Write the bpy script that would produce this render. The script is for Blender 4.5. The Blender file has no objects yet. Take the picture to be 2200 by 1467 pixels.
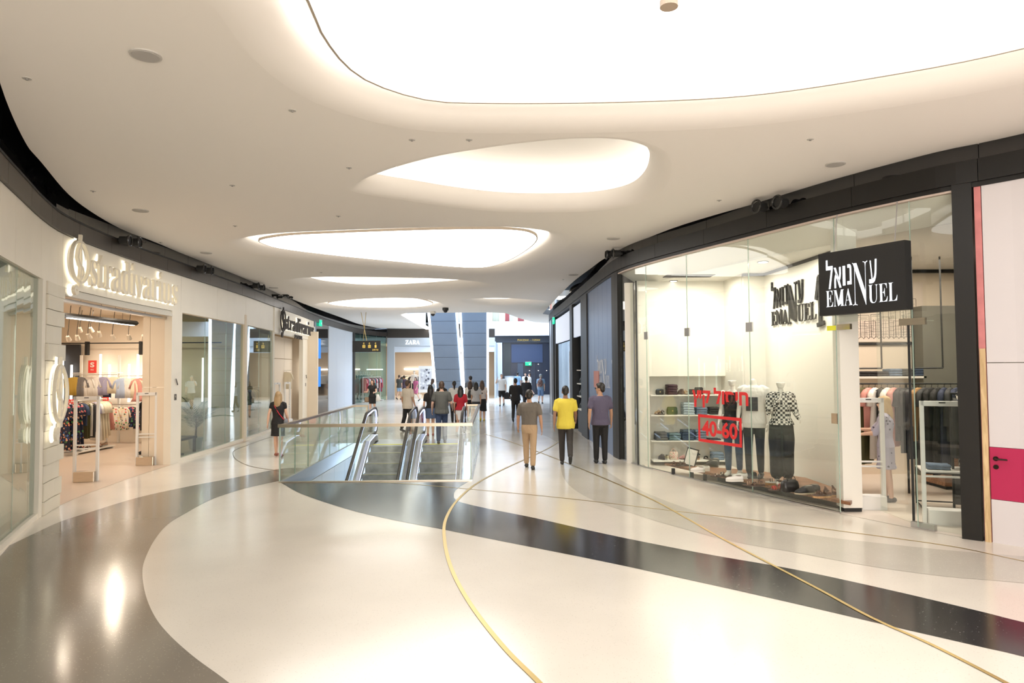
import bpy, bmesh, math, random
from mathutils import Vector, Matrix, Euler
R = math.radians
random.seed(7)
SC = bpy.context.scene
COL = SC.collection

# ---------------------------------------------------------------- camera
F = 1466.7                                     # focal length in pixels of a 2200 px wide frame (24 mm)
CAMZ = 2.15
cam = bpy.data.objects.new('camera', bpy.data.cameras.new('camera'))
COL.objects.link(cam)
cam.location = (0, 0, CAMZ)
CM = (Matrix.Rotation(R(92.2), 3, 'X') @ Matrix.Rotation(R(-.35), 3, 'Z'))
cam.rotation_euler = CM.to_euler()
cam.data.sensor_width = 36
cam.data.lens = 24
cam.data.clip_end = 300
SC.camera = cam

# ---------------------------------------------------------------- world, exposure
SC.view_settings.view_transform = 'Standard'
SC.view_settings.look = 'None'
SC.view_settings.gamma = 1
SC.view_settings.use_curve_mapping = False
SC.view_settings.exposure = 0.15
W = bpy.data.worlds.new('world'); SC.world = W; W.use_nodes = True
W.node_tree.nodes['Background'].inputs[0].default_value = (.62, .78, 1, 1)
W.node_tree.nodes['Background'].inputs[1].default_value = 2.2
SC.cycles.use_denoising = True
SC.cycles.max_bounces = 10
SC.cycles.diffuse_bounces = 5
SC.cycles.glossy_bounces = 5
SC.cycles.transmission_bounces = 8
SC.cycles.transparent_max_bounces = 24
SC.cycles.sample_clamp_indirect = 6
SC.cycles.caustics_reflective = False
SC.cycles.caustics_refractive = False

def area(name, loc, size, power, color, rot=(0, 0, 0), sy=None):
    l = bpy.data.lights.new(name, 'AREA'); l.energy = power; l.color = color
    l.shape = 'RECTANGLE'; l.size = size; l.size_y = sy or size
    o = bpy.data.objects.new(name, l); COL.objects.link(o); o.location = loc; o.rotation_euler = rot
    return o
WARM = (1, .84, .66); NEUT = (1, .93, .84); COOL = (.72, .85, 1)
# luminous ceilings inside the shops, and daylight falling into the atrium at the far end
for x, y in ((-9.2, 12.2), (-11.2, 12.4), (-9.3, 14.2), (-11.4, 14.4), (-13, 13.4), (-9.6, 16.6), (-11.6, 16.6), (-10.6, 18.4)):
    area('shop_downlight', (x, y, 3.75), .24, 22 if x > -10 else 32, WARM).data.shape = 'DISK'
area('shop_ceiling_light', (-10.4, 18.6, 3.75), 2.2, 50, WARM, sy=.3)
area('shop_ceiling_light', (-10.3, 24, 3.75), 2.0, 48, NEUT, sy=4)
area('shop_ceiling_light', (-7.5, 8.0, 3.45), .15, 7, NEUT, sy=1.2)
for x, y, e in ((3.5, 14.3, 20), (4.1, 14.3, 20), (3.9, 13.4, 22), (4.5, 13.2, 20), (4.35, 12.2, 22), (4.75, 11.4, 20), (4.9, 10.9, 10)):
    area('window_downlight', (x, y, 4.0), .2, e, (1, .92, .8)).data.shape = 'DISK'
area('shop_ceiling_light', (7.2, 11.3, 4.0), 2.4, 150, (1, .86, .72), sy=2.0)
area('shop_ceiling_light', (-6.5, 51, 3.6), 5, 260, (1, .9, .78), sy=4)
area('shop_ceiling_light', (-.6, 58, 3.9), 1.6, 90, (1, .95, .88), sy=2)
area('shop_ceiling_light', (3.6, 26, 3.3), 1.2, 70, COOL, sy=5)
area('shop_ceiling_light', (.5, 60, 8.3), 8, 300, (1, .95, .9), sy=3)
area('atrium_skylight', (1, 47, 10.5), 16, 4000, (.66, .8, 1), sy=9)
area('rear_fill_light', (2, -9.2, 2.6), 9, 1150, (1, .95, .88), rot=(R(90), 0, 0), sy=4)  # unseen fill added behind the camera to brighten the ceiling
area('stairwell_light', (-2.3, 11.5, -.8), 3, 60, (.75, .8, 1), rot=(R(50), 0, 0), sy=1)

# ---------------------------------------------------------------- geometry from the picture plane
def ray(u, v):
    return CM @ Vector(((u - 1100) / F, -(v - 733.5) / F, -1))
def gp(u, v, z=0):
    """world point at height z seen at picture coordinate u, v"""
    d = ray(u, v); t = (z - CAMZ) / d.z
    return Vector((d.x * t, d.y * t, z))
def dp(u, v, y):
    """world point at distance y seen at u, v"""
    d = ray(u, v); t = y / d.y
    return Vector((d.x * t, y, CAMZ + d.z * t))

class Path:
    """plan curve; s runs towards the right of the picture, offset > 0 is towards the viewer"""
    def __init__(self, pts, smooth=True):
        pts = [Vector((p[0], p[1])) for p in pts]
        if smooth:
            out = []
            q = [2 * pts[0] - pts[1]] + pts + [2 * pts[-1] - pts[-2]]
            for i in range(1, len(q) - 2):
                a, b, c, d = q[i - 1:i + 3]
                n = max(2, int((c - b).length / .4))
                for k in range(n):
                    t = k / n
                    out.append(.5 * ((2 * b) + (c - a) * t + (2 * a - 5 * b + 4 * c - d) * t * t + (3 * b - a - 3 * c + d) * t ** 3))
            out.append(pts[-1]); pts = out
        self.p = pts
        self.s = [0]
        for a, b in zip(pts, pts[1:]): self.s.append(self.s[-1] + (b - a).length)
        self.n = []
        for i in range(len(pts)):
            t = (pts[min(i + 1, len(pts) - 1)] - pts[max(i - 1, 0)]).normalized()
            self.n.append(Vector((t.y, -t.x)))
        self.len = self.s[-1]
    def at(self, s, off=0):
        i = 0
        while i < len(self.s) - 2 and self.s[i + 1] < s: i += 1
        k = (s - self.s[i]) / (self.s[i + 1] - self.s[i])
        kn = min(1, max(0, k))
        return self.p[i].lerp(self.p[i + 1], k) + off * self.n[i].lerp(self.n[i + 1], kn).normalized()
    def p3(self, s, z, off=0):
        q = self.at(s, off); return Vector((q.x, q.y, z))
    def yaw(self, s):
        a = self.at(s - .05); b = self.at(s + .05); d = b - a
        return math.atan2(d.y, d.x)
    def hit(self, u, v):
        """(s, z) of the wall point seen at u, v"""
        d = ray(u, v); e = Vector((d.x, d.y)); best = None
        for i in range(len(self.p) - 1):
            a, b = self.p[i], self.p[i + 1]; w = b - a
            den = e.x * w.y - e.y * w.x
            if abs(den) < 1e-9: continue
            t = (a.x * w.y - a.y * w.x) / den
            k = (a.x * e.y - a.y * e.x) / den
            if t > 0 and -1e-6 <= k <= 1 + 1e-6:
                if best is None or t < best[0]: best = (t, self.s[i] + k * w.length, CAMZ + d.z * t)
        if best is None:
            k0, k1 = self.at(0), self.at(self.len)
            return (0, 0)
        return best[1], best[2]
    def stations(self, s0, s1, step=.4):
        n = max(1, int(math.ceil((s1 - s0) / step)))
        return [s0 + (s1 - s0) * i / n for i in range(n + 1)]

# ---------------------------------------------------------------- materials
def mat(name, col, rough=.5, metal=0, spec=.5, noise=0, nscale=20, emit=None, es=1, bump=0, bscale=60, coat=0, stretch=None):
    m = bpy.data.materials.new(name); m.use_nodes = True
    nt = m.node_tree; b = nt.nodes['Principled BSDF']
    c = (*col, 1) if len(col) == 3 else col
    b.inputs['Base Color'].default_value = c
    b.inputs['Roughness'].default_value = rough
    b.inputs['Metallic'].default_value = metal
    b.inputs['Specular IOR Level'].default_value = spec
    b.inputs['Coat Weight'].default_value = coat
    b.inputs['Coat Roughness'].default_value = .08
    if emit:
        b.inputs['Emission Color'].default_value = (*emit, 1); b.inputs['Emission Strength'].default_value = es
    if noise or bump:
        tc = nt.nodes.new('ShaderNodeTexCoord'); src = tc.outputs['Object']
        if stretch:
            mp = nt.nodes.new('ShaderNodeMapping'); mp.inputs['Scale'].default_value = stretch
            nt.links.new(src, mp.inputs[0]); src = mp.outputs[0]
    if noise:
        n = nt.nodes.new('ShaderNodeTexNoise'); n.inputs['Scale'].default_value = nscale; n.inputs['Detail'].default_value = 4
        nt.links.new(src, n.inputs['Vector'])
        r = nt.nodes.new('ShaderNodeMapRange'); r.inputs['From Min'].default_value = .3; r.inputs['From Max'].default_value = .7
        r.inputs['To Min'].default_value = 1 - noise; r.inputs['To Max'].default_value = 1 + noise
        nt.links.new(n.outputs['Fac'], r.inputs['Value'])
        x = nt.nodes.new('ShaderNodeVectorMath'); x.operation = 'SCALE'; x.inputs[0].default_value = c[:3]
        nt.links.new(r.outputs[0], x.inputs['Scale']); nt.links.new(x.outputs[0], b.inputs['Base Color'])
    if bump:
        n = nt.nodes.new('ShaderNodeTexNoise'); n.inputs['Scale'].default_value = bscale
        nt.links.new(src, n.inputs['Vector'])
        bp = nt.nodes.new('ShaderNodeBump'); bp.inputs['Strength'].default_value = bump; bp.inputs['Distance'].default_value = .01
        nt.links.new(n.outputs['Fac'], bp.inputs['Height']); nt.links.new(bp.outputs[0], b.inputs['Normal'])
    return m

def emis(name, col, s):
    m = bpy.data.materials.new(name); m.use_nodes = True; nt = m.node_tree; nt.nodes.clear()
    e = nt.nodes.new('ShaderNodeEmission'); e.inputs[0].default_value = (*col, 1); e.inputs[1].default_value = s
    o = nt.nodes.new('ShaderNodeOutputMaterial'); nt.links.new(e.outputs[0], o.inputs[0]); return m

def glass(name, tint, ior=1.45, rough=0, gloss=(1, 1, 1)):
    m = bpy.data.materials.new(name); m.use_nodes = True; nt = m.node_tree; nt.nodes.clear()
    t = nt.nodes.new('ShaderNodeBsdfTransparent'); t.inputs[0].default_value = (*tint, 1)
    g = nt.nodes.new('ShaderNodeBsdfGlossy'); g.inputs[0].default_value = (*gloss, 1); g.inputs['Roughness'].default_value = rough
    fr = nt.nodes.new('ShaderNodeFresnel'); ge = nt.nodes.new('ShaderNodeNewGeometry'); mr = nt.nodes.new('ShaderNodeMapRange')
    mr.inputs['To Min'].default_value = ior; mr.inputs['To Max'].default_value = 1 / ior   # same reflectance on both faces of a thin pane
    nt.links.new(ge.outputs['Backfacing'], mr.inputs['Value']); nt.links.new(mr.outputs[0], fr.inputs[0])
    mx = nt.nodes.new('ShaderNodeMixShader'); o = nt.nodes.new('ShaderNodeOutputMaterial')
    nt.links.new(fr.outputs[0], mx.inputs[0]); nt.links.new(t.outputs[0], mx.inputs[1]); nt.links.new(g.outputs[0], mx.inputs[2])
    nt.links.new(mx.outputs[0], o.inputs[0]); return m

def terrazzo(name, base, chip, dens=.82, rough=.16, scale=460):
    """ground and polished terrazzo: chips from a cell texture, slow tonal clouding"""
    m = mat(name, base, rough, spec=.5); nt = m.node_tree; b = nt.nodes['Principled BSDF']
    tc = nt.nodes.new('ShaderNodeTexCoord')
    v = nt.nodes.new('ShaderNodeTexVoronoi'); v.inputs['Scale'].default_value = scale / 6
    nt.links.new(tc.outputs['Object'], v.inputs['Vector'])
    sp = nt.nodes.new('ShaderNodeSeparateColor'); nt.links.new(v.outputs['Color'], sp.inputs[0])
    cr = nt.nodes.new('ShaderNodeValToRGB'); cr.color_ramp.elements[0].position = dens; cr.color_ramp.elements[1].position = min(.999, dens + .03)
    cr.color_ramp.elements[0].color = (0, 0, 0, 1); cr.color_ramp.elements[1].color = (1, 1, 1, 1)
    nt.links.new(sp.outputs[0], cr.inputs[0])
    dl = nt.nodes.new('ShaderNodeMath'); dl.operation = 'LESS_THAN'; dl.inputs[1].default_value = .35
    nt.links.new(v.outputs['Distance'], dl.inputs[0])
    mu = nt.nodes.new('ShaderNodeMath'); mu.operation = 'MULTIPLY'
    nt.links.new(cr.outputs[0], mu.inputs[0]); nt.links.new(dl.outputs[0], mu.inputs[1])
    n = nt.nodes.new('ShaderNodeTexNoise'); n.inputs['Scale'].default_value = .9; n.inputs['Detail'].default_value = 5
    nt.links.new(tc.outputs['Object'], n.inputs['Vector'])
    r = nt.nodes.new('ShaderNodeMapRange'); r.inputs['From Min'].default_value = .3; r.inputs['From Max'].default_value = .7
    r.inputs['To Min'].default_value = .96; r.inputs['To Max'].default_value = 1.04
    nt.links.new(n.outputs['Fac'], r.inputs['Value'])
    x = nt.nodes.new('ShaderNodeVectorMath'); x.operation = 'SCALE'; x.inputs[0].default_value = base
    nt.links.new(r.outputs[0], x.inputs['Scale'])
    mx = nt.nodes.new('ShaderNodeMix'); mx.data_type = 'RGBA'; mx.inputs[7].default_value = (*chip, 1)
    nt.links.new(mu.outputs[0], mx.inputs[0]); nt.links.new(x.outputs[0], mx.inputs[6]); nt.links.new(mx.outputs[2], b.inputs['Base Color'])
    rr = nt.nodes.new('ShaderNodeMapRange'); rr.inputs['To Min'].default_value = rough * .8; rr.inputs['To Max'].default_value = rough * 1.3
    nt.links.new(n.outputs['Fac'], rr.inputs['Value']); nt.links.new(rr.outputs[0], b.inputs['Roughness'])
    return m

def wood(name, dark, light, axis='X', scale=6, rough=.35):
    m = mat(name, dark, rough); nt = m.node_tree; b = nt.nodes['Principled BSDF']
    tc = nt.nodes.new('ShaderNodeTexCoord'); mp = nt.nodes.new('ShaderNodeMapping')
    mp.inputs['Scale'].default_value = {'X': (.5, 4, 4), 'Y': (4, .5, 4), 'Z': (4, 4, .5)}[axis]
    n = nt.nodes.new('ShaderNodeTexNoise'); n.inputs['Scale'].default_value = scale; n.inputs['Detail'].default_value = 6; n.inputs['Distortion'].default_value = 1.2
    cr = nt.nodes.new('ShaderNodeValToRGB'); cr.color_ramp.elements[0].position = .35; cr.color_ramp.elements[1].position = .68
    cr.color_ramp.elements[0].color = (*dark, 1); cr.color_ramp.elements[1].color = (*light, 1)
    nt.links.new(tc.outputs['Object'], mp.inputs[0]); nt.links.new(mp.outputs[0], n.inputs['Vector'])
    nt.links.new(n.outputs['Fac'], cr.inputs[0]); nt.links.new(cr.outputs[0], b.inputs['Base Color']); return m

def cells(name, bg, cols, scale=14, thr=.42, rough=.8):
    """printed cloth: blots of several colours on a ground"""
    m = mat(name, bg, rough); nt = m.node_tree; b = nt.nodes['Principled BSDF']
    tc = nt.nodes.new('ShaderNodeTexCoord')
    v = nt.nodes.new('ShaderNodeTexVoronoi'); v.inputs['Scale'].default_value = scale
    nt.links.new(tc.outputs['Object'], v.inputs['Vector'])
    sp = nt.nodes.new('ShaderNodeSeparateColor'); nt.links.new(v.outputs['Color'], sp.inputs[0])
    cr = nt.nodes.new('ShaderNodeValToRGB'); cr.color_ramp.interpolation = 'CONSTANT'
    while len(cr.color_ramp.elements) < len(cols): cr.color_ramp.elements.new(.5)
    for i, c in enumerate(cols):
        cr.color_ramp.elements[i].position = i / len(cols); cr.color_ramp.elements[i].color = (*c, 1)
    nt.links.new(sp.outputs[0], cr.inputs[0])
    n = nt.nodes.new('ShaderNodeTexNoise'); n.inputs['Scale'].default_value = scale * 3
    nt.links.new(tc.outputs['Object'], n.inputs['Vector'])
    ad = nt.nodes.new('ShaderNodeMath'); ad.operation = 'MULTIPLY_ADD'; ad.inputs[1].default_value = .5
    nt.links.new(n.outputs['Fac'], ad.inputs[0]); nt.links.new(v.outputs['Distance'], ad.inputs[2])
    lt = nt.nodes.new('ShaderNodeMath'); lt.operation = 'LESS_THAN'; lt.inputs[1].default_value = thr + .25
    nt.links.new(ad.outputs[0], lt.inputs[0])
    mx = nt.nodes.new('ShaderNodeMix'); mx.data_type = 'RGBA'; mx.inputs[6].default_value = (*bg, 1)
    nt.links.new(lt.outputs[0], mx.inputs[0]); nt.links.new(cr.outputs[0], mx.inputs[7]); nt.links.new(mx.outputs[2], b.inputs['Base Color'])
    return m

def checks(name, a, c, scale=9, stripes=False, rough=.85):
    m = mat(name, a, rough); nt = m.node_tree; b = nt.nodes['Principled BSDF']
    tc = nt.nodes.new('ShaderNodeTexCoord'); mp = nt.nodes.new('ShaderNodeMapping')
    mp.inputs['Scale'].default_value = (0, 0, 1) if stripes else (1, 1, 1)
    mp.inputs['Location'].default_value = (.013, .017, .011)
    ck = nt.nodes.new('ShaderNodeTexChecker'); ck.inputs['Scale'].default_value = scale
    ck.inputs[1].default_value = (*a, 1); ck.inputs[2].default_value = (*c, 1)
    nt.links.new(tc.outputs['Object'], mp.inputs[0]); nt.links.new(mp.outputs[0], ck.inputs[0]); nt.links.new(ck.outputs[0], b.inputs['Base Color'])
    return m

M = {}
def C(key, col=None, **k):
    """cloth / paint colours made on demand"""
    if key not in M: M[key] = mat(key, col, k.pop('rough', .8), **k)
    return M[key]
M['ceil'] = mat('white ceiling plaster', (.90, .86, .815), .75)
M['cove'] = mat('cove white', (.86, .83, .78), .8)
M['panel'] = emis('stretch membrane light', (1, .95, .885), 4.4)
M['panel1'] = emis('stretch membrane light, near', (1, .955, .91), 2.7)
M['flange_glow'] = emis('glowing flange band', (1, .94, .85), 2.4)
M['led_ring'] = emis('hidden cove strip', (1, .93, .83), 6)
M['led_cool'] = emis('cool light line', (.78, .88, 1), 5)
M['led_blue'] = emis('bluish light line', (.62, .68, 1), 3)
M['led_white'] = emis('white light tube', (1, .94, .85), 6)
M['glow'] = emis('letter backlight', (1, .9, .68), 1.5)
M['sign_white'] = emis('sign letters', (.93, .96, 1), 1.6)
M['floor'] = terrazzo('cream terrazzo', (.73, .68, .605), (.62, .57, .5), .86)
M['grey_t'] = terrazzo('warm grey terrazzo', (.21, .185, .15), (.31, .275, .225), .87, .14)
M['light_t'] = terrazzo('light grey terrazzo', (.56, .525, .46), (.7, .66, .6), .86)
M['black_t'] = terrazzo('black terrazzo', (.028, .026, .027), (.22, .21, .2), .965, .14)
M['shopfloor'] = terrazzo('pinkish shop floor', (.58, .47, .38), (.5, .42, .33), .9, .3)
M['palefloor'] = terrazzo('pale shop floor', (.78, .7, .62), (.7, .6, .5), .92, .3)
M['brass'] = mat('brass strip', (.62, .47, .2), .35, 1)
M['white'] = mat('white paint', (.82, .79, .73), .5)
M['ivory'] = mat('ivory panel', (.80, .755, .66), .4, noise=.02, nscale=2)
M['ivory2'] = mat('ivory board', (.70, .66, .56), .45, noise=.02, nscale=2)
M['cream'] = mat('cream wall', (.76, .66, .53), .6)
M['black_p'] = mat('black satin panel', (.011, .010, .009), .42, spec=.35)
M['brown_p'] = mat('dark brown satin panel', (.042, .034, .028), .35, spec=.4)
M['black_m'] = mat('black mirror panel', (.008, .008, .009), .04, spec=.9)
M['black'] = mat('black matt', (.012, .012, .012), .6)
M['void'] = mat('dark recess', (.01, .01, .011), .7)
M['steel'] = mat('brushed steel', (.62, .62, .64), .28, 1, noise=.08, nscale=8, stretch=(1, 20, 20))
M['steel_w'] = mat('warm brushed steel', (.66, .58, .48), .3, 1, noise=.08, nscale=8, stretch=(1, 1, 20))
M['bronze'] = mat('bronze handrail metal', (.42, .35, .27), .3, 1)
M['chrome'] = mat('chrome', (.8, .8, .82), .1, 1)
M['rubber'] = mat('black handrail rubber', (.03, .026, .024), .35)
M['glass'] = glass('shop glass', (.955, .975, .955), 1.5)
M['glass_t'] = glass('tinted teal glass', (.62, .80, .80), 1.55)
M['glass_d'] = glass('dark reflective glass', (.66, .74, .70), 2.1)
M['glass_r'] = glass('railing glass', (.93, .965, .945), 1.5)
M['gedge'] = mat('green glass edge', (.42, .54, .47), .15, emit=(.15, .4, .28), es=.0)
M['navy'] = mat('navy hoarding', (.10, .15, .27), .32)
M['bluegrey'] = mat('blue grey cladding', (.20, .25, .32), .45, noise=.03, nscale=1.5)
M['palegrey'] = mat('pale grey cladding', (.50, .55, .6), .45)
M['hoard'] = mat('white hoarding', (.72, .78, .86), .4)
M['whiteboard'] = mat('white board', (.64, .60, .615), .35)
M['pinkboard'] = mat('pink plasterboard', (.62, .22, .22), .7, noise=.12, nscale=6)
M['magenta'] = mat('magenta board', (.44, .02, .085), .35)
M['red'] = mat('red vinyl', (.72, .025, .03), .45)
M['redsign'] = mat('red placard', (.75, .06, .05), .45, emit=(.75, .06, .05), es=.0)
M['wood'] = wood('walnut platform', (.16, .065, .03), (.36, .17, .085))
M['wood2'] = wood('brown wood counter', (.2, .085, .035), (.42, .2, .1), rough=.4)
M['pine'] = wood('raw pine', (.5, .34, .17), (.68, .5, .28), 'Z', rough=.6)
M['mannequin'] = mat('white mannequin gloss', (.82, .79, .74), .3)
M['gold'] = mat('yellow print', (.75, .55, .12), .5, emit=(.75, .5, .1), es=.25)
M['green_l'] = emis('green exit sign', (.05, .75, .45), 1.2)
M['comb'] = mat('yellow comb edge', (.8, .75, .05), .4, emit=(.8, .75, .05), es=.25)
M['screen'] = emis('blue advertising screen', (.08, .3, .85), 1.1)
M['leaf'] = mat('palm leaf green', (.05, .11, .03), .5)
M['tread'] = mat('grooved step metal', (.3, .3, .29), .45, .4, noise=.25, nscale=5, stretch=(1, 40, 1))
SK = [mat('skin light', (.68, .42, .30), .55), mat('skin tan', (.5, .28, .18), .55), mat('skin brown', (.3, .16, .1), .55)]
HAIR = {'black': mat('black hair', (.015, .012, .01), .45), 'brown': mat('brown hair', (.07, .04, .025), .5),
        'blonde': mat('dark blonde hair', (.36, .24, .12), .5), 'grey': mat('grey hair', (.35, .33, .3), .5), 'gold': mat('golden hair', (.6, .4, .18), .5)}

# ---------------------------------------------------------------- object helpers
def tag(o, label=None, cat=None, group=None, kind=None):
    if label: o['label'] = label
    if cat: o['category'] = cat
    if group: o['group'] = group
    if kind: o['kind'] = kind
    return o
def thing(name, label, cat, loc=(0, 0, 0), rz=0, group=None):
    o = bpy.data.objects.new(name, None); COL.objects.link(o); o.empty_display_size = .1
    o.location = loc; o.rotation_euler = (0, 0, rz)
    return tag(o, label, cat, group)
def inv(o):
    m = Matrix.Identity(4)
    ch = []
    while o: ch.append(o); o = o.parent
    for q in reversed(ch): m = m @ q.matrix_basis
    return m.inverted()
def kids(o): return [c for c in o.children]
def copy_tree(o, parent=None):
    c = o.copy(); COL.objects.link(c); c.parent = parent
    for k in list(o.children): copy_tree(k, c)
    return c

class MB:
    """collects shapes, then links them as one mesh object"""
    def __init__(self): self.v = []; self.f = []
    def add(self, vs, fs):
        n = len(self.v); self.v += [Vector(p) for p in vs]; self.f += [tuple(i + n for i in q) for q in fs]; return self
    def box(self, x0, x1, y0, y1, z0, z1, m=None):
        vs = [Vector((x, y, z)) for z in (z0, z1) for y in (y0, y1) for x in (x0, x1)]
        if m is not None: vs = [m @ p for p in vs]
        return self.add(vs, [(0, 2, 3, 1), (4, 5, 7, 6), (0, 1, 5, 4), (2, 6, 7, 3), (0, 4, 6, 2), (1, 3, 7, 5)])
    def cbox(self, c, s, rz=0):
        m = Matrix.Translation(c) @ Matrix.Rotation(rz, 4, 'Z')
        return self.box(-s[0] / 2, s[0] / 2, -s[1] / 2, s[1] / 2, -s[2] / 2, s[2] / 2, m)
    def prism(self, poly, z0, z1):
        n = len(poly)
        a = sum(poly[i][0] * poly[(i + 1) % n][1] - poly[(i + 1) % n][0] * poly[i][1] for i in range(n))
        if a < 0: poly = poly[::-1]
        vs = [(p[0], p[1], z0) for p in poly] + [(p[0], p[1], z1) for p in poly]
        return self.add(vs, [tuple(range(n - 1, -1, -1)), tuple(range(n, 2 * n))] + [(i, (i + 1) % n, n + (i + 1) % n, n + i) for i in range(n)])
    def loft(self, rings, cap=True, closed=True):
        """rings: lists of points with equal count"""
        n = len(rings[0]); vs = [p for r in rings for p in r]; fs = []
        for k in range(len(rings) - 1):
            for i in range(n if closed else n - 1):
                j = (i + 1) % n
                fs.append((k * n + i, k * n + j, (k + 1) * n + j, (k + 1) * n + i))
        if cap and closed:
            fs.append(tuple(range(n - 1, -1, -1))); fs.append(tuple((len(rings) - 1) * n + i for i in range(n)))
        return self.add(vs, fs)
    def tube(self, pts, r, n=8, r2=None, cap=True, up=None):
        pts = [Vector(p) for p in pts]; rings = []
        rs = r if isinstance(r, (list, tuple)) else [r] * len(pts)
        ux = None
        for i, p in enumerate(pts):
            t = (pts[min(i + 1, len(pts) - 1)] - pts[max(i - 1, 0)])
            if t.length < 1e-9: t = Vector((0, 0, 1))
            t.normalize()
            if up is not None: a = Vector(up)
            elif ux is None: a = Vector((0, 0, 1)) if abs(t.z) < .9 else Vector((0, 1, 0))
            else: a = ux
            b = t.cross(a)
            if b.length < 1e-6: b = t.cross(Vector((1, 0, 0)))
            b.normalize(); a2 = b.cross(t).normalized(); ux = a2
            q = r2 if r2 else 1
            rings.append([p + rs[i] * (math.cos(2 * math.pi * k / n) * b + q * math.sin(2 * math.pi * k / n) * a2) for k in range(n)])
        return self.loft(rings, cap)
    def cyl(self, c, r, z0, z1, n=20, r2=None):
        r2 = r if r2 is None else r2
        ring = lambda rr, z: [(c[0] + rr * math.cos(2 * math.pi * k / n), c[1] + rr * math.sin(2 * math.pi * k / n), z) for k in range(n)]
        return self.loft([ring(r, z0), ring(r2, z1)])
    def ell(self, c, r, n=12, m=8, rot=None):
        rings = []
        for i in range(m + 1):
            th = math.pi * (i + .001 if i == 0 else (i - .001 if i == m else i)) / m
            ring = []
            for k in range(n):
                p = Vector((r[0] * math.sin(th) * math.cos(2 * math.pi * k / n), r[1] * math.sin(th) * math.sin(2 * math.pi * k / n), -r[2] * math.cos(th)))
                if rot is not None: p = rot @ p
                ring.append(p + Vector(c))
            rings.append(ring)
        return self.loft(rings)
    def sph(self, c, r, n=12): return self.ell(c, (r, r, r), n, n // 2 + 2)
    def strip(self, path, s0, s1, z0, z1, o0, o1, step=.4):
        rings = []
        for s in path.stations(s0, s1, step):
            a, b = path.at(s, o0), path.at(s, o1)
            rings.append([(a.x, a.y, z0), (b.x, b.y, z0), (b.x, b.y, z1), (a.x, a.y, z1)])
        return self.loft(rings)
    def xf(self, m):
        self.v = [m @ p for p in self.v]; return self
    def mesh(self, name, material, smooth=False):
        me = bpy.data.meshes.new(name); me.from_pydata([tuple(p) for p in self.v], [], self.f)
        me.materials.append(material)
        if smooth: me.polygons.foreach_set('use_smooth', [True] * len(me.polygons))
        me.update(); return me
    def build(self, name, material, parent=None, world=False, smooth=False, bevel=0, **t):
        if world and parent is not None: self.xf(inv(parent))
        me = self.mesh(name, material, smooth)
        if bevel:
            bm = bmesh.new(); bm.from_mesh(me)
            try: bmesh.ops.bevel(bm, geom=bm.edges[:], offset=bevel, segments=2, affect='EDGES', profile=.6)
            except Exception: pass
            bm.to_mesh(me); bm.free()
        o = bpy.data.objects.new(name, me); COL.objects.link(o)
        if parent is not None: o.parent = parent
        return tag(o, **t)
def fixn(o):
    bm = bmesh.new(); bm.from_mesh(o.data); bmesh.ops.recalc_face_normals(bm, faces=bm.faces[:]); bm.to_mesh(o.data); bm.free(); return o
def struct(mb, name, material, parent=None, **k):
    return tag(mb.build(name, material, parent, **k), kind='structure' if parent is None else None)
def sroot(name, label=None):
    o = bpy.data.objects.new(name, None); COL.objects.link(o); return tag(o, kind='structure', label=label)

def fill(name, loops, z, material, parent=None, down=False, holes_first=False):
    """flat sheet with holes"""
    bm = bmesh.new(); es = []
    for lp in loops:
        vs = [bm.verts.new((p[0], p[1], z)) for p in lp]
        for i in range(len(vs)): es.append(bm.edges.new((vs[i], vs[(i + 1) % len(vs)])))
    bmesh.ops.triangle_fill(bm, use_beauty=True, use_dissolve=False, edges=es)
    for f in bm.faces:
        f.normal_update()
        if (f.normal.z > 0) == down: f.normal_flip()
    me = bpy.data.meshes.new(name); bm.to_mesh(me); bm.free(); me.materials.append(material)
    o = bpy.data.objects.new(name, me); COL.objects.link(o)
    if parent: o.parent = parent
    return o

def crom(pts, n=8, closed=False):
    pts = [Vector((p[0], p[1])) for p in pts]; m = len(pts); out = []
    for i in range(m if closed else m - 1):
        if closed: a, b, c, d = pts[i - 1], pts[i], pts[(i + 1) % m], pts[(i + 2) % m]
        else: b, c = pts[i], pts[i + 1]; a = pts[i - 1] if i else 2 * b - c; d = pts[i + 2] if i + 2 < m else 2 * c - b
        for k in range(n):
            t = k / n; out.append(.5 * ((2 * b) + (c - a) * t + (2 * a - 5 * b + 4 * c - d) * t * t + (3 * b - a - 3 * c + d) * t ** 3))
    if not closed: out.append(pts[-1])
    return out

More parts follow.
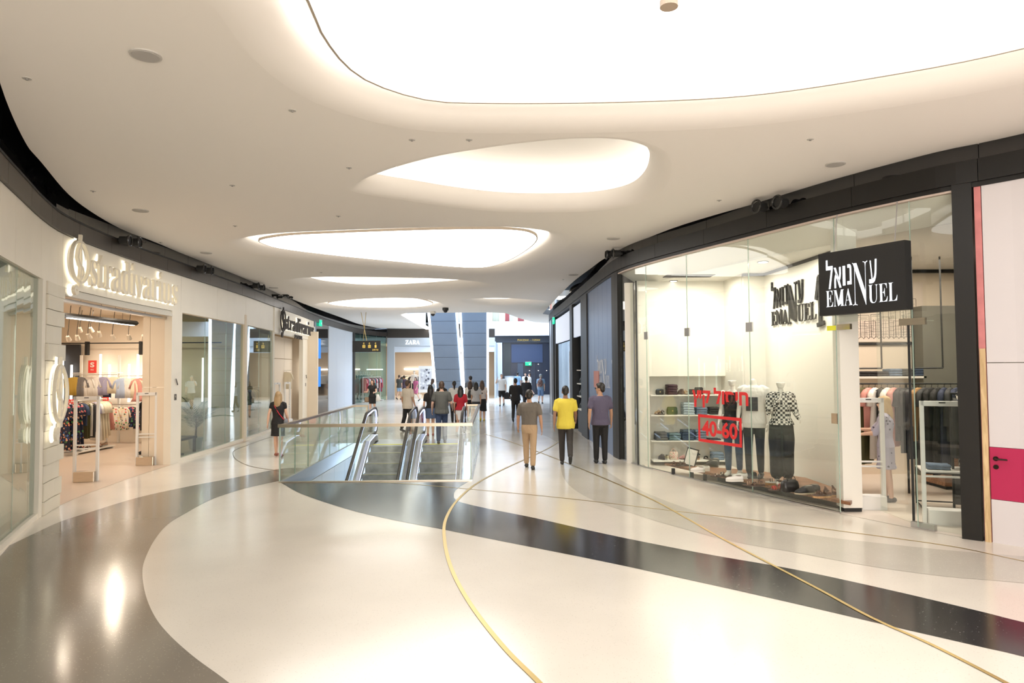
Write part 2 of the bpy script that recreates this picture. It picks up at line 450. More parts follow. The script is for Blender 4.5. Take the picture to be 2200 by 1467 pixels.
_tc = {}
def text_mesh(body, depth=.01, offset=0, space=1):
    key = (body, round(depth, 4), offset, space)
    if key not in _tc:
        cu = bpy.data.curves.new('t', 'FONT'); cu.body = body; cu.size = 1; cu.extrude = .5; cu.offset = offset; cu.resolution_u = 4; cu.space_character = space
        o = bpy.data.objects.new('t', cu); COL.objects.link(o)
        dg = bpy.context.evaluated_depsgraph_get()
        me = bpy.data.meshes.new_from_object(o.evaluated_get(dg))
        _tc[key] = ([v.co.copy() for v in me.vertices], [tuple(p.vertices) for p in me.polygons])
        bpy.data.objects.remove(o); bpy.data.curves.remove(cu); bpy.data.meshes.remove(me)
    return _tc[key]
def text(body, path, s0, s1, z0, z1, o0, o1, name, material, parent=None, offset=0, shear=0, flip=False, space=1, **t):
    """lettering stretched into the box s0..s1, z0..z1 on a wall path, standing o0..o1 off it"""
    vs, fs = text_mesh(body, offset=offset, space=space)
    x0 = min(p.x for p in vs); x1 = max(p.x for p in vs); y0 = min(p.y for p in vs); y1 = max(p.y for p in vs)
    mb = MB(); out = []
    for p in vs:
        k = (p.x - x0) / (x1 - x0); h = (p.y - y0) / (y1 - y0)
        out.append(path.p3(s0 + (s1 - s0) * k, z0 + (z1 - z0) * h, o0 + (o1 - o0) * (p.z + .5)))
    mb.add(out, fs)
    o = mb.build(name, material, parent, world=parent is not None, **t)
    return fixn(o)
def stroke(mb, path, pts, w, o0, o1, close=False):
    """flat bar of width w following points (s, z) on a wall path"""
    P = [Vector(p) for p in pts]; rings = []
    for i, p in enumerate(P):
        a = P[max(i - 1, 0)]; b = P[min(i + 1, len(P) - 1)]
        if close: a = P[i - 1]; b = P[(i + 1) % len(P)]
        t = (b - a).normalized(); n = Vector((-t.y, t.x)) * (w[i] if isinstance(w, list) else w) / 2
        q0, q1 = p - n, p + n
        rings.append([path.p3(q0.x, q0.y, o0), path.p3(q1.x, q1.y, o0), path.p3(q1.x, q1.y, o1), path.p3(q0.x, q0.y, o1)])
    if close: rings.append(rings[0])
    return mb.loft(rings, cap=not close)
# ================================================================= THE SETTING
LP = Path([(-2.6, -9), (-3.2, 0), (-4.5, 4.6), (-6.08, 8.17), (-6.87, 9.92), (-7.3, 11.2), (-7.62, 13.5), (-7.77, 15.89), (-7.89, 17.9), (-8.08, 20.8), (-8.41, 24.01), (-8.75, 27.6), (-9.18, 31.5), (-9.5, 36.5), (-9.67, 41.6), (-9.3, 45.3), (-8.69, 47.5)])
RP = Path([(6.5, 36.4), (3.4, 35.8), (2.1, 34.6), (1.85, 32.4), (2.05, 27), (2.25, 21.2), (2.36, 18.2), (2.52, 15.91), (2.95, 14.3), (4.02, 11.65), (4.74, 10), (5.27, 9.05), (5.58, 8.58), (6.05, 8.08), (7.3, 6), (7.9, 3), (7.6, -2), (6.6, -9)])
ZP = Path([(-8.69, 47.5), (-1.2, 47.9)], False)
EP = Path([(-3.2, 54.3), (6.5, 54.3)], False)
sL = lambda u, v=900: LP.hit(u, v)[0]
sR = lambda u, v=900: RP.hit(u, v)[0]
ZC = 4.9

# ---- escalator well (local frame: X to the right, Y away, rotated slightly)
ESC0 = gp(603, 1036); ESC0 = Vector((ESC0.x, ESC0.y, 0)); ESCA = math.atan2(1467, -36) - math.pi / 2
EM = Matrix.Translation(ESC0) @ Matrix.Rotation(ESCA, 4, 'Z')
EW, EL = 3.60, 6.75                            # width of the well, length up to the comb plates
e2w = lambda x, y, z=0: EM @ Vector((x, y, z))

# ---- floor
hole = [e2w(0, 0), e2w(EW, 0), e2w(EW, EL), e2w(0, EL)]
fl = fill('floor', [[(-20, -10), (14, -10), (14, 63), (-20, 63)], [(p.x, p.y) for p in hole]], 0, M['floor'])
tag(fl, kind='structure')
def px(pts, z=0): return [gp(u, v, z) for u, v in pts]
def inlay(name, pts, key, z=.002, n=6):
    o = fill(name, [crom([(p.x, p.y) for p in pts], n, closed=False)], z, M[key], fl); return o
grey = crom([(p.x, p.y) for p in px([(20, 1172), (70, 1148), (129, 1121), (191, 1101), (296, 1069), (400, 1046), (500, 1027), (603, 1007), (655, 1005)])], 6) + \
    crom([(p.x, p.y) for p in px([(606, 1033), (595, 1034), (540, 1046), (500, 1057), (450, 1075), (400, 1102), (360, 1127), (332, 1160), (312, 1200), (306, 1230), (312, 1275), (330, 1320), (360, 1360), (415, 1410), (492, 1467), (600, 1560), (760, 1720)])], 6) + [Vector((-2, -2)), Vector((-3, -2)), Vector((-4.4, 4.6)), Vector((-6, 8.1))]
fill('grey_floor_band', [grey], .002, M['grey_t'], fl)
blk = crom([(p.x, p.y) for p in px([(603, 1037), (650, 1062), (750, 1095), (850, 1118), (950, 1137), (1100, 1167), (1300, 1207), (1500, 1250), (1700, 1295), (1900, 1342), (2100, 1388), (2200, 1411), (2500, 1490)])], 5) + \
    crom([(p.x, p.y) for p in px([(2500, 1405), (2200, 1337), (2100, 1312), (1900, 1265), (1700, 1222), (1500, 1187), (1300, 1147), (1150, 1113), (1050, 1093), (985, 1077), (975, 1062), (985, 1048), (1013, 1031)])], 5)
fill('black_floor_band', [blk], .002, M['black_t'], fl)
lg = crom([(p.x, p.y) for p in px([(1262, 945), (1294, 999), (1322, 1024), (1371, 1051), (1436, 1078), (1518, 1105), (1627, 1130), (1764, 1152), (1873, 1165), (2036, 1182), (2200, 1195), (2500, 1215)])], 5) + \
    crom([(p.x, p.y) for p in px([(2500, 1290), (2200, 1253), (2036, 1239), (1873, 1217), (1709, 1187), (1573, 1163), (1436, 1127), (1349, 1100), (1273, 1074), (1229, 1048), (1210, 1024), (1205, 1000), (1202, 958), (1190, 946), (1160, 933), (1100, 925), (1040, 933), (1018, 931)])], 5) + \
    [Vector((p.x, p.y)) for p in px([(1024, 905), (1080, 896), (1100, 886), (1178, 888)])]
fill('light_grey_floor_band', [lg], .002, M['light_t'], fl)
fg = [Vector((p.x, p.y)) for p in px([(700, 905), (790, 888), (930, 893), (1000, 889), (1060, 880), (1100, 884), (1030, 902), (900, 905), (790, 900), (740, 915)])]
def ribbon(name, pts, w, key, z, widths=None):
    P = crom(pts, 6); rings = []
    for i, p in enumerate(P):
        t = (P[min(i + 1, len(P) - 1)] - P[max(i - 1, 0)]).normalized(); n = Vector((-t.y, t.x)) * w / 2
        rings.append([(p.x - n.x, p.y - n.y, z - .0015), (p.x + n.x, p.y + n.y, z - .0015), (p.x + n.x, p.y + n.y, z), (p.x - n.x, p.y - n.y, z)])
    return fixn(MB().loft(rings).build(name, M[key], fl))
ribbon('brass_inlay', [(p.x, p.y) for p in px([(1330, 1640), (1240, 1555), (1158, 1467), (1080, 1388), (1010, 1297), (970, 1222), (955, 1160), (958, 1115), (985, 1072), (1030, 1035), (1090, 1004), (1150, 977), (1180, 962), (1200, 949)])], .042, 'brass', .006)
ribbon('brass_inlay', [(p.x, p.y) for p in px([(740, 1034), (850, 1038), (1000, 1050), (1200, 1069), (1450, 1098), (1650, 1121), (1873, 1150), (2050, 1175), (2200, 1206), (2500, 1265)])], .02, 'brass', .005)
ribbon('brass_inlay', [(p.x, p.y) for p in px([(1040, 932), (1085, 945), (1160, 972), (1260, 1012), (1340, 1046), (1420, 1083), (1540, 1151), (1640, 1204), (1760, 1267), (1873, 1328), (2000, 1385), (2160, 1467), (2330, 1560)])], .035, 'brass', .0065)
ribbon('brass_inlay', [(p.x, p.y) for p in px([(600, 1012), (540, 1002), (510, 989), (501, 977), (505, 967), (530, 957), (572, 942), (640, 925)])], .025, 'bronze', .005)
# shop floors
s0, s1 = sL(128, 1080), sL(367, 994)
sf = [LP.at(s, .02) for s in LP.stations(s0, s1)] + [Vector((-7.9, 16.2)), Vector((-7.9, 20.6)), Vector((-14, 20.6)), Vector((-14, 9.5))]
fill('shop_floor', [sf], .003, M['shopfloor'], fl)
s0, s1 = sR(1803, 1104), sR(2066, 1158)
sf = [RP.at(s, -.03) for s in RP.stations(s0, s1)] + [Vector((10.5, 9)), Vector((10.5, 14)), Vector((4.9, 14)), Vector((4.9, 10.2))]
fill('pale_shop_floor', [sf], .003, M['palefloor'], fl)

# ---- ceiling with flared openings
CL = [(-1.6, -9), (-1.9, -2), (-2.3, 1.5), (-3.5, 4.3), (-4.9, 6.46), (-5.82, 8.07), (-6.2, 8.91), (-7.06, 10.97), (-7.6, 13.14), (-7.69, 14.72), (-7.97, 17.78), (-8.33, 21.69), (-8.9, 30.86), (-9.15, 36.27), (-9.45, 42.06), (-9.1, 46.6)]
CR = [(1.58, 34.9), (1.72, 29), (1.95, 22.45), (2.2, 19), (2.44, 16.69), (3.18, 13.55), (4.26, 11.23), (5.0, 10.06), (5.63, 9.05), (6.15, 8.09), (7.2, 5.6), (7.7, 3), (7.5, -2), (6.5, -9)]
outer = crom(CL, 6) + [Vector((-7.5, 47.4)), Vector((-6.5, 47.6)), Vector((-6.0, 47.6)), Vector((-5.62, 34.8)), Vector((-5.3, 34.0)), Vector((-4, 33.7)), Vector((-1.1, 33.7)), Vector((-.3, 34.4)), Vector((.5, 38.3)), Vector((1.4, 41.4)), Vector((2.6, 42.5)), Vector((3.2, 41)), Vector((3, 36.3)), Vector((2, 35.7))] + crom(CR, 6)
def offs(pts, d):
    n = len(pts); out = []
    a = sum(pts[i].x * pts[(i + 1) % n].y - pts[(i + 1) % n].x * pts[i].y for i in range(n)); sg = 1 if a > 0 else -1
    for i in range(n):
        t = (pts[(i + 2) % n] - pts[i - 2]).normalized(); out.append(pts[i] + sg * d * Vector((t.y, -t.x)))
    return out
def resamp(pts, n):
    L = [0]; m = len(pts)
    for i in range(m): L.append(L[-1] + (pts[(i + 1) % m] - pts[i]).length)
    out = []; j = 0
    for k in range(n):
        s = L[-1] * k / n
        while L[j + 1] < s: j += 1
        out.append(pts[j].lerp(pts[(j + 1) % m], (s - L[j]) / (L[j + 1] - L[j])))
    return out
def outl(p, z=ZC, n=96):
    return resamp(crom([(q.x, q.y) for q in px(p, z)], 8, True), n)
R1 = resamp(crom([(p.x, p.y) for p in px([(665, 0), (690, 62), (740, 132), (800, 175), (900, 208), (1000, 218), (1300, 217), (1600, 203), (1900, 160), (2200, 100)], ZC + .1)] + [(5.6, 5.0), (6.0, 3.4), (5.2, 1.6), (3.4, .5), (1.2, .6), (-.6, 1.7), (-1.5, 3.5)], 8, True), 96)
R2 = outl([(787, 402), (850, 375), (950, 348), (1050, 331), (1150, 318), (1250, 311), (1330, 315), (1382, 335), (1396, 370), (1385, 405), (1350, 430), (1280, 444), (1180, 448), (1080, 446), (980, 436), (880, 421), (820, 412)])
R3 = outl([(532, 522), (600, 510), (720, 504), (860, 499), (1000, 496), (1100, 497), (1160, 505), (1178, 522), (1150, 547), (1100, 572), (1050, 583), (980, 583), (860, 573), (720, 560), (600, 546), (550, 535)])
R4 = outl([(645, 603), (700, 599), (800, 599), (950, 603), (1030, 612), (960, 620), (860, 626), (780, 627), (700, 620), (660, 611)])
R5 = outl([(692, 655), (760, 646), (850, 642), (910, 646), (942, 657), (900, 664), (820, 665.5), (740, 663)])
R6 = outl([(1008, 645), (1060, 642), (1110, 644), (1165, 649), (1120, 653), (1060, 655), (1025, 652)])
HOL = [(offs(R1, .28), True, R1), (R2, False, None), (R3, True, None), (R4, False, None), (R5, True, None), (R6, False, None)]
lips = []
LW = [.42, .3, .5, .5, .4, .4]
for k, (O, pan, pin) in enumerate(HOL):
    w = LW[k]
    lips.append(offs(O, w))
ceil = fill('ceiling', [outer] + lips, ZC, M['ceil'], down=True); tag(ceil, kind='structure')
# turned-up edge of the ceiling sheet
e = MB(); e.loft([[(p.x, p.y, ZC), (p.x, p.y, ZC + .25)] for p in outer + [outer[0]]], cap=False, closed=False); fixn(e.build('ceiling_edge', M['ceil'], ceil))
for k, (O, pan, pin) in enumerate(HOL):
    w = LW[k]
    prof = [(w, 0), (w * .8, .006), (w * .6, .022), (w * .42, .048), (w * .26, .085), (w * .12, .13), (w * .03, .18), (0, .24), (0, .27 if not pan else .5)]
    rings = [[(p.x, p.y, ZC + z) for p in (offs(O, d) if d else O)] for d, z in prof]
    fixn(MB().loft(rings, cap=False).build('flared_opening', M['ceil'], ceil, smooth=True))
    if pan:
        P = pin or offs(O, -.26)
        o = fill('cove_lid', [offs(O, .01)], ZC + .5, M['cove'], ceil, down=True)
        pr = thing('luminous_ceiling_panel', ['vast glowing white freeform light panel over the foreground, largest of the ceiling lights', None, 'middle teardrop light panel with thin outline ring, third opening from the front', None, 'small glowing panel with thin outline, farthest left light before the column'][k], 'ceiling light', (P[0].x, P[0].y, ZC + .1), 0)
        m = MB().prism([(p.x, p.y) for p in P], ZC + .09, ZC + .12); o = m.build('membrane', M['panel1' if k == 0 else 'panel'], pr, world=True)
        fr = MB(); fr.loft([[(a.x, a.y, ZC + .085), (b.x, b.y, ZC + .085), (b.x, b.y, ZC + .135), (a.x, a.y, ZC + .135)] for a, b in zip(P + [P[0]], offs(P, .022) + [offs(P, .022)[0]])], cap=False)
        fixn(fr.build('outline_frame', C('taupe frame', (.42, .36, .29)), pr, world=True))
        for j in range(6 if k == 0 else 4):
            q = P[int(j * 96 / (6 if k == 0 else 4))]; MB().cyl((q.x, q.y), .008, ZC + .12, ZC + .5, 6).build('suspension_rod', M['steel'], pr, world=True)
    else:
        c = sum(O, Vector((0, 0))) / len(O)
        lb = MB().loft([[(p.x, p.y, ZC + z) for p in O] for z in (.27, .43)], cap=False)  # flange wall made to glow, standing in for light from the hidden strip
        lamp = tag(fixn(lb.build('glow_band', M['flange_glow'])), {1: 'rim given its own glow around the domed opening nearest the camera', 3: 'thin rim given its own glow around the long domed opening left of the column', 5: 'thin rim given its own glow around the small opening right of the column'}[k], 'ceiling light')
        dome = []
        D = offs(O, .3)
        for s, z in ((1, .43), (1, .5), (.985, .58), (.95, .66), (.88, .74), (.75, .82), (.55, .88), (.3, .91), (.02, .92)):
            dome.append([(c.x + (p.x - c.x) * s, c.y + (p.y - c.y) * s, ZC + z) for p in D])
        fixn(MB().loft(dome, cap=False).build('dome', M['cove'], ceil, smooth=True))
        rg = MB().loft([[(p.x, p.y, ZC + .435) for p in O], [(p.x, p.y, ZC + .435) for p in offs(O, .1)]], cap=False)
        fixn(rg.build('light_strip', M['led_ring'], lamp))
# plenum above: unseen dark slab, added to keep world light out
struct(MB().box(-22, 16, -10, 33.9, 6.0, 6.2), 'ceiling.001', M['void'])
struct(MB().box(-22, -6.1, 33.9, 63, 6.0, 6.2), 'ceiling.001', M['void'])
struct(MB().box(3.3, 16, 33.9, 63, 6.0, 6.2), 'ceiling.001', M['void'])
# line of light and upstand along the left edge of the atrium opening
a, b = Vector((-5.62, 34.8)), Vector((-6.0, 47.6))
vp = Path([a, b], False)
w = struct(MB().strip(vp, 0, vp.len, ZC + .02, 6.1, -.12, -.02), 'trim_1', M['hoard'])
tag(MB().strip(vp, 0, vp.len, ZC - .03, ZC + .05, -.02, .28).build('light_line', M['led_white']), 'diagonal line of white light in the ceiling left of the column', 'ceiling light')
struct(MB().box(-5.6, -1, 33.75, 33.85, ZC, 6.1), 'trim_2', M['ceil'])
# walls closing the unseen ends
struct(MB().box(-22, 16, -10.2, -10, 0, 6.2), 'wall_back', M['cream'])
struct(MB().box(-22.2, -22, -10, 63, 0, 6.2), 'wall_outer_left', M['void'])
struct(MB().box(16, 16.2, -10, 63, 0, 6.2), 'wall_outer_right', M['void'])
struct(MB().box(-22, 16, 63, 63.2, 0, 14), 'wall_far', C('far wall grey', (.3, .33, .38)))

# ---- fascias
wl = sroot('wall_left'); wr = sroot('wall_right')
def pieces(path, cuts, z0, z1, o0, o1, name, material, parent, gap=.008):
    for a, b in zip(cuts, cuts[1:]):
        if b - a > .05: MB().strip(path, a + gap / 2, b - gap / 2, z0, z1, o0, o1, .25).build(name, material, parent)
cuts = [0]
while cuts[-1] < LP.len - 1.3: cuts.append(cuts[-1] + 1.25)
cuts.append(LP.len)
pieces(LP, cuts, 4.36, 4.66, 0, .05, 'fascia_panel', M['brown_p'], wl)
pieces(LP, cuts, 4.67, 5.9, -.06, -.02, 'black_mirror_panel', M['black_m'], wl)
struct(MB().strip(LP, 0, LP.len, 4.3, 6.0, -.2, -.065), 'trim_3', M['black'])
struct(MB().strip(LP, 0, LP.len, 4.63, 4.66, -.06, .06), 'trim_3', M['black'])
cuts = [0]
while cuts[-1] < RP.len - 1.3: cuts.append(cuts[-1] + 1.6)
cuts.append(RP.len)
pieces(RP, cuts, 4.42, 4.70, 0, .05, 'fascia_panel', M['black_p'], wr)
pieces(RP, cuts, 4.71, 5.9, -.06, -.02, 'black_mirror_panel', M['black_m'], wr)
struct(MB().strip(RP, 0, RP.len, 4.36, 6.0, -.2, -.065), 'trim_4', M['black'])
struct(MB().strip(RP, 0, RP.len, 4.36, 4.42, -.065, .02), 'trim_4', M['black_p'])

# ---- left shopfront
hdr = [sL(*q) for q in ((-1500, 300), (-900, 300), (-500, 350), (-250, 400), (-110, 430), (0, 450), (34, 480), (90, 510), (135, 540), (389, 630), (467, 655), (528, 668), (587, 680), (673, 690))]
hdr = sorted(set(max(0, h) for h in hdr))
pieces(LP, hdr, 3.5, 4.355, -.05, 0, 'header_panel', M['ivory'], wl)
MB().strip(LP, hdr[0], hdr[-1], 3.5, 4.3, -.12, -.055).build('header_backing', M['white'], wl)
# pillar clad with staggered boards
a, b = sL(88, 1110), sL(127, 1081); z = 0; rnd = random.Random(3)
MB().strip(LP, a, b, 0, 3.5, -.35, -.01).build('pillar_core', M['ivory2'], wl)
bz = [0, .2, .47, .74, .98, 1.24, 1.5, 1.78, 2.02, 2.3, 2.56, 2.84, 3.08, 3.3, 3.5]
for i in range(14):
    k = (i % 2) * .09 + rnd.uniform(0, .04)
    MB().strip(LP, a + .01, b - (.0 if i % 2 else .08), bz[i] + .004, bz[i + 1] - .004, -.01, .018 + .022 * (i % 3 == 0) + .012 * (i % 2)).build('pillar_board', M['ivory2'], wl)
a, b = sL(661.5, 800), sL(672.5, 800)
MB().strip(LP, a, b, 0, 4.36, -.3, -.01).build('pillar_core', M['ivory2'], wl)
for i in range(17):
    z0 = i * .256
    MB().strip(LP, a + .02 * (i % 2), b, z0 + .006, z0 + .25, -.01, .03 + .05 * (i % 2)).build('pillar_board', M['ivory2'], wl)
# posts, sills, window heads
def post(path, s0, s1, z0, z1, o0, o1, m, parent, name='post'): return MB().strip(path, s0, s1, z0, z1, o0, o1).build(name, m, parent)
for u0, u1 in ((367, 389), (525.5, 530.5), (586, 588.5), (650, 661.5)):
    post(LP, sL(u0), sL(u1), 0, 3.5, -.16, 0, M['ivory'], wl)
post(LP, sL(80.5, 1100), sL(88, 1100), 0, 3.5, -.12, .01, M['ivory'], wl)
def storewin(name, path, a, b, splits, z0, z1, gm='glass', fm='ivory', sill=.08, label=None, off=-.06):
    w = sroot(name, label)
    cuts = [a] + splits + [b]
    for p, q in zip(cuts, cuts[1:]):
        MB().strip(path, p + .004, q - .004, z0 + sill, z1, off, off + .012, .5).build('pane', M[gm], w)
    for p in splits:
        MB().strip(path, p - .003, p + .003, z0 + sill, z1, off - .002, off + .014).build('glass_edge', M['gedge'], w)
    if sill: MB().strip(path, a, b, z0, z0 + sill, -.12, .0).build('sill', M[fm], w)
    return w
storewin('window_1', LP, max(.2, sL(-1500, 1187)), sL(80.5, 1110), [sL(-700, 1187), sL(-300, 1187), sL(-110, 1180), sL(34, 1150)], 0, 3.5, 'glass_d')
storewin('window_2', LP, sL(389), sL(525.5), [sL(443), sL(488)], 0, 3.48, 'glass_d')
storewin('window_3', LP, sL(530.5), sL(586), [sL(559)], 0, 3.48, 'glass_d')
# opening of the first shop: shutter housing, return panel
a, b = sL(130, 1079), sL(367)
sh = sroot('door_1')
for i in range(5): MB().strip(LP, a, b, 3.37 + i * .026, 3.392 + i * .026, -.1 + .004 * i, .02 - .012 * i).build('shutter_slat', C('shutter white', (.66, .63, .56), rough=.35), sh)
MB().strip(LP, a, b, 3.30, 3.36, -.22, -.12).build('door_track', M['steel_w'], sh)
rp = LP.at(b)
for i, (x0, x1) in enumerate(((-.66, -.5), (-.49, -.02))):
    for z0, z1 in ((0, 1.75), (1.76, 3.36)):
        MB().box(rp.x + x0, rp.x + x1, rp.y + .0, rp.y + .05, z0, z1).build('return_panel', M['cream'], sh)
# second opening: panelled return closing it
a, b = sL(588.5), sL(650)
d2 = sroot('door_2')
MB().strip(LP, a, b, 3.42, 3.5, -.12, .02).build('shutter_housing', C('shutter white'), d2)
cp = [a, a + (b - a) * .36, a + (b - a) * .68, b]
pieces(LP, cp, 0, 2.55, -.50, -.44, 'closed_door_panel', M['cream'], d2, .02)
pieces(LP, cp, 2.57, 3.42, -.50, -.44, 'closed_door_panel', M['cream'], d2, .02)
# dark pillar with screens, hoarding, post
a, b = sL(674), sL(704)
post(LP, a, b, 0, 4.36, -.3, 0, M['black_m'], wl, 'black_pillar')
MB().strip(LP, a + .02, a + .35, 0, 4.36, 0, .03).build('pillar_edge', M['bluegrey'], wl)
for z0 in (1.3, 2.65):
    tag(MB().strip(LP, a + .5, a + 1.3, z0, z0 + .95, .012, .05).build('advertising_screen', M['screen']), ['blue lit screen low on the black pillar beside the white hoarding', 'blue lit screen high on the black pillar beside the white hoarding'][z0 > 2], 'screen')
hb = sroot('wall_hoarding_left')
a, b = sL(705.5), sL(757)
pieces(LP, [a, a + (b - a) * .33, a + (b - a) * .66, b], 0, 4.36, -.06, 0, 'hoarding_board', M['hoard'], hb)
post(LP, sL(757), sL(761), 0, 4.36, -.1, .05, M['black'], wl)
storewin('window_4', LP, sL(761), LP.len - .05, [sL(775), sL(792), sL(810), sL(824)], 0, 4.36, 'glass_t', sill=0)

# ---- rooms behind the left fronts
s1r = sroot('wall_shop_left')
MB().box(-15, -8.05, 20.55, 20.7, 0, 3.8).build('rear_wall', M['cream'], s1r)
MB().box(-15.1, -15, 8, 20.6, 0, 3.8).build('side_wall', M['cream'], s1r)
ss = [s for s in LP.stations(sL(95, 1100), sL(672.5, 893), .5)]
for q0, q1 in ((ss[0], sL(389)), (sL(389) + .01, ss[-1])):
    MB().prism([tuple(LP.at(s, -.16)) for s in LP.stations(q0, q1, .5)] + [(-15, LP.at(q1).y), (-15, LP.at(q0).y)], 3.8, 3.9).build('shop_ceiling', M['cream'], s1r)
MB().box(-15, -7.4, 9.3, 9.4, 0, 3.8).build('side_wall', M['cream'], s1r)
MB().box(-13, -8.6, 30.2, 30.3, 0, 3.8).build('rear_wall', M['cream'], s1r)
MB().box(-13.1, -13, 20.7, 30.2, 0, 3.8).build('side_wall', M['cream'], s1r)
dbx = sroot('wall_display_left')
MB().strip(LP, 4, sL(82, 1110), 0, 3.6, -1.75, -1.65).build('display_back', M['cream'], dbx)
MB().strip(LP, 4, sL(82, 1110), 3.5, 3.6, -1.7, -.13).build('display_ceiling', M['white'], dbx)
MB().strip(LP, sL(80.5, 1110) + .0, sL(80.5, 1110) + .06, 0, 3.5, -1.7, -.13).build('display_side', M['white'], dbx)
MB().strip(LP, 4, sL(70, 1110), .08, .2, -1.5, -.25).build('display_plinth', M['white'], dbx)

# ---- ZARA-side facade (frontal, far left)
wz = sroot('wall_far_left')
MB().strip(ZP, 0, ZP.len, 4.28, 4.9, -.3, 0).build('dark_fascia', M['brown_p'], wz)
MB().strip(ZP, 0, ZP.len, 3.7, 4.28, -.3, .02).build('grey_fascia', M['palegrey'], wz)
MB().strip(ZP, 0, ZP.len, 3.28, 3.69, -.3, -.04).build('white_fascia', M['hoard'], wz)
MB().strip(ZP, 0, .5, 0, 3.7, -.3, .02).build('post', M['palegrey'], wz)
MB().box(-10, 1, 54.5, 54.6, 0, 5).build('rear_wall', C('zara beige', (.5, .43, .35)), wz)
MB().box(-10.2, -10, 40, 54.5, 0, 5).build('side_wall', C('zara beige'), wz)
MB().box(-10, -1.2, 47.9, 54.5, 3.9, 4).build('shop_ceiling', M['cream'], wz)
MB().prism([(-15, 41), (-9.9, 41), (-9.6, 45.6), (-8.9, 47.8), (-15, 47.8)], 3.9, 4).build('shop_ceiling', M['cream'], wz)
MB().box(-1.25, -1.15, 47.9, 54.4, 0, 4).build('side_wall', M['palegrey'], wz)

# ---- end facade
we = sroot('wall_end')
MB().strip(EP, 0, EP.len, 4.15, 4.68, -.3, 0).build('dark_fascia', C('dark blue grey', (.045, .055, .075), rough=.35), we)
xs = lambda u: dp(u, 800, 54.3).x + 3.2
MB().strip(EP, 0, EP.len, 4.68, 5.8, -.5, .6).build('white_slab_edge', M['hoard'], we)
MB().strip(EP, xs(1079), EP.len, 0, 4.2, -.3, -.1).build('dark_shop_wall', C('navy black', (.02, .026, .042), rough=.25), we)
for u0, u1, z0, z1, c in ((1082, 1097, 0, 4.15, (.035, .04, .04)), (1099, 1166, 2.55, 4.0, (.035, .055, .11)), (1112, 1124, 0, 2.5, (.05, .07, .1)), (1141, 1150, 0, 2.5, (.03, .035, .05))):
    MB().strip(EP, xs(u0), xs(u1), z0, z1, -.1, -.05).build('wall_panel', C('shop panel %d' % u0, c, rough=.3), we)
MB().strip(EP, 0, xs(1058), 0, 4.15, -3, -2.9).build('shop_wall', M['white'], we)
MB().strip(EP, xs(1068), xs(1079), 0, 4.15, -.2, 0).build('white_pier', M['hoard'], we)
MB().box(-3.2, 1.0, 57.5, 57.6, 0, 4.2).build('shop_wall', C('shop beige', (.5, .45, .38)), we)
MB().box(-3.2, 6, 54.6, 61, 4.2, 4.3).build('shop_ceiling', M['white'], we)
up = sroot('wall_upper')
MB().box(-12, 12, 62, 62.1, 5.8, 12).build('upper_shop_wall', M['cream'], up)
MB().box(-12, 12, 54.9, 63, 12, 12.2).build('upper_ceiling', M['white'], up)
MB().box(-12, 12, 54.5, 63, 5.7, 5.8).build('upper_floor', M['palegrey'], up)
MB().strip(EP, 0, EP.len, 5.8, 6.75, .5, .52).build('upper_glass_rail', M['glass_r'], up)
for x in range(-6, 8, 2): MB().box(x - .2, x + .1, 56, 56.2, 5.8, 9).build('upper_mullion', M['steel'], up)
struct(MB().box(-22, 16, 62.9, 63.1, 5.7, 14), 'wall_far.001', M['palegrey'])

# ---- the leaning column at the end
col = thing('column', 'tall blue-grey clad leaning column with light lines, behind the crowd', 'column', (-3.5, 39.6, 0))
def slab(u0t, u1t, u0b, u1b, vb, vt, y0, y1, n=9):
    A, B = dp(u0b, vb, y0), dp(u1b, vb, y0); D, E_ = dp(u0t, vt, y0), dp(u1t, vt, y0)
    zt = D.z + .9; zb = 0
    def X(p, q, z): return p.x + (q.x - p.x) * (z - p.z) / (q.z - p.z)
    for i in range(n):
        z0 = zb + (zt - zb) * i / n + .008; z1 = zb + (zt - zb) * (i + 1) / n - .008
        vs = []
        for z in (z0, z1):
            for y in (y0, y1): vs += [(X(A, D, z), y, z), (X(B, E_, z), y, z)]
        fixn(MB().add(vs, [(0, 1, 3, 2), (4, 6, 7, 5), (0, 4, 5, 1), (2, 3, 7, 6), (0, 2, 6, 4), (1, 5, 7, 3)]).build('cladding_panel', M['bluegrey'], col, world=True))
    vs = []
    for z in (zb, zt):
        for y in (y0 + .02, y1 - .02): vs += [(X(A, D, z) + .02, y, z), (X(B, E_, z) - .02, y, z)]
    fixn(MB().add(vs, [(0, 1, 3, 2), (4, 6, 7, 5), (0, 4, 5, 1), (2, 3, 7, 6), (0, 2, 6, 4), (1, 5, 7, 3)]).build('column_core', M['black_p'], col, world=True))
    return A, B, D, E_, zt
def led(p, q, y, zt, w=.07, m='led_cool'):
    X = lambda z: p.x + (q.x - p.x) * (z - p.z) / (q.z - p.z)
    MB().add([(X(z) + dx, y + dy, z) for z in (.02, zt) for dy in (0, .3) for dx in (-w / 2, w / 2)], [(0, 1, 3, 2), (4, 6, 7, 5), (0, 4, 5, 1), (2, 3, 7, 6), (0, 2, 6, 4), (1, 5, 7, 3)]).build('light_line', M[m], col, world=True)
A, B, D, E_, zt = slab(924, 978, 941, 993, 868, 672, 39.4, 41.2)
led(A + Vector((-.1, 0, 0)), D + Vector((-.1, 0, 0)), 39.45, zt, .11); led(B + Vector((.08, 0, 0)), E_ + Vector((.08, 0, 0)), 39.35, zt, .08)
A, B, D, E_, zt = slab(992, 1045, 1001, 1045, 868, 672, 39.4, 41.2)
led(A + Vector((-.08, 0, 0)), D + Vector((-.08, 0, 0)), 39.35, zt, .08); led(B + Vector((.07, 0, 0)), E_ + Vector((.07, 0, 0)), 39.45, zt, .1)
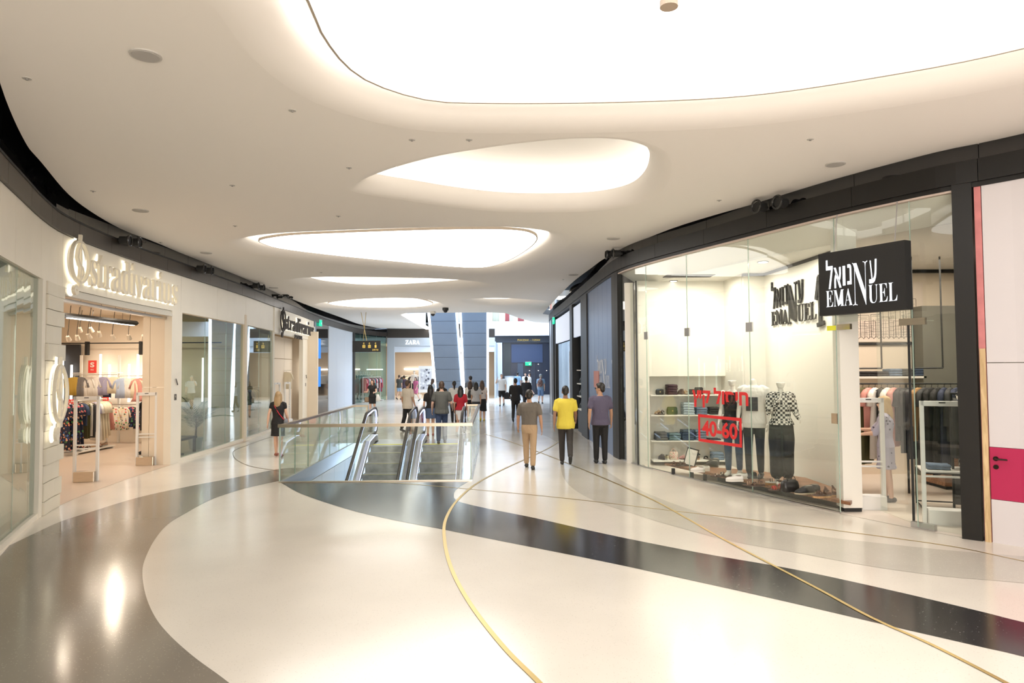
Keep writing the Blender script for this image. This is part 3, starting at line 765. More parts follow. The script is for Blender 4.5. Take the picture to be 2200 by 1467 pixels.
# ================================================================= RIGHT SHOPFRONTS
post(RP, sR(2069, 1158), sR(2113, 1162), 0, 4.42, -.3, .04, M['black_p'], wr, 'black_pillar')
post(RP, sR(1320, 985), sR(1333, 988), 0, 4.40, -.25, .03, M['black_p'], wr, 'black_post')
W5 = sroot('window_5')
gl = [sR(1333, 988), sR(1389, 1005), sR(1478, 1030), sR(1613, 1061), sR(1801.5, 1104)]
for a, b in zip(gl, gl[1:]):
    MB().strip(RP, a + .004, b - .004, .02, 4.34, -.05, -.038, .5).build('pane', M['glass'], W5)
for s in gl[1:]:
    MB().strip(RP, s - .003, s + .003, .02, 4.34, -.052, -.036).build('glass_edge', M['gedge'], W5)
for s in gl[1:4]:
    MB().strip(RP, s - .075, s + .075, 2.74, 2.90, -.056, -.026).build('glass_clamp', M['steel'], W5)
MB().strip(RP, gl[0], sR(2069, 1158), 4.335, 4.36, -.07, .01).build('head_channel', C('pinkish metal', (.62, .5, .44), rough=.35), W5)
MB().strip(RP, gl[0], gl[-1], 0, .02, -.07, -.02).build('floor_channel', M['steel'], W5)
MB().strip(RP, gl[-1] - .1, gl[-1] + .0, 1.3, 1.45, -.056, -.02).build('lock_plate', M['steel_w'], W5)
# doorway: transom panes above, side pane at the right, patch fittings
W6 = sroot('window_6')
a, b, c = gl[-1], sR(1969, 1136), sR(2069, 1158)
MB().strip(RP, a + .005, b - .005, 2.78, 4.34, -.05, -.038).build('pane', M['glass'], W6)
MB().strip(RP, b + .005, c, .03, 4.34, -.05, -.038).build('pane', M['glass'], W6)
MB().strip(RP, b - .003, b + .003, .03, 4.34, -.052, -.036).build('glass_edge', M['gedge'], W6)
bp = RP.p3(b, 0, -.05)
MB().box(bp.x - .01, bp.x + .005, bp.y, bp.y + .9, .05, 3.5).build('open_door_leaf', M['glass'], W6)
MB().cbox((bp.x, bp.y, 2.73), (.34, .05, .09), RP.yaw(b)).build('patch_fitting', M['steel_w'], W6)
ap = RP.p3(a, 0, -.05); MB().cbox((ap.x + .1, ap.y, 2.72), (.26, .05, .08), RP.yaw(a)).build('patch_fitting', M['steel_w'], W6)
MB().cbox((ap.x - .1, ap.y - .06, 2.70), (.14, .02, .07), RP.yaw(a)).build('yellow_tape', C('yellow tape', (.75, .75, .05)), W6)
MB().cbox((bp.x + .1, bp.y - .05, 2.74), (.08, .02, .06), RP.yaw(b)).build('yellow_tape', C('yellow tape'), W6)
MB().cbox((bp.x + .07, bp.y, .04), (.3, .07, .08), RP.yaw(b)).build('floor_fitting', M['steel'], W6)
MB().tube([bp + Vector((-.03, .05, .1)), bp + Vector((-.03, .05, 2.7))], .018, 6).build('door_rod', M['black'], W6)

# interior shell of the right shop
wsr = sroot('wall_shop_right')
cA = gp(1803, 1099); cB = gp(1844, 1096); yP = 10.12
WLG = Path([(5.16, 13.9), (5.31, 10.8)], False)             # lettering wall, seen obliquely
MB().box(4.86, 5.14, yP, yP + .22, .06, 4.34).build('white_pier', M['white'], wsr)
MB().box(4.87, 5.13, yP + .01, yP + .21, 0, .06).build('pier_base', M['black'], wsr)
MB().strip(WLG, 0, WLG.len, 0, 3.99, -.12, 0).build('lettering_wall', M['white'], wsr)
MB().strip(WLG, 0, WLG.len, 3.99, 4.05, -.12, .01).build('black_shadow_gap', M['black'], wsr)
MB().box(4.74, 5.2, 13.9, 14.0, 0, 3.99).build('corner_wall', M['white'], wsr)
MB().box(4.74, 5.2, 13.89, 14.0, 3.99, 4.05).build('black_shadow_gap', M['black'], wsr)
MB().box(4.72, 4.80, 14.0, 15.5, 0, 4.05).build('corner_wall', M['white'], wsr)
# shelf niche
xl, xr, yb = 3.02, 4.72, 15.45
MB().box(xl, xr, yb, yb + .1, 0, 4.05).build('niche_back', M['white'], wsr)
MB().box(xl, xr, yb - .32, yb, 1.94, 4.05).build('niche_bulkhead', M['white'], wsr)
MB().box(2.78, xl, 15.05, yb, 0, 4.05).build('niche_side', M['white'], wsr)
MB().box(2.735, 2.755, 15.0, 15.06, 0, 4.05).build('black_trim', M['black'], wsr)
MB().box(2.56, 2.735, 15.35, 15.45, 0, 4.05).build('niche_side', M['white'], wsr)
MB().prism([(3.0, 16), (3.4, 14.6), (4.4, 12.0), (5.1, 10.5), (5.65, 9.5), (6.0, 9.0), (6.3, 8.6), (9.6, 8.5), (9.6, 13.9), (5.3, 14.3), (4.9, 16)], 4.05, 4.12).build('shop_ceiling', M['white'], wsr)
for i in range(5): MB().box(3.2, 4.2, 14.0 + i * .09, 14.03 + i * .09, 4.035, 4.05).build('air_slot', M['black'], wsr)
MB().prism([(2.95, 14.3), (4.02, 11.75), (4.8, 10.3), (5.3, 10.3), (5.3, 10.8), (5.14, 13.85), (4.74, 13.85), (4.7, 15.4), (2.8, 15.4)], .004, .012).build('window_floor', M['palefloor'], wsr)
zsh = (1.53, 1.09, .53, .12)
shelves = []
for i, z in enumerate(zsh):
    s = tag(MB().box(xl + .02, xr - .02, yb - (.42 if i < 3 else .62), yb - .005, z - .025, z).build('wall_shelf', M['white'], bevel=.004), ['thin white wall shelf, top of four, holding handbags and dark folded trousers', 'thin white wall shelf with a green bag and pale jeans', 'thin white wall shelf carrying only stacks of folded jeans', 'lowest white shelf near the floor with a floral bag'][i], 'shelf', 'white shelves in the window niche')
    shelves.append(s)
# back room
MB().box(5.25, 9.6, 13.6, 13.7, 0, 4.05).build('rear_wall', M['cream'], wsr)
MB().box(9.5, 9.6, 8.5, 13.6, 0, 4.05).build('side_wall', C('dark grey wall', (.16, .155, .13)), wsr)
MB().box(7.95, 9.5, 13.2, 13.6, 0, 3.3).build('grey_cabinet', C('dark grey wall'), wsr)
MB().box(5.4, 9.6, 13.5, 13.6, 3.99, 4.05).build('black_shadow_gap', M['black'], wsr)
MB().box(5.4, 8.1, 13.55, 13.6, 2.56, 2.6).build('black_line', M['black'], wsr)

m = MB(); rg = []
for s in RP.stations(gl[0], sR(2069, 1158), .3):
    q, w = RP.at(s, -.075), RP.at(s, -.55); rg.append([(q.x, q.y, 4.33), (w.x, w.y, 4.05), (w.x, w.y, 4.08), (q.x, q.y, 4.36)])
fixn(m.loft(rg).build('sloped_soffit', M['white'], wsr))
# recessed ceiling lamps in the window
def lamp_ring(p, r, label):
    t = thing('recessed_downlight', label, 'ceiling light', p)
    MB().cyl((0, 0), r, -.012, 0, 20).build('trim_ring', M['black'], t); MB().cyl((0, 0), r * .8, -.016, -.012, 20).build('lens', M['led_white'], t)
lamp_ring(gp(1639, 562, 4.05), .1, 'round downlight in the shop window ceiling before the raised black lettering')
lamp_ring(gp(1447, 603, 4.05), .09, 'small round downlight in the shop window ceiling above the shelves')

# wooden display platform, curved front
pf = thing('display_platform', 'low walnut platform with curved front behind the window glass, carrying shoes', 'platform', (*RP.at(sR(1613, 1061), -.3), 0))
a, b = sR(1416, 1010), sR(1815, 1107)
fr = [RP.at(s, -.13) for s in RP.stations(a, b, .3)]
bk = [Vector((5.24, 10.5)), Vector((5.2, 12.2)), Vector((4.6, 13.1)), Vector((3.3, 13.9))]
MB().prism([tuple(p) for p in fr + bk], .125, .17).build('top', M['wood'], pf, world=True)
fr2 = [RP.at(s, -.28) for s in RP.stations(a + 1.5, b - .1, .3)]
MB().prism([tuple(p) for p in fr2 + [Vector((4.8, 10.8)), Vector((4.6, 12.4)), Vector((4.2, 12.7))]], .012, .125).build('recessed_plinth', M['black'], pf, world=True)
for q in ((3.2, 13.7), (3.45, 13.25), (3.62, 12.95)): MB().box(q[0] - .03, q[0] + .03, q[1] - .03, q[1] + .03, .012, .125).build('leg', M['black'], pf, world=True)

# hoarding right of the pillar: pink strip, pine batten, white boards, magenta door band
hr = sroot('wall_hoarding_right')
a = sR(2114, 1162); b = sR(2131, 1163)
MB().strip(RP, a + .01, b, 0, 4.42, -.06, 0).build('pink_strip', M['pinkboard'], hr)
MB().strip(RP, b - .06, b, 0, 2.35, .0, .03).build('pine_batten', M['pine'], hr)
c = b; d = min(RP.len - 2, b + 3.2)
for p, q in ((c + .01, c + 1.25), (c + 1.26, d)):
    for z0, z1, m in ((0, .52, 'whiteboard'), (.525, 1.15, 'magenta'), (1.155, 2.17, 'whiteboard'), (2.18, 4.42, 'whiteboard')):
        MB().strip(RP, p, q, z0, z1, -.05, .005).build('hoarding_board', M[m], hr)
MB().strip(RP, d + .01, RP.len - .5, 0, 4.42, -.05, .005).build('hoarding_board', M['whiteboard'], hr)
hs, hz = RP.hit(2140, 985)
dh = thing('door_handle', 'dark lever handle on the magenta hoarding door', 'handle', RP.p3(hs, hz))
mb = MB(); mb.tube([RP.p3(hs, hz, .0), RP.p3(hs, hz, .06), RP.p3(hs + .13, hz, .07)], .011, 8); mb.build('lever', M['bronze'] and C('dark bronze', (.05, .035, .03), rough=.3, metal=1), dh, world=True)
for z in (hz, hz - .1): MB().tube([RP.p3(hs, z, .004), RP.p3(hs, z, .018)], .028, 14).build('rose', C('dark bronze'), dh, world=True)

# navy hoarding
hn = sroot('wall_hoarding_navy')
a, b = sR(1265, 943), sR(1320, 985)
n = 6; cc = [a + (b - a) * i / n for i in range(n + 1)]
pieces(RP, cc, 0, 4.36, -.06, 0, 'navy_board', M['navy'], hn, .01)
tag(MB().strip(RP, *sorted((RP.hit(1278, 830)[0], RP.hit(1288, 830)[0])), RP.hit(1283, 832)[1], RP.hit(1283, 797)[1], .005, .03).build('wall_plate', C('dusty pink', (.45, .22, .2))), 'small dusty pink plate on the navy hoarding', 'plate')
# black fronted shops further on
for u0, u1 in ((1252, 1265), (1228, 1233), (1187, 1192), (1177, 1185.5)):
    post(RP, *sorted((sR(u0, 905), sR(u1, 905))), 0, 4.36, -.2, .04, M['black_p'], wr, 'black_post')
post(RP, sR(1185.7, 905), sR(1187, 905), 0, 4.36, -.02, .045, M['steel'], wr, 'steel_edge')
a, b = sR(1193, 905), sR(1252, 930)
W7 = sroot('window_7'); mid = sR(1229, 915)
MB().strip(RP, a, mid, .05, 3.15, -.08, -.07).build('pane', M['glass'], W7)
MB().strip(RP, mid + .1, mid + .3, 0, 3.2, -.3, -.1).build('dark_jamb', M['black_p'], W7)
MB().strip(RP, a, a + (mid - a) * .05, 0, 4.3, -.1, 0).build('frame', M['black_p'], W7)
for q0, q1 in ((a, mid), (mid + .15, b)):
    MB().strip(RP, q0 + .05, q1 - .05, 3.2, 4.25, -.1, -.02).build('lit_fascia_board', C('lit white fascia', (.75, .8, .9), emit=(.7, .8, 1), es=.5), W7)
MB().strip(RP, RP.hit(1205, 660)[0], b, 0, 4.3, -2.6, -2.5).build('rear_wall', C('shop dark', (.05, .05, .06)), W7)
MB().strip(RP, 2.2, a, 0, 4.3, -2.2, -2.1).build('rear_wall', C('shop dark'), W7)
cab = thing('display_cabinet', 'narrow white lit shelving cabinet with glassware in the black fronted shop', 'cabinet', RP.p3(b - .7, 0, -.3))
MB().strip(RP, b - 1.5, b - .15, .75, 2.05, -.35, -.3).build('lit_back', C('lit shelf back', (.7, .8, .85), emit=(.75, .88, 1), es=.9), cab, world=True)
for z in (.75, 1.18, 1.6, 2.05): MB().strip(RP, b - 1.5, b - .15, z - .015, z + .015, -.3, -.02).build('shelf', M['white'], cab, world=True)
MB().strip(RP, b - 1.5, b - .15, 0, .73, -.3, -.05).build('base', M['black_p'], cab, world=True)
rnd = random.Random(5)
for k in range(9):
    s = b - 1.4 + (k % 3) * .45; z = (.765, 1.195, 1.615)[k // 3]; p = RP.p3(s, z + .001, -.16); r = .05 + .02 * rnd.random()
    prof = [(r * .5, 0), (r, .03), (r * 1.1, .1), (r * .7, .16), (r * .35, .19), (r * .4, .24)]
    o = MB().loft([[(r_ * math.cos(t * math.pi / 5), r_ * math.sin(t * math.pi / 5), z_) for t in range(10)] for r_, z_ in prof]).build('vase', C('dark glassware', (.03, .04, .05), rough=.1), smooth=True)
    o.location = p; tag(o, 'dark vase in the lit cabinet, %s shelf, %s' % (('bottom', 'middle', 'top')[k // 3], ('far end', 'centre', 'near end')[k % 3]), 'vase', 'vases in the lit cabinet')
# shop shelving seen through the pane
for k in range(4):
    z = .5 + .6 * k; s0_ = a + (mid - a) * .55
    sh_ = thing('shop_shelf', 'pale shelf of small wares behind the black fronted window, %s' % ('lowest', 'second from the bottom', 'third from the bottom', 'topmost')[k], 'shelf', RP.p3(s0_, z, -.9), 0, 'shelves behind the black framed window')
    MB().strip(RP, a + .6, mid, z, z + .03, -1.2, -.9).build('board', C('lit white fascia'), sh_, world=True)
    for j in range(6):
        s = a + .9 + j * (mid - a - 1.2) / 6; MB().strip(RP, s, s + .35, z + .03, z + .2 + .08 * (j % 3), -1.1, -.93).build('packet', C('packet%d' % (j % 4), [(.6, .2, .08), (.1, .12, .15), (.5, .55, .6), (.3, .15, .1)][j % 4]), sh_, world=True)

# ================================================================= ESCALATORS AND THE WELL
well = sroot('wall_stairwell')
def lb(x0, x1, y0, y1, z0, z1): return MB().box(x0, x1, y0, y1, z0, z1, EM)
lb(-.12, 0, -1, EL + .1, -5.2, -.3).build('well_side', M['white'], well)
for i in range(6):
    y = -.6 + i * 1.22
    for z0, z1 in ((-1.5, -.32), (-2.75, -1.52), (-4, -2.77)):
        lb(0, .012, y + .01, y + 1.21, z0, z1).build('well_panel', C('well white', (.7, .72, .78), rough=.35), well)
        for q in (.1, 1.05):
            if z0 > -2: lb(.012, .03, y + q, y + q + .07, z0 + .12, z0 + .15).build('panel_clip', M['black'], well)
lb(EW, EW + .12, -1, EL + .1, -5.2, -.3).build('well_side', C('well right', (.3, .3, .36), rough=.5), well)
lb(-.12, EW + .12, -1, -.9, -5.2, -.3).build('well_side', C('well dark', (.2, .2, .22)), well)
lb(-.12, EW + .12, -1, EL + 3, -5.3, -5.2).build('well_floor', M['palegrey'], well)
for x0, x1, y0, y1 in ((-.04, .02, 0, EL), (EW - .02, EW + .04, 0, EL), (0, EW, -.04, .02)):
    lb(x0, x1, y0, y1, -.30, .012).build('steel_edge_trim', M['steel'], well)
lb(-.03, EW + .03, -.05, -.0, .0, .02).build('brass_kerb', M['steel_w'], well)
NOSE = math.tan(R(30))
def zs(y):                                     # step line height along the flight, local y; 0 at the comb
    d = (EL - .75) - y
    if d <= -.25: return 0
    if d < .25: return -NOSE * (d + .25) ** 2
    return -NOSE * d
def esc(x0, x1, label, side):
    t = thing('escalator', label, 'escalator', EM @ Vector(((x0 + x1) / 2, EL, 0)), ESCA)
    X = lambda m: m
    w0, w1 = x0 + .20, x1 - .20                # clear step width
    k = 0; y = EL - .4
    while y > -.9:
        z = zs(y - .2)
        m = MB().box(w0, w1, y - .4, y, z - .03, z, EM); m.box(w0, w1, y - .405, y - .385, z - .24, z - .03, EM)
        m.build('step', M['tread'], t, world=True)
        if k > 0: MB().box(w0, w1, y - .405, y - .375, z + .001, z + .004, EM).build('yellow_step_line', C('step yellow', (.45, .42, .1)), t, world=True)
        y -= .4; k += 1
    MB().box(w0, w1, EL - .42, EL - .36, -.02, .006, EM).build('comb', M['comb'], t, world=True)
    MB().box(x0, x1, EL - .38, EL + .95, -.05, .008, EM).build('landing_plate', M['steel'], t, world=True)
    ys = [-.9 + i * .25 for i in range(int((EL + .9 - .9) / .25) + 1)]
    for sx, inner in ((x0, 1), (x1, -1)):
        c = sx + inner * .10                   # balustrade plane
        # handrail: up the slope, level, around the newel, back under
        top = [(y, zs(y) + 1.0) for y in ys] + [(EL + .1, 1.0), (EL + .45, 1.0)]
        ny = EL + .45
        arc = [(ny + .34 * math.sin(a_), 1.0 - .34 + .34 * math.cos(a_)) for a_ in [math.pi * q / 10 for q in range(1, 11)]]
        arc = [(ny + .3 * math.sin(a_) , .62 + .38 * math.cos(a_)) for a_ in [math.pi * q / 12 for q in range(1, 13)]]
        path = top + arc + [(EL + .2, .24)]
        P = [EM @ Vector((c, y, z)) for y, z in path]
        hr_ = MB().tube(P, .042, 8, r2=.7, up=(0, 0, 1)).build('handrail', M['rubber'], t, world=True, smooth=True)
        # light line just below the handrail, on the inner side
        q = [EM @ Vector((c + inner * .016, y, z - .07)) for y, z in top] + [EM @ Vector((c + inner * .016, ny + (y - ny) * .8, .62 + (z - .62) * .82)) for y, z in arc]
        MB().tube(q, .011, 6).build('light_line', M['led_blue'], hr_, world=True)
        # glass
        lo = [(y, zs(y) + .22) for y in ys] + [(EL + .1, .22), (EL + .45, .24)]
        vs = []; n = len(lo)
        up_ = top[:len(ys)] + [(EL + .1, 1.0), (EL + .45, 1.0)]
        m = MB()
        m.loft([[EM @ Vector((c - .006, a_[0], a_[1])), EM @ Vector((c + .006, a_[0], a_[1])), EM @ Vector((c + .006, b_[0], b_[1])), EM @ Vector((c - .006, b_[0], b_[1]))] for a_, b_ in zip(lo, up_)])
        half = [(.0, .38)] + [(.3 * math.sin(math.pi * q / 12), .38 * math.cos(math.pi * q / 12)) for q in range(1, 13)]
        m.add([EM @ Vector((c, ny, .62))] + [EM @ Vector((c, ny + a_, .62 + b_)) for a_, b_ in half], [(0, i, i + 1) for i in range(1, 13)])
        m.build('glass_balustrade', M['glass_r'], t, world=True)
        # steel deck and skirt, rounded hump over the comb
        dk = []
        for y in ys: dk.append((y, zs(y) + .26))
        dk += [(EL + .05, .26), (EL + .3, .24), (EL + .5, .16), (EL + .6, .0)]
        m = MB(); m.loft([[EM @ Vector((c - inner * .05, y, z)), EM @ Vector((c + inner * .08, y, z - .02)), EM @ Vector((c + inner * .105, y, z - .2 if z > .2 or y < EL else -.0)), EM @ Vector((c - inner * .05, y, z - .2 if z > .2 or y < EL else -.0))] for y, z in dk])
        sk_ = fixn(m.build('steel_skirt', M['steel'], t, world=True, smooth=False))
        m = MB(); m.loft([[EM @ Vector((c - inner * .06, y, z + .02)), EM @ Vector((c - inner * .02, y, z + .02)), EM @ Vector((c - inner * .02, y, z - .5)), EM @ Vector((c - inner * .06, y, z - .5))] for y, z in dk[:-3]])
        fixn(m.build('outer_cladding', C('lavender steel', (.45, .46, .58), rough=.25, metal=.7), t, world=True))
        MB().tube([EM @ Vector((c + inner * .1, y, z - .03)) for y, z in dk[:-2]], .009, 6).build('skirt_light_line', M['led_blue'], sk_, world=True)
    return t
esc(.42, 1.83, 'left escalator of the pair, empty, descending behind the glass rail', 0)
esc(1.86, 3.27, 'right escalator of the pair, with a man in a grey t-shirt at its top', 1)
# glass railing around the well
gr = thing('glass_railing', 'frameless glass railing with flat bronze handrail around the escalator well', 'railing', ESC0, ESCA)
RH = 1.07
def rpane(x0, x1, y0, y1, z0=-.05, z1=RH - .03): MB().box(x0, x1, y0, y1, z0, z1, EM).build('glass_pane', M['glass_r'], gr, world=True)
rpane(.0, EW, -.022, -.008, .02)
n = 7
for i in range(n):
    y0, y1 = i * (EL + .1) / n, (i + 1) * (EL + .1) / n - .012
    rpane(-.022, -.008, y0, y1); rpane(EW + .008, EW + .022, y0, y1)
    MB().box(-.026, -.004, y1 + .003, y1 + .009, -.05, RH - .03, EM).build('glass_edge', M['gedge'], gr, world=True)
    MB().box(EW + .004, EW + .026, y1 + .003, y1 + .009, -.05, RH - .03, EM).build('glass_edge', M['gedge'], gr, world=True)
for x in (-.015, EW + .015): MB().box(x - .012, x + .012, -.025, -.012 + .01, 0, RH - .03, EM).build('glass_edge', M['gedge'], gr, world=True)
MB().box(-.05, EW + .05, -.045, .015, RH - .03, RH + .03, EM).build('handrail', M['bronze'], gr, world=True)
for x in (-.015, EW + .015): MB().box(x - .03, x + .03, .015, EL + .1, RH - .03, RH + .02, EM).build('handrail', M['bronze'], gr, world=True)
MB().box(-.045, .38, EL + .1, EL + .16, RH - .03, RH + .02, EM).build('handrail', M['bronze'], gr, world=True)
MB().box(EW - .35, EW + .045, EL + .1, EL + .16, RH - .03, RH + .02, EM).build('handrail', M['bronze'], gr, world=True)
rpane(0, .35, EL + .12, EL + .135, .0); rpane(EW - .33, EW, EL + .12, EL + .135, .0)
MB().box(.33, .37, EL + .1, EL + .14, 0, RH - .03, EM).build('end_post', M['bronze'], gr, world=True)
# ================================================================= PEOPLE AND MANNEQUINS
_voxscene = None
def remesh(mb, voxel, material, name, mats=None, assign=None, smooth=2):
    """fuse overlapping closed shapes into one continuous skin"""
    me = mb.mesh(name + '_raw', material)
    bm = bmesh.new(); bm.from_mesh(me); bmesh.ops.recalc_face_normals(bm, faces=bm.faces[:]); bm.to_mesh(me); bm.free()
    o = bpy.data.objects.new('raw', me); COL.objects.link(o)
    md = o.modifiers.new('r', 'REMESH'); md.mode = 'VOXEL'; md.voxel_size = voxel; md.use_smooth_shade = True
    if smooth:
        sm = o.modifiers.new('s', 'SMOOTH'); sm.iterations = smooth; sm.factor = .5
    dg = bpy.context.evaluated_depsgraph_get()
    out = bpy.data.meshes.new_from_object(o.evaluated_get(dg)); out.name = name
    bpy.data.objects.remove(o); bpy.data.meshes.remove(me)
    return out
def blob(mb, voxel, material, name, parent, smooth=2, **t):
    me = remesh(mb, voxel, material, name, smooth=smooth)
    o = bpy.data.objects.new(name, me); COL.objects.link(o); o.parent = parent
    return tag(o, **t)
def stack(mb, st, n=16):
    """st: (x, y, z, rx, ry) stations, elliptical"""
    return mb.loft([[(x + rx * math.cos(2 * math.pi * k / n), y + ry * math.sin(2 * math.pi * k / n), z) for k in range(n)] for x, y, z, rx, ry in st])
def limb(mb, pts, rs, n=12):
    pts = [Vector(p) for p in pts]
    mb.tube(pts, rs, n)
    mb.sph(pts[0], rs[0] * .98, 10); mb.sph(pts[-1], rs[-1] * .98, 10)
    return mb
V = Vector
def clothify(m):
    """soft folds in worn cloth"""
    nt = m.node_tree; b = nt.nodes.get('Principled BSDF')
    if not b or b.inputs['Normal'].is_linked: return
    tc = nt.nodes.new('ShaderNodeTexCoord'); mp = nt.nodes.new('ShaderNodeMapping'); mp.inputs['Scale'].default_value = (1, 1, .5)
    n = nt.nodes.new('ShaderNodeTexNoise'); n.inputs['Scale'].default_value = 9; n.inputs['Detail'].default_value = 2; n.inputs['Distortion'].default_value = .8
    bp = nt.nodes.new('ShaderNodeBump'); bp.inputs['Strength'].default_value = .7; bp.inputs['Distance'].default_value = .03
    nt.links.new(tc.outputs['Object'], mp.inputs[0]); nt.links.new(mp.outputs[0], n.inputs['Vector']); nt.links.new(n.outputs['Fac'], bp.inputs['Height']); nt.links.new(bp.outputs[0], b.inputs['Normal'])
def person(u, vf, h, rz, label, sex='m', skin=0, hair='black', hairlen='short', legs=(.25, -.2), bends=(.15, .45), arms=((-.2, .25, .12), (.25, .3, .12)),
           top=None, bottom=None, shoes=(.02, .02, .02), fine=False, lean=0, extra=None, pos=None, head='full', sleeve='short', name='person', cat='person', mskin=None, belly=0, group=None, neck_turn=0, hidefeet=False):
    """top = (material, kind, hem z), bottom = (material, kind, hem z); arms = (swing, elbow bend, outward) right then left; local +Y is forward"""
    p = pos if pos is not None else gp(u, vf, 0)
    S = h / 1.75
    root = thing(name, label, cat, p, rz, group)
    vx = .0095 if fine else .014
    female = sex == 'f'
    sw = .165 if female else .19; hw = .085
    sk = mskin or SK[skin]
    # legs
    lp = []
    for sx, a, b in ((1, legs[0], bends[0]), (-1, legs[1], bends[1])):
        hip = V((sx * hw, 0, .93)); kn = hip + .43 * V((0, math.sin(a), -math.cos(a))); an = kn + .415 * V((0, math.sin(a - b), -math.cos(a - b)))
        lp.append([hip, kn, an, a - b])
    low = min(l[2].z for l in lp); dz = .085 - low
    for l in lp:
        for i in range(3): l[i] = l[i] + V((0, 0, dz))
    Z = dz
    hz = .93 + Z
    ly = lambda z: lean * (z - .9)             # forward lean
    body = MB()
    if female: tor = [(.80, .15, .10), (.88, .165, .115), (.96, .155, .108), (1.06, .118, .088), (1.16, .125, .09), (1.28, .15, .112), (1.36, .155, .10), (1.42, .12, .078), (1.455, .06, .055)]
    else: tor = [(.80, .14, .10), (.88, .16, .115), (.96, .155, .11), (1.06, .148, .105 + belly), (1.18, .158, .11 + belly), (1.30, .18, .12), (1.38, .185, .11), (1.44, .14, .085), (1.475, .065, .06)]
    tor = [(z + Z, a, b) for z, a, b in tor]
    stack(body, [(0, ly(z), z, a, b) for z, a, b in tor])
    for l in lp: limb(body, [l[0], (l[0] + l[1]) / 2, l[1], l[1].lerp(l[2], .35), l[2]], [.088, .072, .055, .056, .036])
    for l in lp:
        f = l[2]; c, s_ = math.cos(l[3]), math.sin(l[3])
        d = V((0, math.cos(l[3] * .8), math.sin(l[3] * .8))) if l[3] < 0 else V((0, 1, 0))
        limb(body, [f + V((0, 0, -.01)) - d * .035 - V((0, 0, .03)), f + d * .06 - V((0, 0, .045)), f + d * .15 - V((0, 0, .055))], [.034, .032, .026], 10)
    # arms and hands
    ap = []
    for sx, (sw_, eb, outw) in ((1, arms[0]), (-1, arms[1])):
        sh = V((sx * (sw - .005), ly(1.40), 1.405 + Z))
        d1 = V((sx * math.sin(outw), math.sin(sw_) * math.cos(outw), -math.cos(sw_) * math.cos(outw)))
        el = sh + .285 * d1
        d2 = V((sx * math.sin(outw) * .3 - (sx * max(0, eb - 1.2) * .6), math.sin(sw_ + eb), -math.cos(sw_ + eb))).normalized()
        wr_ = el + .245 * d2
        limb(body, [sh, sh.lerp(el, .5), el, el.lerp(wr_, .3), wr_], [.05 if female else .056, .042 if female else .05, .036, .038, .024])
        # hand: palm, four fingers and thumb
        fw = V((0, 1, 0)) if abs(d2.y) < .8 else V((0, 0, 1)); side = (fw - d2 * fw.dot(d2)).normalized(); nrm = d2.cross(side) * -sx
        pc = wr_ + d2 * .05
        rot = Matrix((side, nrm, d2)).transposed()
        body.ell(pc, (.04, .016, .052), 12, 8, rot)
        for i in range(4):
            L_ = (.062, .074, .07, .054)[i]; b0 = wr_ + d2 * .088 + side * (.030 - .020 * i)
            k1 = b0 + d2 * L_ * .5 + nrm * .008; k2 = k1 + (d2 * .75 + nrm * .66).normalized() * L_ * .5
            body.tube([b0 - d2 * .02, b0, k1, k2], [.0095, .0095, .009, .007], 8)
        t0 = wr_ + d2 * .03 + side * .03; body.tube([t0, t0 + side * .022 + d2 * .025 + nrm * .01, t0 + side * .026 + d2 * .058 + nrm * .02], [.012, .0105, .008], 8)
        ap.append((sh, el, wr_, d2))
    # neck and head
    hy = ly(1.62)
    hc = V((0, hy + .012, 1.628 + Z))
    if head != 'none': limb(body, [V((0, ly(1.43), 1.43 + Z)), V((0, hy - .004, 1.52 + Z)), V((0, hy, 1.56 + Z))], [.062 if not female else .052, .05 if not female else .043, .045], 12)
    else: limb(body, [V((0, ly(1.43), 1.43 + Z)), V((0, ly(1.5), 1.53 + Z))], [.062, .052], 12)
    TR = Matrix.Translation(hc) @ Matrix.Rotation(neck_turn, 4, 'Z') @ Matrix.Translation(-hc)
    hb = MB()
    if head == 'full':
        hb.ell(hc + V((0, -.012, .022)), (.074, .093, .1), 16, 12)
        hb.ell(hc + V((0, .022, -.03)), (.058, .066, .085), 14, 10)
        hb.ell(hc + V((0, .09, -.022)), (.013, .02, .026), 8, 6)          # nose
        hb.ell(hc + V((0, .078, -.068)), (.024, .012, .010), 8, 6)        # lips
        hb.ell(hc + V((0, .068, -.105)), (.022, .018, .016), 8, 6)        # chin
        for sx in (-1, 1):
            hb.ell(hc + V((sx * .076, -.004, -.018)), (.010, .019, .031), 8, 6)
            hb.ell(hc + V((sx * .03, .076, .018)), (.022, .012, .008), 8, 6)  # brow
    elif head == 'half':
        stack(hb, [(0, hc.y + .01, hc.z - .10, .03, .035), (0, hc.y + .02, hc.z - .085, .05, .065), (0, hc.y + .012, hc.z - .04, .066, .085), (0, hc.y + .008, hc.z - .005, .072, .09)])
        hb.ell(hc + V((0, .092, -.03)), (.012, .018, .02), 8, 6)
    hb.xf(TR); body.add(hb.v, hb.f)
    K = Matrix.Scale(S, 4)
    def X(m): return m.xf(K)
    blob(X(body), vx, sk, 'body', root)
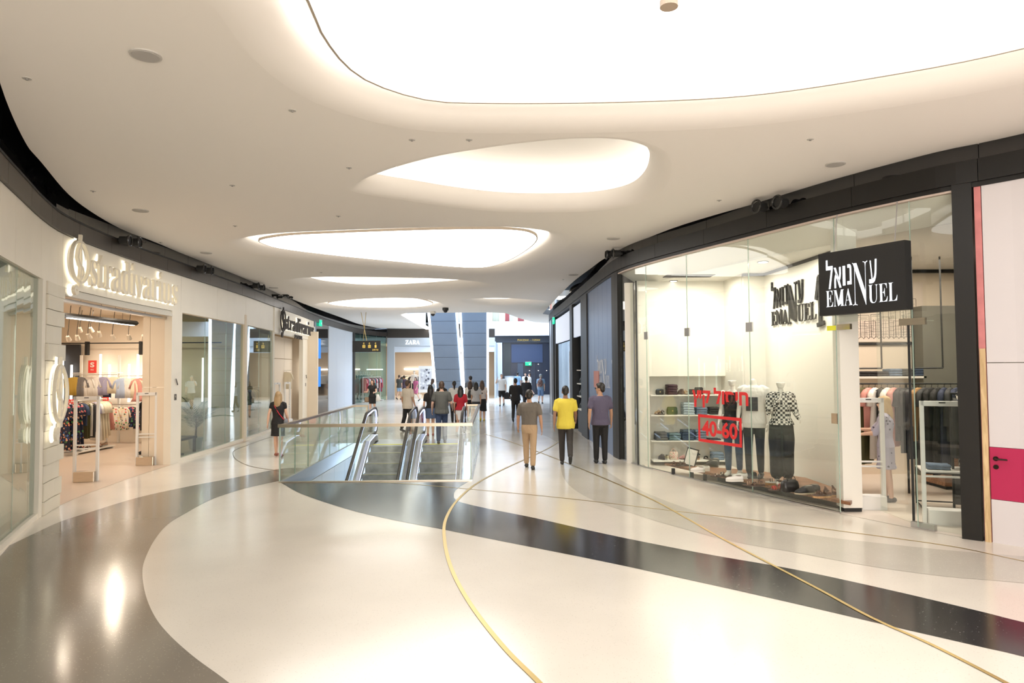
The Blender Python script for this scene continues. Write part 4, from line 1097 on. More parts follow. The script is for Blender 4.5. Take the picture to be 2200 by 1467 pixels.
    if head == 'full':
        e = MB()
        for sx in (-1, 1): e.ell(hc + V((sx * .03, .083, .0)), (.013, .006, .006), 8, 6)
        X(e.xf(TR)).build('eyes', C('eye dark', (.03, .025, .02), rough=.2), root)
        hm = MB()
        hm.ell(hc + V((0, -.022, .035)), (.082, .096, .1), 16, 10); hm.ell(hc + V((0, .045, .088)), (.058, .04, .03), 12, 8)
        hm.ell(hc + V((0, -.062, -.02)), (.066, .052, .07), 12, 8)
        if hairlen in ('long', 'mid'):
            L_ = {'long': .36, 'mid': .2}[hairlen]
            hm.tube([hc + V((0, -.05, .02)), hc + V((0, -.085, -.09)), hc + V((0, -.095 + ly(1.4) - hy, -.2)), hc + V((0, -.105 + ly(1.3) - hy, -.10 - L_))], [.082, .088, .092, .05], 14, r2=.5, up=(0, 1, 0))
            for sx in (-1, 1): hm.tube([hc + V((sx * .062, .01, .05)), hc + V((sx * .078, -.012, -.05)), hc + V((sx * .082, -.035, -.17)), hc + V((sx * .06, -.06, -.25))], [.03, .032, .03, .012], 10)
        elif hairlen == 'tail':
            hm.tube([hc + V((0, -.10, .05)), hc + V((0, -.145, .0)), hc + V((0, -.14, -.12)), hc + V((0, -.12, -.24))], [.028, .036, .036, .012], 10)
        # crown clear of the face
        blob(X(hm.xf(TR)), .012 if fine else .016, HAIR[hair], 'hair', root)
    for q in (top, bottom):
        if q: clothify(q[0])
    # top
    if top:
        m_, kind, hem = top; hem += Z if hem < 1.0 else 0
        g = 1.10; tp = MB()
        st = [(z, a, b) for z, a, b in tor if z > hem + .03 and z < 1.45 + Z]
        def at(z):
            for (z0, a0, b0), (z1, a1, b1) in zip(tor, tor[1:]):
                if z0 <= z <= z1: k = (z - z0) / (z1 - z0); return a0 + (a1 - a0) * k, b0 + (b1 - b0) * k
            return tor[0][1:]
        a0, b0 = at(hem); fl_ = 1.04 if kind != 'tucked' else .98
        st = [(hem, a0 * fl_, b0 * fl_)] + st
        if kind == 'loose': st = [(z, a + max(0, min(.028, (1.12 + Z - z) * .12)), b + max(0, min(.03, (1.12 + Z - z) * .12))) for z, a, b in st]
        if kind != 'singlet': st = st + [(1.45 + Z, .095, .072), (1.467 + Z, .07, .062)]
        pad = .024 if kind != 'fit' else .018
        stack(tp, [(0, ly(z), z, a + pad, b + pad) for z, a, b in st], 18)
        if kind == 'dress':
            pass
        if kind != 'singlet':
            for sh, el, wr_, d2 in ap:
                sp = V((sh.x * .72, sh.y, sh.z + .025)); k = {'short': .62, 'cap': .3}.get(sleeve, 1)
                if sleeve == 'long': limb(tp, [sp, sh + V((0, 0, .006)), sh.lerp(el, .5), el, el.lerp(wr_, .95)], [.055, .064, .056, .048, .035])
                elif sleeve == 'elbow': limb(tp, [sp, sh + V((0, 0, .006)), sh.lerp(el, .5), el.lerp(wr_, .12)], [.055, .064, .062, .055])
                else: limb(tp, [sp, sh + V((0, 0, .006)), sh.lerp(el, k)], [.055, .066, .07 if sex == 'm' else .06])
        tobj = blob(X(tp), .011 if fine else .016, m_, {'dress': 'dress', 'jacket': 'jacket'}.get(kind, 'shirt'), root)
    if bottom:
        m_, kind, hem = bottom; bt = MB()
        wz_ = 1.04 + Z if not female else 1.05 + Z
        if kind == 'skirt':
            fw_ = hem[1]; hz_ = hem[0]
            st = [(hz_, fw_, fw_ * .78), (hz_ + .02, fw_, fw_ * .78), (.62 + Z * .5, max(.17, fw_ * .97), .135), (.86 + Z, .182, .132), (.96 + Z, .172, .122), (wz_, .13, .1)]
            st = sorted(set(st)); st = [q for q in st if q[0] >= hz_]
            n = 36
            bt.loft([[( (a + (.006 * math.cos(9 * 2 * math.pi * k / n) if z < .8 else 0)) * math.cos(2 * math.pi * k / n), ly(z) + (b + (.006 * math.cos(9 * 2 * math.pi * k / n) if z < .8 else 0)) * math.sin(2 * math.pi * k / n), z) for k in range(n)] for z, a, b in st])
        else:
            ex = {'trousers': .0, 'jeans': -.006, 'wide': .03, 'shorts': .012}[kind]
            stack(bt, [(0, 0, .80 + Z, .158 + ex * .3, .128), (0, 0, .88 + Z, .183, .142), (0, ly(.96), .97 + Z, .172, .134 + belly), (0, ly(1.04), wz_, .155 if sex == 'm' else .135, (.115 if sex == 'm' else .1) + belly)], 18)
            for l in lp:
                if kind == 'shorts': limb(bt, [l[0], l[0].lerp(l[1], .5), l[0].lerp(l[1], hem)], [.1, .096, .09])
                else:
                    end = l[1].lerp(l[2], hem)
                    limb(bt, [l[0], l[0].lerp(l[1], .5), l[1], l[1].lerp(l[2], .5), end], [.1, .086 + ex, .072 + ex, .066 + ex * 1.2, .058 + ex * 1.4])
        blob(X(bt), .012 if fine else .016, m_, 'skirt' if kind == 'skirt' else ('shorts' if kind == 'shorts' else 'trousers'), root)
    if shoes:
        for l in lp:
            f = l[2]; d = V((0, math.cos(l[3] * .8), math.sin(l[3] * .8))) if l[3] < 0 else V((0, 1, 0))
            sm = MB(); limb(sm, [f - d * .04 - V((0, 0, .04)), f + d * .05 - V((0, 0, .05)), f + d * .165 - V((0, 0, .055))], [.042, .042, .034], 12)
            # flatten the sole
            sm.v = [V((p_.x, p_.y, max(p_.z, .002))) if l[3] >= -.25 else p_ for p_ in sm.v]
            X(sm).build('shoe', C('shoe %.2f %.2f %.2f' % shoes, shoes, rough=.5), root, smooth=True)
    if extra: extra(root, S, Z, ap, hc, TR)
    return root
def bag_on(root, P, size, m, name='bag', strap=None):
    mb = MB(); w, d, h = size
    stack(mb, [(P.x, P.y, P.z - h / 2, w * .46, d * .4), (P.x, P.y, P.z - h * .4, w * .5, d * .5), (P.x, P.y, P.z + h * .3, w * .46, d * .46), (P.x, P.y, P.z + h / 2, w * .36, d * .2)], 14)
    o = mb.build(name, m, root, smooth=True); pt = o
    if strap: MB().tube(strap, .008, 6).build('strap', m, o)
    return o
def held(label, cat, name, root, mb, m, parts=()):
    """a thing carried by a person: its own top-level object"""
    mw = root.matrix_basis
    o = MB().add([mw @ p for p in mb.v], mb.f).build(name, m, smooth=True)
    t = thing(name, label, cat, mw @ (sum(mb.v, V((0, 0, 0))) / len(mb.v)))
    o.name = 'bag_body' if 'bag' in name or 'pack' in name else 'case'
    o.data.transform(inv(t)); o.parent = t
    for nm, b, mm in parts: MB().add([mw @ p for p in b.v], b.f).build(nm, mm, t, world=True, smooth=True)
    return t

navy_shirt = C('grey violet shirt', (.10, .085, .14)); yel = C('yellow shirt', (.72, .58, .07)); gshirt = C('taupe grey shirt', (.15, .13, .11))
khaki = C('khaki chinos', (.45, .31, .19)); darktr = C('charcoal trousers', (.035, .03, .028)); blk_c = C('black cloth', (.012, .011, .012)); denim = C('denim blue', (.04, .06, .12), noise=.2, nscale=30)
white_c = C('white cloth', (.75, .74, .72)); ltden = C('light denim', (.2, .32, .46))

def belt(root, S, Z, ap, hc, TR):
    MB().loft([[(S * .168 * math.cos(t), S * .122 * math.sin(t), S * (z + Z)) for t in [2 * math.pi * k / 24 for k in range(24)]] for z in (1.005, 1.045)]).build('belt', C('belt leather', (.02, .015, .012), rough=.4), root)
person(1138, 1006, 1.70, R(-6), 'man in grey short-sleeved shirt and khaki trousers walking away', skin=1, legs=(-.18, .3), bends=(.1, .14), arms=((-.15, .35, .24), (.2, .3, .24)), top=(gshirt, 'tucked', .98), bottom=(khaki, 'trousers', .93), fine=True, extra=belt)
person(1216, 998, 1.74, R(-3), 'man in bright yellow t-shirt and dark trousers walking away', skin=2, legs=(-.32, .1), bends=(.5, .12), arms=((.35, .5, .15), (-.25, .2, .2)), top=(yel, 'loose', .80), bottom=(darktr, 'trousers', .94), fine=True, belly=.01)
def glasses(root, S, Z, ap, hc, TR):
    m = MB()
    for sx in (-1, 1):
        c = hc + V((sx * .032, .096, .0)); m.tube([c + V((.024 * math.cos(t), 0, .018 * math.sin(t))) for t in [2 * math.pi * k / 12 for k in range(13)]], .003, 5)
        m.tube([hc + V((sx * .056, .094, .004)), hc + V((sx * .082, -.01, .004))], .003, 5)
    m.tube([hc + V((-.01, .1, .004)), hc + V((.01, .1, .004))], .003, 5)
    m.xf(TR).xf(Matrix.Scale(S, 4)).build('glasses', C('dark frame', (.03, .02, .02)), root)
person(1291, 996, 1.80, R(4), 'man in violet-grey t-shirt and glasses looking left beside the navy hoarding', skin=1, legs=(.0, .14), bends=(.04, .1), arms=((.05, .25, .2), (-.2, .25, .2)), top=(navy_shirt, 'loose', .84), bottom=(blk_c, 'trousers', .94), fine=True, belly=.02, extra=glasses, neck_turn=1.0)
def cross(root, S, Z, ap, hc, TR):
    MB().tube([V((-.11, -.03, 1.44)) * S, V((-.06, -.12, 1.36)) * S, V((.06, -.125, 1.16)) * S, V((.17, -.06, 1.0)) * S], .011, 6).build('shoulder_strap', C('red strap', (.5, .02, .04)), root)
    m = MB(); P = V((.2, .02, .93)) * S; stack(m, [(P.x, P.y, P.z - .09, .04, .09), (P.x, P.y, P.z, .05, .11), (P.x, P.y, P.z + .08, .03, .1)], 12)
    held('small grey shoulder bag at the hip of the woman in the black dress', 'bag', 'shoulder_bag', root, m, C('grey bag', (.2, .2, .22)))
person(597, 981, 1.60, R(2), 'woman in short black dress with long dark-blonde hair walking past the shopfront', sex='f', skin=0, hair='blonde', hairlen='long', legs=(-.02, .2), bends=(.05, .1), arms=((.1, .5, .18), (-.22, .1, .25)), top=(blk_c, 'dress', .86), bottom=(blk_c, 'skirt', (.56, .185)), shoes=(.35, .12, .08), sleeve='cap', fine=True, extra=cross)
# the crowd at the escalator heads
tee_grey = C('dark heather t-shirt', (.095, .095, .085))
person(949, 953, 1.78, R(3), 'man in grey t-shirt and jeans stepping onto the right escalator', skin=0, hair='brown', legs=(.2, -.05), bends=(.15, .1), arms=((.05, .9, .3), (-.05, .6, .25)), top=(tee_grey, 'loose', .84), bottom=(denim, 'trousers', .94), fine=True, belly=.02)
person(876, 927, 1.75, R(-35), 'man in cream shirt and black trousers beyond the left escalator', skin=1, hair='brown', legs=(.1, -.15), bends=(.1, .2), arms=((.05, .3, .15), (-.1, .4, .2)), top=(C('cream shirt', (.66, .58, .48)), 'loose', .78), bottom=(blk_c, 'trousers', .94))
person(925, 936, 1.62, R(5), 'woman with long black hair, black top and denim skirt carrying a red bag', sex='f', skin=0, hairlen='long', legs=(.12, -.1), bends=(.1, .2), arms=((.1, .3, .12), (-.1, .1, .2)), top=(blk_c, 'fit', .95), bottom=(C('mid denim', (.07, .11, .2)), 'skirt', (.6, .19)), shoes=(.4, .1, .08),
       extra=lambda r, S, Z, ap, hc, TR: held('bright red tote bag carried by the woman in the denim skirt', 'bag', 'tote_bag', r, stack(MB(), [(-.3, .0, .42, .13, .05), (-.3, 0, .5, .15, .06), (-.3, 0, .68, .13, .04), (-.3, 0, .7, .12, .02)], 12), C('red leather', (.5, .015, .05), rough=.35), [('handle', MB().tube([V((-.36, 0, .68)), V((-.34, 0, .8)), V((-.27, 0, .8)), V((-.25, 0, .68))], .008, 6), C('red leather'))]))
person(949, 912, 1.66, R(0), 'woman with black hair largely hidden behind the man in the grey t-shirt', sex='f', hairlen='long', skin=1, top=(blk_c, 'fit', .9), bottom=(denim, 'jeans', .95))
person(976, 913, 1.68, R(8), 'dark-haired woman in white blouse with hair tied back near the light line', sex='f', hairlen='tail', skin=1, top=(white_c, 'loose', .88), bottom=(blk_c, 'jeans', .95), arms=((.1, .4, .15), (-.1, .3, .15)))
person(990, 937, 1.60, R(-4), 'woman in red t-shirt and white skirt with black hair', sex='f', hairlen='long', skin=1, top=(C('red cloth', (.42, .012, .025)), 'loose', .92), bottom=(white_c, 'skirt', (.56, .17)), arms=((.05, .3, .15), (-.1, .5, .2)), shoes=(.3, .3, .3))
def pack(root, S, Z, ap, hc, TR):
    m = MB(); stack(m, [(0, -.17, 1.0, .09, .05), (0, -.19, 1.04, .115, .07), (0, -.19, 1.2, .11, .07), (0, -.17, 1.32, .08, .05), (0, -.15, 1.35, .03, .02)], 14); m.xf(Matrix.Scale(S, 4))
    s = [(nm, MB().tube([V((sx * .05, -.16, 1.33)) * S, V((sx * .09, -.09, 1.47)) * S, V((sx * .1, .1, 1.42)) * S, V((sx * .12, .12, 1.2)) * S], .012, 6), blk_c) for nm, sx in (('strap', 1), ('strap', -1))]
    held('small black backpack on the woman in the white top', 'backpack', 'backpack', root, m, C('black leather', (.015, .014, .014), rough=.4), s)
person(1010, 903, 1.62, R(4), 'woman in white top and dark shorts wearing a small black backpack', sex='f', hair='brown', hairlen='mid', skin=0, top=(white_c, 'loose', .92), bottom=(blk_c, 'shorts', .6), legs=(.15, -.12), extra=pack, shoes=(.6, .6, .55))
person(1023, 906, 1.60, R(0), 'girl in pale top and dark shorts between the backpack wearer and the skirted woman', sex='f', hairlen='mid', skin=1, top=(C('pale grey cloth', (.45, .45, .46)), 'loose', .9), bottom=(C('dark shorts', (.04, .045, .05)), 'shorts', .55), shoes=(.7, .6, .1))
person(1036, 904, 1.64, R(6), 'woman with long brown hair, white top and knee-length black skirt', sex='f', hair='brown', hairlen='long', skin=0, top=(C('blush top', (.66, .57, .52)), 'fit', .95), bottom=(blk_c, 'skirt', (.42, .2)), legs=(.12, -.12), shoes=(.7, .55, .05))
person(1011, 889, 1.80, R(10), 'tall dark-haired man half hidden behind the woman with the backpack', top=(C('slate cloth', (.1, .12, .15)), 'loose', .85), bottom=(blk_c, 'trousers', .95))
def two_bags(root, S, Z, ap, hc, TR):
    held('tan handbag on the right arm of the woman facing the camera', 'bag', 'handbag', root, stack(MB(), [(.25, .05, .62, .10, .05), (.25, .05, .7, .12, .06), (.25, .05, .85, .1, .03)], 12), C('tan leather', (.28, .2, .13)))
    held('white carrier bag on the left arm of the woman facing the camera', 'bag', 'carrier_bag', root, stack(MB(), [(-.3, .05, .66, .11, .05), (-.3, .05, .8, .11, .05), (-.28, .05, .98, .05, .03)], 12), white_c)
person(800, 893, 1.66, R(168), 'woman in black dress facing the camera holding a tan handbag and white bag', sex='f', hair='brown', hairlen='mid', skin=0, top=(blk_c, 'dress', .88), bottom=(blk_c, 'skirt', (.58, .175)), arms=((.3, 1.3, .25), (.3, 1.2, .25)), legs=(.1, -.1), shoes=(.1, .05, .04), sleeve='cap', extra=two_bags)
# far right group
person(1078, 872, 1.82, R(176), 'man in white t-shirt and black shorts facing the camera, hand raised', skin=0, hair='grey', arms=((.9, 2.0, .4), (.0, .2, .15)), top=(white_c, 'loose', .84), bottom=(blk_c, 'shorts', .9), legs=(.15, -.25), bends=(.1, .3),
       extra=lambda r, S, Z, ap, hc, TR: held('black holdall in the hand of the man in the white t-shirt', 'bag', 'holdall_bag', r, stack(MB(), [(-.32, .0, .38, .17, .06), (-.32, 0, .46, .2, .08), (-.32, 0, .64, .18, .06), (-.3, 0, .78, .04, .02)], 12), blk_c))
person(1108, 906, 1.74, R(-4), 'man all in black walking away left of the yellow shirt', skin=1, arms=((.1, 1.2, .2), (.1, 1.0, .2)), top=(blk_c, 'loose', .86), sleeve='long', bottom=(blk_c, 'trousers', .95), legs=(.2, -.2))
person(1131, 888, 1.74, R(-8), 'man in dark suit jacket walking away beside the man in black', skin=1, top=(C('dark suit', (.018, .02, .03)), 'jacket', .78), sleeve='long', bottom=(C('dark suit'), 'trousers', .95), legs=(.2, -.1))
def pk2(root, S, Z, ap, hc, TR):
    m = MB(); stack(m, [(0, -.19, 1.0, .12, .06), (0, -.22, 1.08, .155, .1), (0, -.22, 1.3, .15, .1), (0, -.18, 1.46, .08, .05)], 14); m.xf(Matrix.Scale(S, 4))
    held('brown patterned rucksack on the back of the man in blue shorts', 'backpack', 'rucksack', root, m, cells('rucksack print', (.14, .07, .06), [(.25, .14, .12), (.08, .05, .06), (.3, .2, .16)], 18, .5))
    c = MB(); c.ell(hc + V((0, -.01, .055)), (.092, .105, .075), 14, 8); c.ell(hc + V((0, .1, .045)), (.06, .05, .012), 10, 6); c.xf(TR).xf(Matrix.Scale(S, 4)).build('cap', C('grey cap', (.3, .36, .4)), root, smooth=True)
person(1162, 867, 1.76, R(-12), 'man in blue shirt, cap and blue shorts wearing a patterned rucksack', skin=0, hair='grey', top=(ltden, 'loose', .85), bottom=(C('blue shorts', (.13, .22, .38)), 'shorts', .95), legs=(.1, -.1), extra=pk2)
person(1129, 852, 1.80, R(170), 'man in white t-shirt and white cap standing before the dark shop', skin=0, top=(white_c, 'loose', .84), bottom=(blk_c, 'trousers', .95))
person(1138, 851, 1.74, R(90), 'person in white t-shirt turned right before the dark shop', skin=0, hair='brown', top=(white_c, 'loose', .84), bottom=(C('dusty shorts', (.3, .2, .18)), 'shorts', .8))
person(1112, 853, 1.84, R(10), 'person in denim-blue shirt standing before the dark shop', skin=1, top=(ltden, 'loose', .8), bottom=(denim, 'trousers', .95))
# shoppers in and before the far-left shop
person(858, 858, 1.70, R(-20), 'man in grey t-shirt and pale blue shorts at the far shop doorway', skin=0, hair='brown', top=(tee_grey, 'loose', .84), bottom=(C('pale blue shorts', (.35, .5, .68)), 'shorts', .7), legs=(.12, -.1))
person(893, 862, 1.60, R(150), 'woman in pink dress standing in the far shop doorway', sex='f', hair='brown', hairlen='mid', skin=0, top=(C('pink cloth', (.5, .12, .22)), 'dress', .9), bottom=(C('pink cloth'), 'skirt', (.55, .17)))
person(930, 880, 1.62, R(-60), 'woman in pale blue top by the foot of the leaning column', sex='f', hair='brown', hairlen='long', skin=0, top=(C('pale blue cloth', (.5, .58, .68)), 'loose', .88), bottom=(blk_c, 'trousers', .95))
person(868, 857, 1.66, R(30), 'shopper in dark clothes just inside the far shop', sex='f', hairlen='short', skin=1, top=(C('dark plum', (.05, .03, .05)), 'loose', .84), bottom=(blk_c, 'jeans', .95))
# customer inside the right shop
def star(name):
    return cells(name, (.46, .44, .56), [(.06, .06, .10), (.46, .44, .56), (.08, .08, .12)], 15, .22)
dressm = star('lilac dress with dark motifs')
def wpose(root, S, Z, ap, hc, TR):
    pass
person(1903, 1080, 1.66, R(62), 'blonde customer in lilac patterned dress reaching towards the clothes rail', sex='f', hair='gold', hairlen='mid', skin=0, pos=gp(1906, 1077, 0), top=(dressm, 'dress', .90), bottom=(dressm, 'skirt', (.55, .20)), arms=((.55, 1.05, .12), (.45, 1.0, .12)), legs=(.05, -.05), bends=(.05, .05), sleeve='elbow', shoes=(.02, .02, .02), fine=True)
# mannequins on the platform
MQ = M['mannequin']
PZ = .17
def mq(u, v, rz, label, **k):
    p = gp(u, v, PZ); p.z = PZ
    def base(root, S, Z, ap, hc, TR):
        MB().cyl((0, 0), .16, 0, .008, 24).build('base_plate', M['chrome'], root); MB().cyl((.06, -.02), .011, .008, .5, 10).build('support_rod', M['chrome'], root)
    return person(u, v, k.pop('h', 1.72), rz, label, pos=p, name='mannequin', cat='mannequin', mskin=MQ, fine=True, extra=base, shoes=k.pop('shoes', None), **k)
mq(1577, 1021, R(150), 'half-headed white mannequin in black sleeveless top and skinny jeans', sex='f', head='half', h=1.86, top=(blk_c, 'singlet', .90), bottom=(C('skinny denim', (.045, .075, .13), noise=.25, nscale=30), 'jeans', .92), arms=((.1, .5, .1), (.05, .5, .1)), legs=(.05, -.05), bends=(.05, .05), shoes=(.8, .78, .72))
mq(1622, 1026, R(150), 'headless white male mannequin in white t-shirt with dark square and black jeans', head='none', h=1.95, top=(C('white tee', (.82, .80, .76)), 'loose', .80), bottom=(C('black denim', (.018, .02, .026)), 'jeans', .94), arms=((.1, .25, .12), (.05, .25, .12)), legs=(.04, -.04), bends=(.05, .05), shoes=(.03, .03, .035))
mq(1681, 1040, R(165), 'white mannequin in spotted blouse and wide black cropped trousers, hand at chin', sex='f', head='half', h=1.84, top=(checks('spotted blouse', (.03, .03, .03), (.75, .72, .66), 26), 'loose', .95), sleeve='long', bottom=(blk_c, 'wide', .78), arms=((.3, 2.25, .15), (.2, 1.1, .2)), legs=(.03, -.03), bends=(.03, .03))
# ================================================================= SIGNS AND LETTERING
def logo(path, s0, s1, z0, z1, o0, o1, m, parent, w=.035):
    L = lambda x, y: (s0 + (s1 - s0) * x, z0 + (z1 - z0) * y)
    mb = MB()
    stroke(mb, path, [L(.5 + .46 * math.cos(t), .56 + .33 * math.sin(t)) for t in [2 * math.pi * k / 28 for k in range(28)]], w, o0, o1, True)
    stroke(mb, path, [L(.52, 1), L(.5, .86), L(.40, .74), L(.36, .62), L(.46, .52), L(.62, .46), L(.66, .38), L(.56, .30), L(.46, .32)], w * 1.3, o0, o1)
    stroke(mb, path, [L(.5, .9), L(.54, .6), L(.5, .28), L(.46, .16), L(.36, .08)], w, o0, o1)
    stroke(mb, path, [L(.3 + .085 * math.cos(t), .09 + .045 * math.sin(t)) for t in [2 * math.pi * k / 14 for k in range(14)]], w * 1.9, o0, o1, True)
    return fixn(mb.build('logo', m, parent, world=parent is not None))
cr_l = C('cream letters', (.80, .74, .62), rough=.4)
SER = lambda s: ''.join(chr(0x1D41A + ord(c) - 97) if c.islower() else (chr(0x1D400 + ord(c) - 65) if c.isupper() else c) for c in s)
t = thing('shop_sign', 'large cream backlit serif shop name with round emblem over the first left doorway', 'sign', LP.p3(sL(250, 600), 3.6, .05))
a, b = LP.hit(180, 590)[0], LP.hit(372, 630)[0]
text(SER('stradivarius'), LP, a, b, 3.62, 4.27, .07, .12, 'lettering', cr_l, t)
text(SER('stradivarius'), LP, a - .02, b + .02, 3.6, 4.29, .02, .035, 'backlight', M['glow'], t, offset=.012)
a, b = LP.hit(134, 585)[0] + .02, LP.hit(178, 585)[0]
logo(LP, a, b, 3.38, 4.42, .08, .13, cr_l, t); logo(LP, a, b, 3.38, 4.42, .02, .035, M['glow'], t, .06)
t = thing('shop_emblem', 'cream backlit oval emblem on the boarded pillar left of the doorway', 'sign', LP.p3(LP.hit(108, 860)[0], 1.1, .1))
a, b = LP.hit(91, 860)[0], LP.hit(124, 860)[0]
logo(LP, a, b, 1.07, 2.36, .12, .16, cr_l, t, .05); logo(LP, a, b, 1.07, 2.36, .07, .085, M['glow'], t, .075)
t = thing('shop_sign', 'smaller dark-faced serif shop name over the second left doorway', 'sign', LP.p3(sL(630, 690), 3.6, .05))
dl = C('dark letters', (.05, .045, .045))
a, b = LP.hit(604, 690)[0], LP.hit(668, 695)[0]
MB().strip(LP, sL(588, 700), sL(673, 700), 3.45, 4.35, .0, .03).build('sign_board', M['ivory'], t, world=True)
text(SER('stradivarius'), LP, a, b, 3.62, 4.2, .10, .14, 'lettering', dl, t); text(SER('stradivarius'), LP, a - .03, b + .03, 3.6, 4.22, .05, .07, 'backlight', M['glow'], t, offset=.012)
m0 = LP.hit(628, 720)[0]; text('MAN', LP, m0, m0 + 1.35, 3.36, 3.52, .08, .12, 'lettering', dl, t)
logo(LP, LP.hit(595.5, 690)[0], LP.hit(606, 690)[0] + .1, 3.3, 4.42, .10, .14, dl, t, .05)
t = thing('shop_sign', 'white shop name of four letters on the grey fascia left of the column', 'sign', (-6.9, 47.6, 3.8))
a, b = ZP.hit(871, 737)[0], ZP.hit(902, 737)[0]
text(SER('ZARA'), ZP, a, b, 3.82, 4.12, .03, .06, 'lettering', M['sign_white'], t)

def emanuel(path, s0, s1, z0, z1, o0, o1, m, parent, wt=0):
    L = lambda a, b, c, d: (s0 + (s1 - s0) * a, s0 + (s1 - s0) * b, z0 + (z1 - z0) * c, z0 + (z1 - z0) * d)
    for body, a, b, c, d, off in ((SER('EMA'), 0, .39, 0, .35, -.016), (SER('N'), .40, .612, -.02, .87, -.02), (SER('UEL'), .62, 1.0, 0, .37, -.016),
                                  ('ל', .01, .11, .38, 1.0, .01), ('א', .13, .235, .385, .82, .012), ('ו', .26, .295, .42, .83, .01), ('נ', .325, .385, .43, .85, .01), ('ע', .635, .74, .40, .88, .012)):
        q = L(a, b, c, d); text(body, path, *q, o0, o1, 'lettering', m, parent, offset=off + wt)
A, B = RP.p3(sR(1780, 677), 0), RP.p3(sR(1967, 667), 0)
SP = Path([A, B], False)
t = thing('hanging_sign_box', 'black box sign with glowing white lettering over the right shop doorway', 'sign', (A + B) / 2 + V((0, 0, 2.88)))
MB().strip(SP, 0, SP.len, 2.88, 3.79, .06, .2).build('box', C('sign box black', (.012, .012, .013), rough=.5), t, world=True)
emanuel(SP, SP.len * .09, SP.len * .91, 3.0, 3.68, .2, .206, M['sign_white'], t)
for q in (.15, .85): MB().tube([SP.p3(SP.len * q, 3.79, .1), SP.p3(SP.len * q, 4.36, .02)], .008, 6).build('hanger_rod', M['steel'], t, world=True)
t = thing('wall_lettering', 'raised black lettering with a tall numeral 1 on the white window wall', 'sign', WLG.p3(1.3, 2.8))
e0, z0_ = WLG.hit(1661, 700); e1, _ = WLG.hit(1757, 690); z1_ = WLG.hit(1662, 606)[1]
emanuel(WLG, e0, e1, z0_, z1_, .01, .04, C('black letters', (.015, .013, .012)), t, -.012)
n0, n1 = WLG.hit(1755, 640)[0], WLG.hit(1775, 640)[0]
za, zb = WLG.hit(1762, 698)[1], WLG.hit(1762, 590)[1]; sm = (n0 + n1) / 2; dw = (n1 - n0)
m = MB(); stroke(m, WLG, [(sm, za + .02), (sm, zb)], .09, .01, .04); stroke(m, WLG, [(sm - dw * .42, zb - .42), (sm - .03, zb - .03)], .08, .01, .04); stroke(m, WLG, [(sm - dw * .35, za), (sm + dw * .4, za + .03)], .07, .01, .04)
fixn(m.build('numeral', C('black letters'), t, world=True))
text('ינש', WLG, n1 + .0, n1 + .12, WLG.hit(1775, 612)[1], WLG.hit(1775, 592)[1], .01, .05, 'lettering', C('black letters'), t)
a, b = RP.hit(1283, 800)[0], RP.hit(1311, 800)[0]
t = thing('hoarding_print', 'faint white printed lettering on the navy hoarding', 'sign', RP.p3((a + b) / 2, 1.6))
pw = C('faint print', (.55, .57, .62)); emanuel(RP, a, b, RP.hit(1295, 832)[1], RP.hit(1295, 762)[1], .002, .006, pw, t)
text('\U0001d7cf', RP, b + .2, b + .7, RP.hit(1313, 838)[1], RP.hit(1313, 760)[1], .002, .006, 'lettering', pw, t)
t = thing('window_vinyl', 'red sale lettering with framed 40-60 stuck on the shop window', 'sign', RP.p3(RP.hit(1545, 900)[0], .9, -.03))
a, b = RP.hit(1484, 850)[0], RP.hit(1604, 860)[0]
text('ץיק לוסיח', RP, a, b, RP.hit(1540, 878)[1], RP.hit(1540, 833)[1], -.037, -.034, 'lettering', M['red'], t, offset=.035)
a, b = RP.hit(1497, 920)[0], RP.hit(1590, 925)[0]; z0_ = RP.hit(1545, 955)[1]; z1_ = RP.hit(1545, 894)[1]
for q in ((a, b, z1_ - .055, z1_), (a, b, z0_, z0_ + .055), (a, a + .055, z0_ + .055, z1_ - .055), (b - .055, b, z0_ + .055, z1_ - .055)):
    MB().strip(RP, *q, -.037, -.034).build('frame_bar', M['red'], t, world=True)
text('40-60', RP, a + .11, b - .11, z0_ + .12, z1_ - .1, -.037, -.034, 'lettering', M['red'], t, offset=.03)
# wayfinding sign on crossed brass rods
y = 33.2; A, B = dp(757, 755, y), dp(817, 755, y); zt_, zb_ = dp(790, 732, y).z, dp(790, 756, y).z
WP = Path([A, B], False)
t = thing('wayfinding_sign', 'black hanging sign with gold pictograms and arrows on crossed brass rods', 'sign', (A.x + WP.len / 2, y, zb_))
MB().strip(WP, 0, WP.len, zb_, zt_, -.1, 0).build('board', M['black'], t, world=True)
c = WP.len * .42
for k, q in enumerate((('\u267f', .38), ('\U0001F6BB', .58), ('\u2191', .80))):
    x = WP.len * q[1]; text('↑', WP, x, x + .09, zt_ - .19, zt_ - .08, .002, .01, 'arrow', M['gold'], t, offset=.02)
    if k < 2: text(q[0], WP, x - .02, x + .11, zb_ + .2, zb_ + .34, .002, .01, 'pictogram', M['gold'], t)
    else: MB().strip(WP, x, x + .09, zb_ + .2, zb_ + .34, .002, .01).build('pictogram', M['gold'], t, world=True)
text('םיתוריש', WP, WP.len * .72, WP.len * .93, zb_ + .06, zb_ + .14, .002, .01, 'lettering', M['gold'], t)
for (x0, x1) in ((.5, .66), (.68, .53)): MB().tube([WP.p3(WP.len * (x1 - .15), zt_ - .02, -.05), WP.p3(WP.len * (x0 - .2), ZC, -.05)], .014, 6).build('brass_rod', M['brass'], t, world=True)
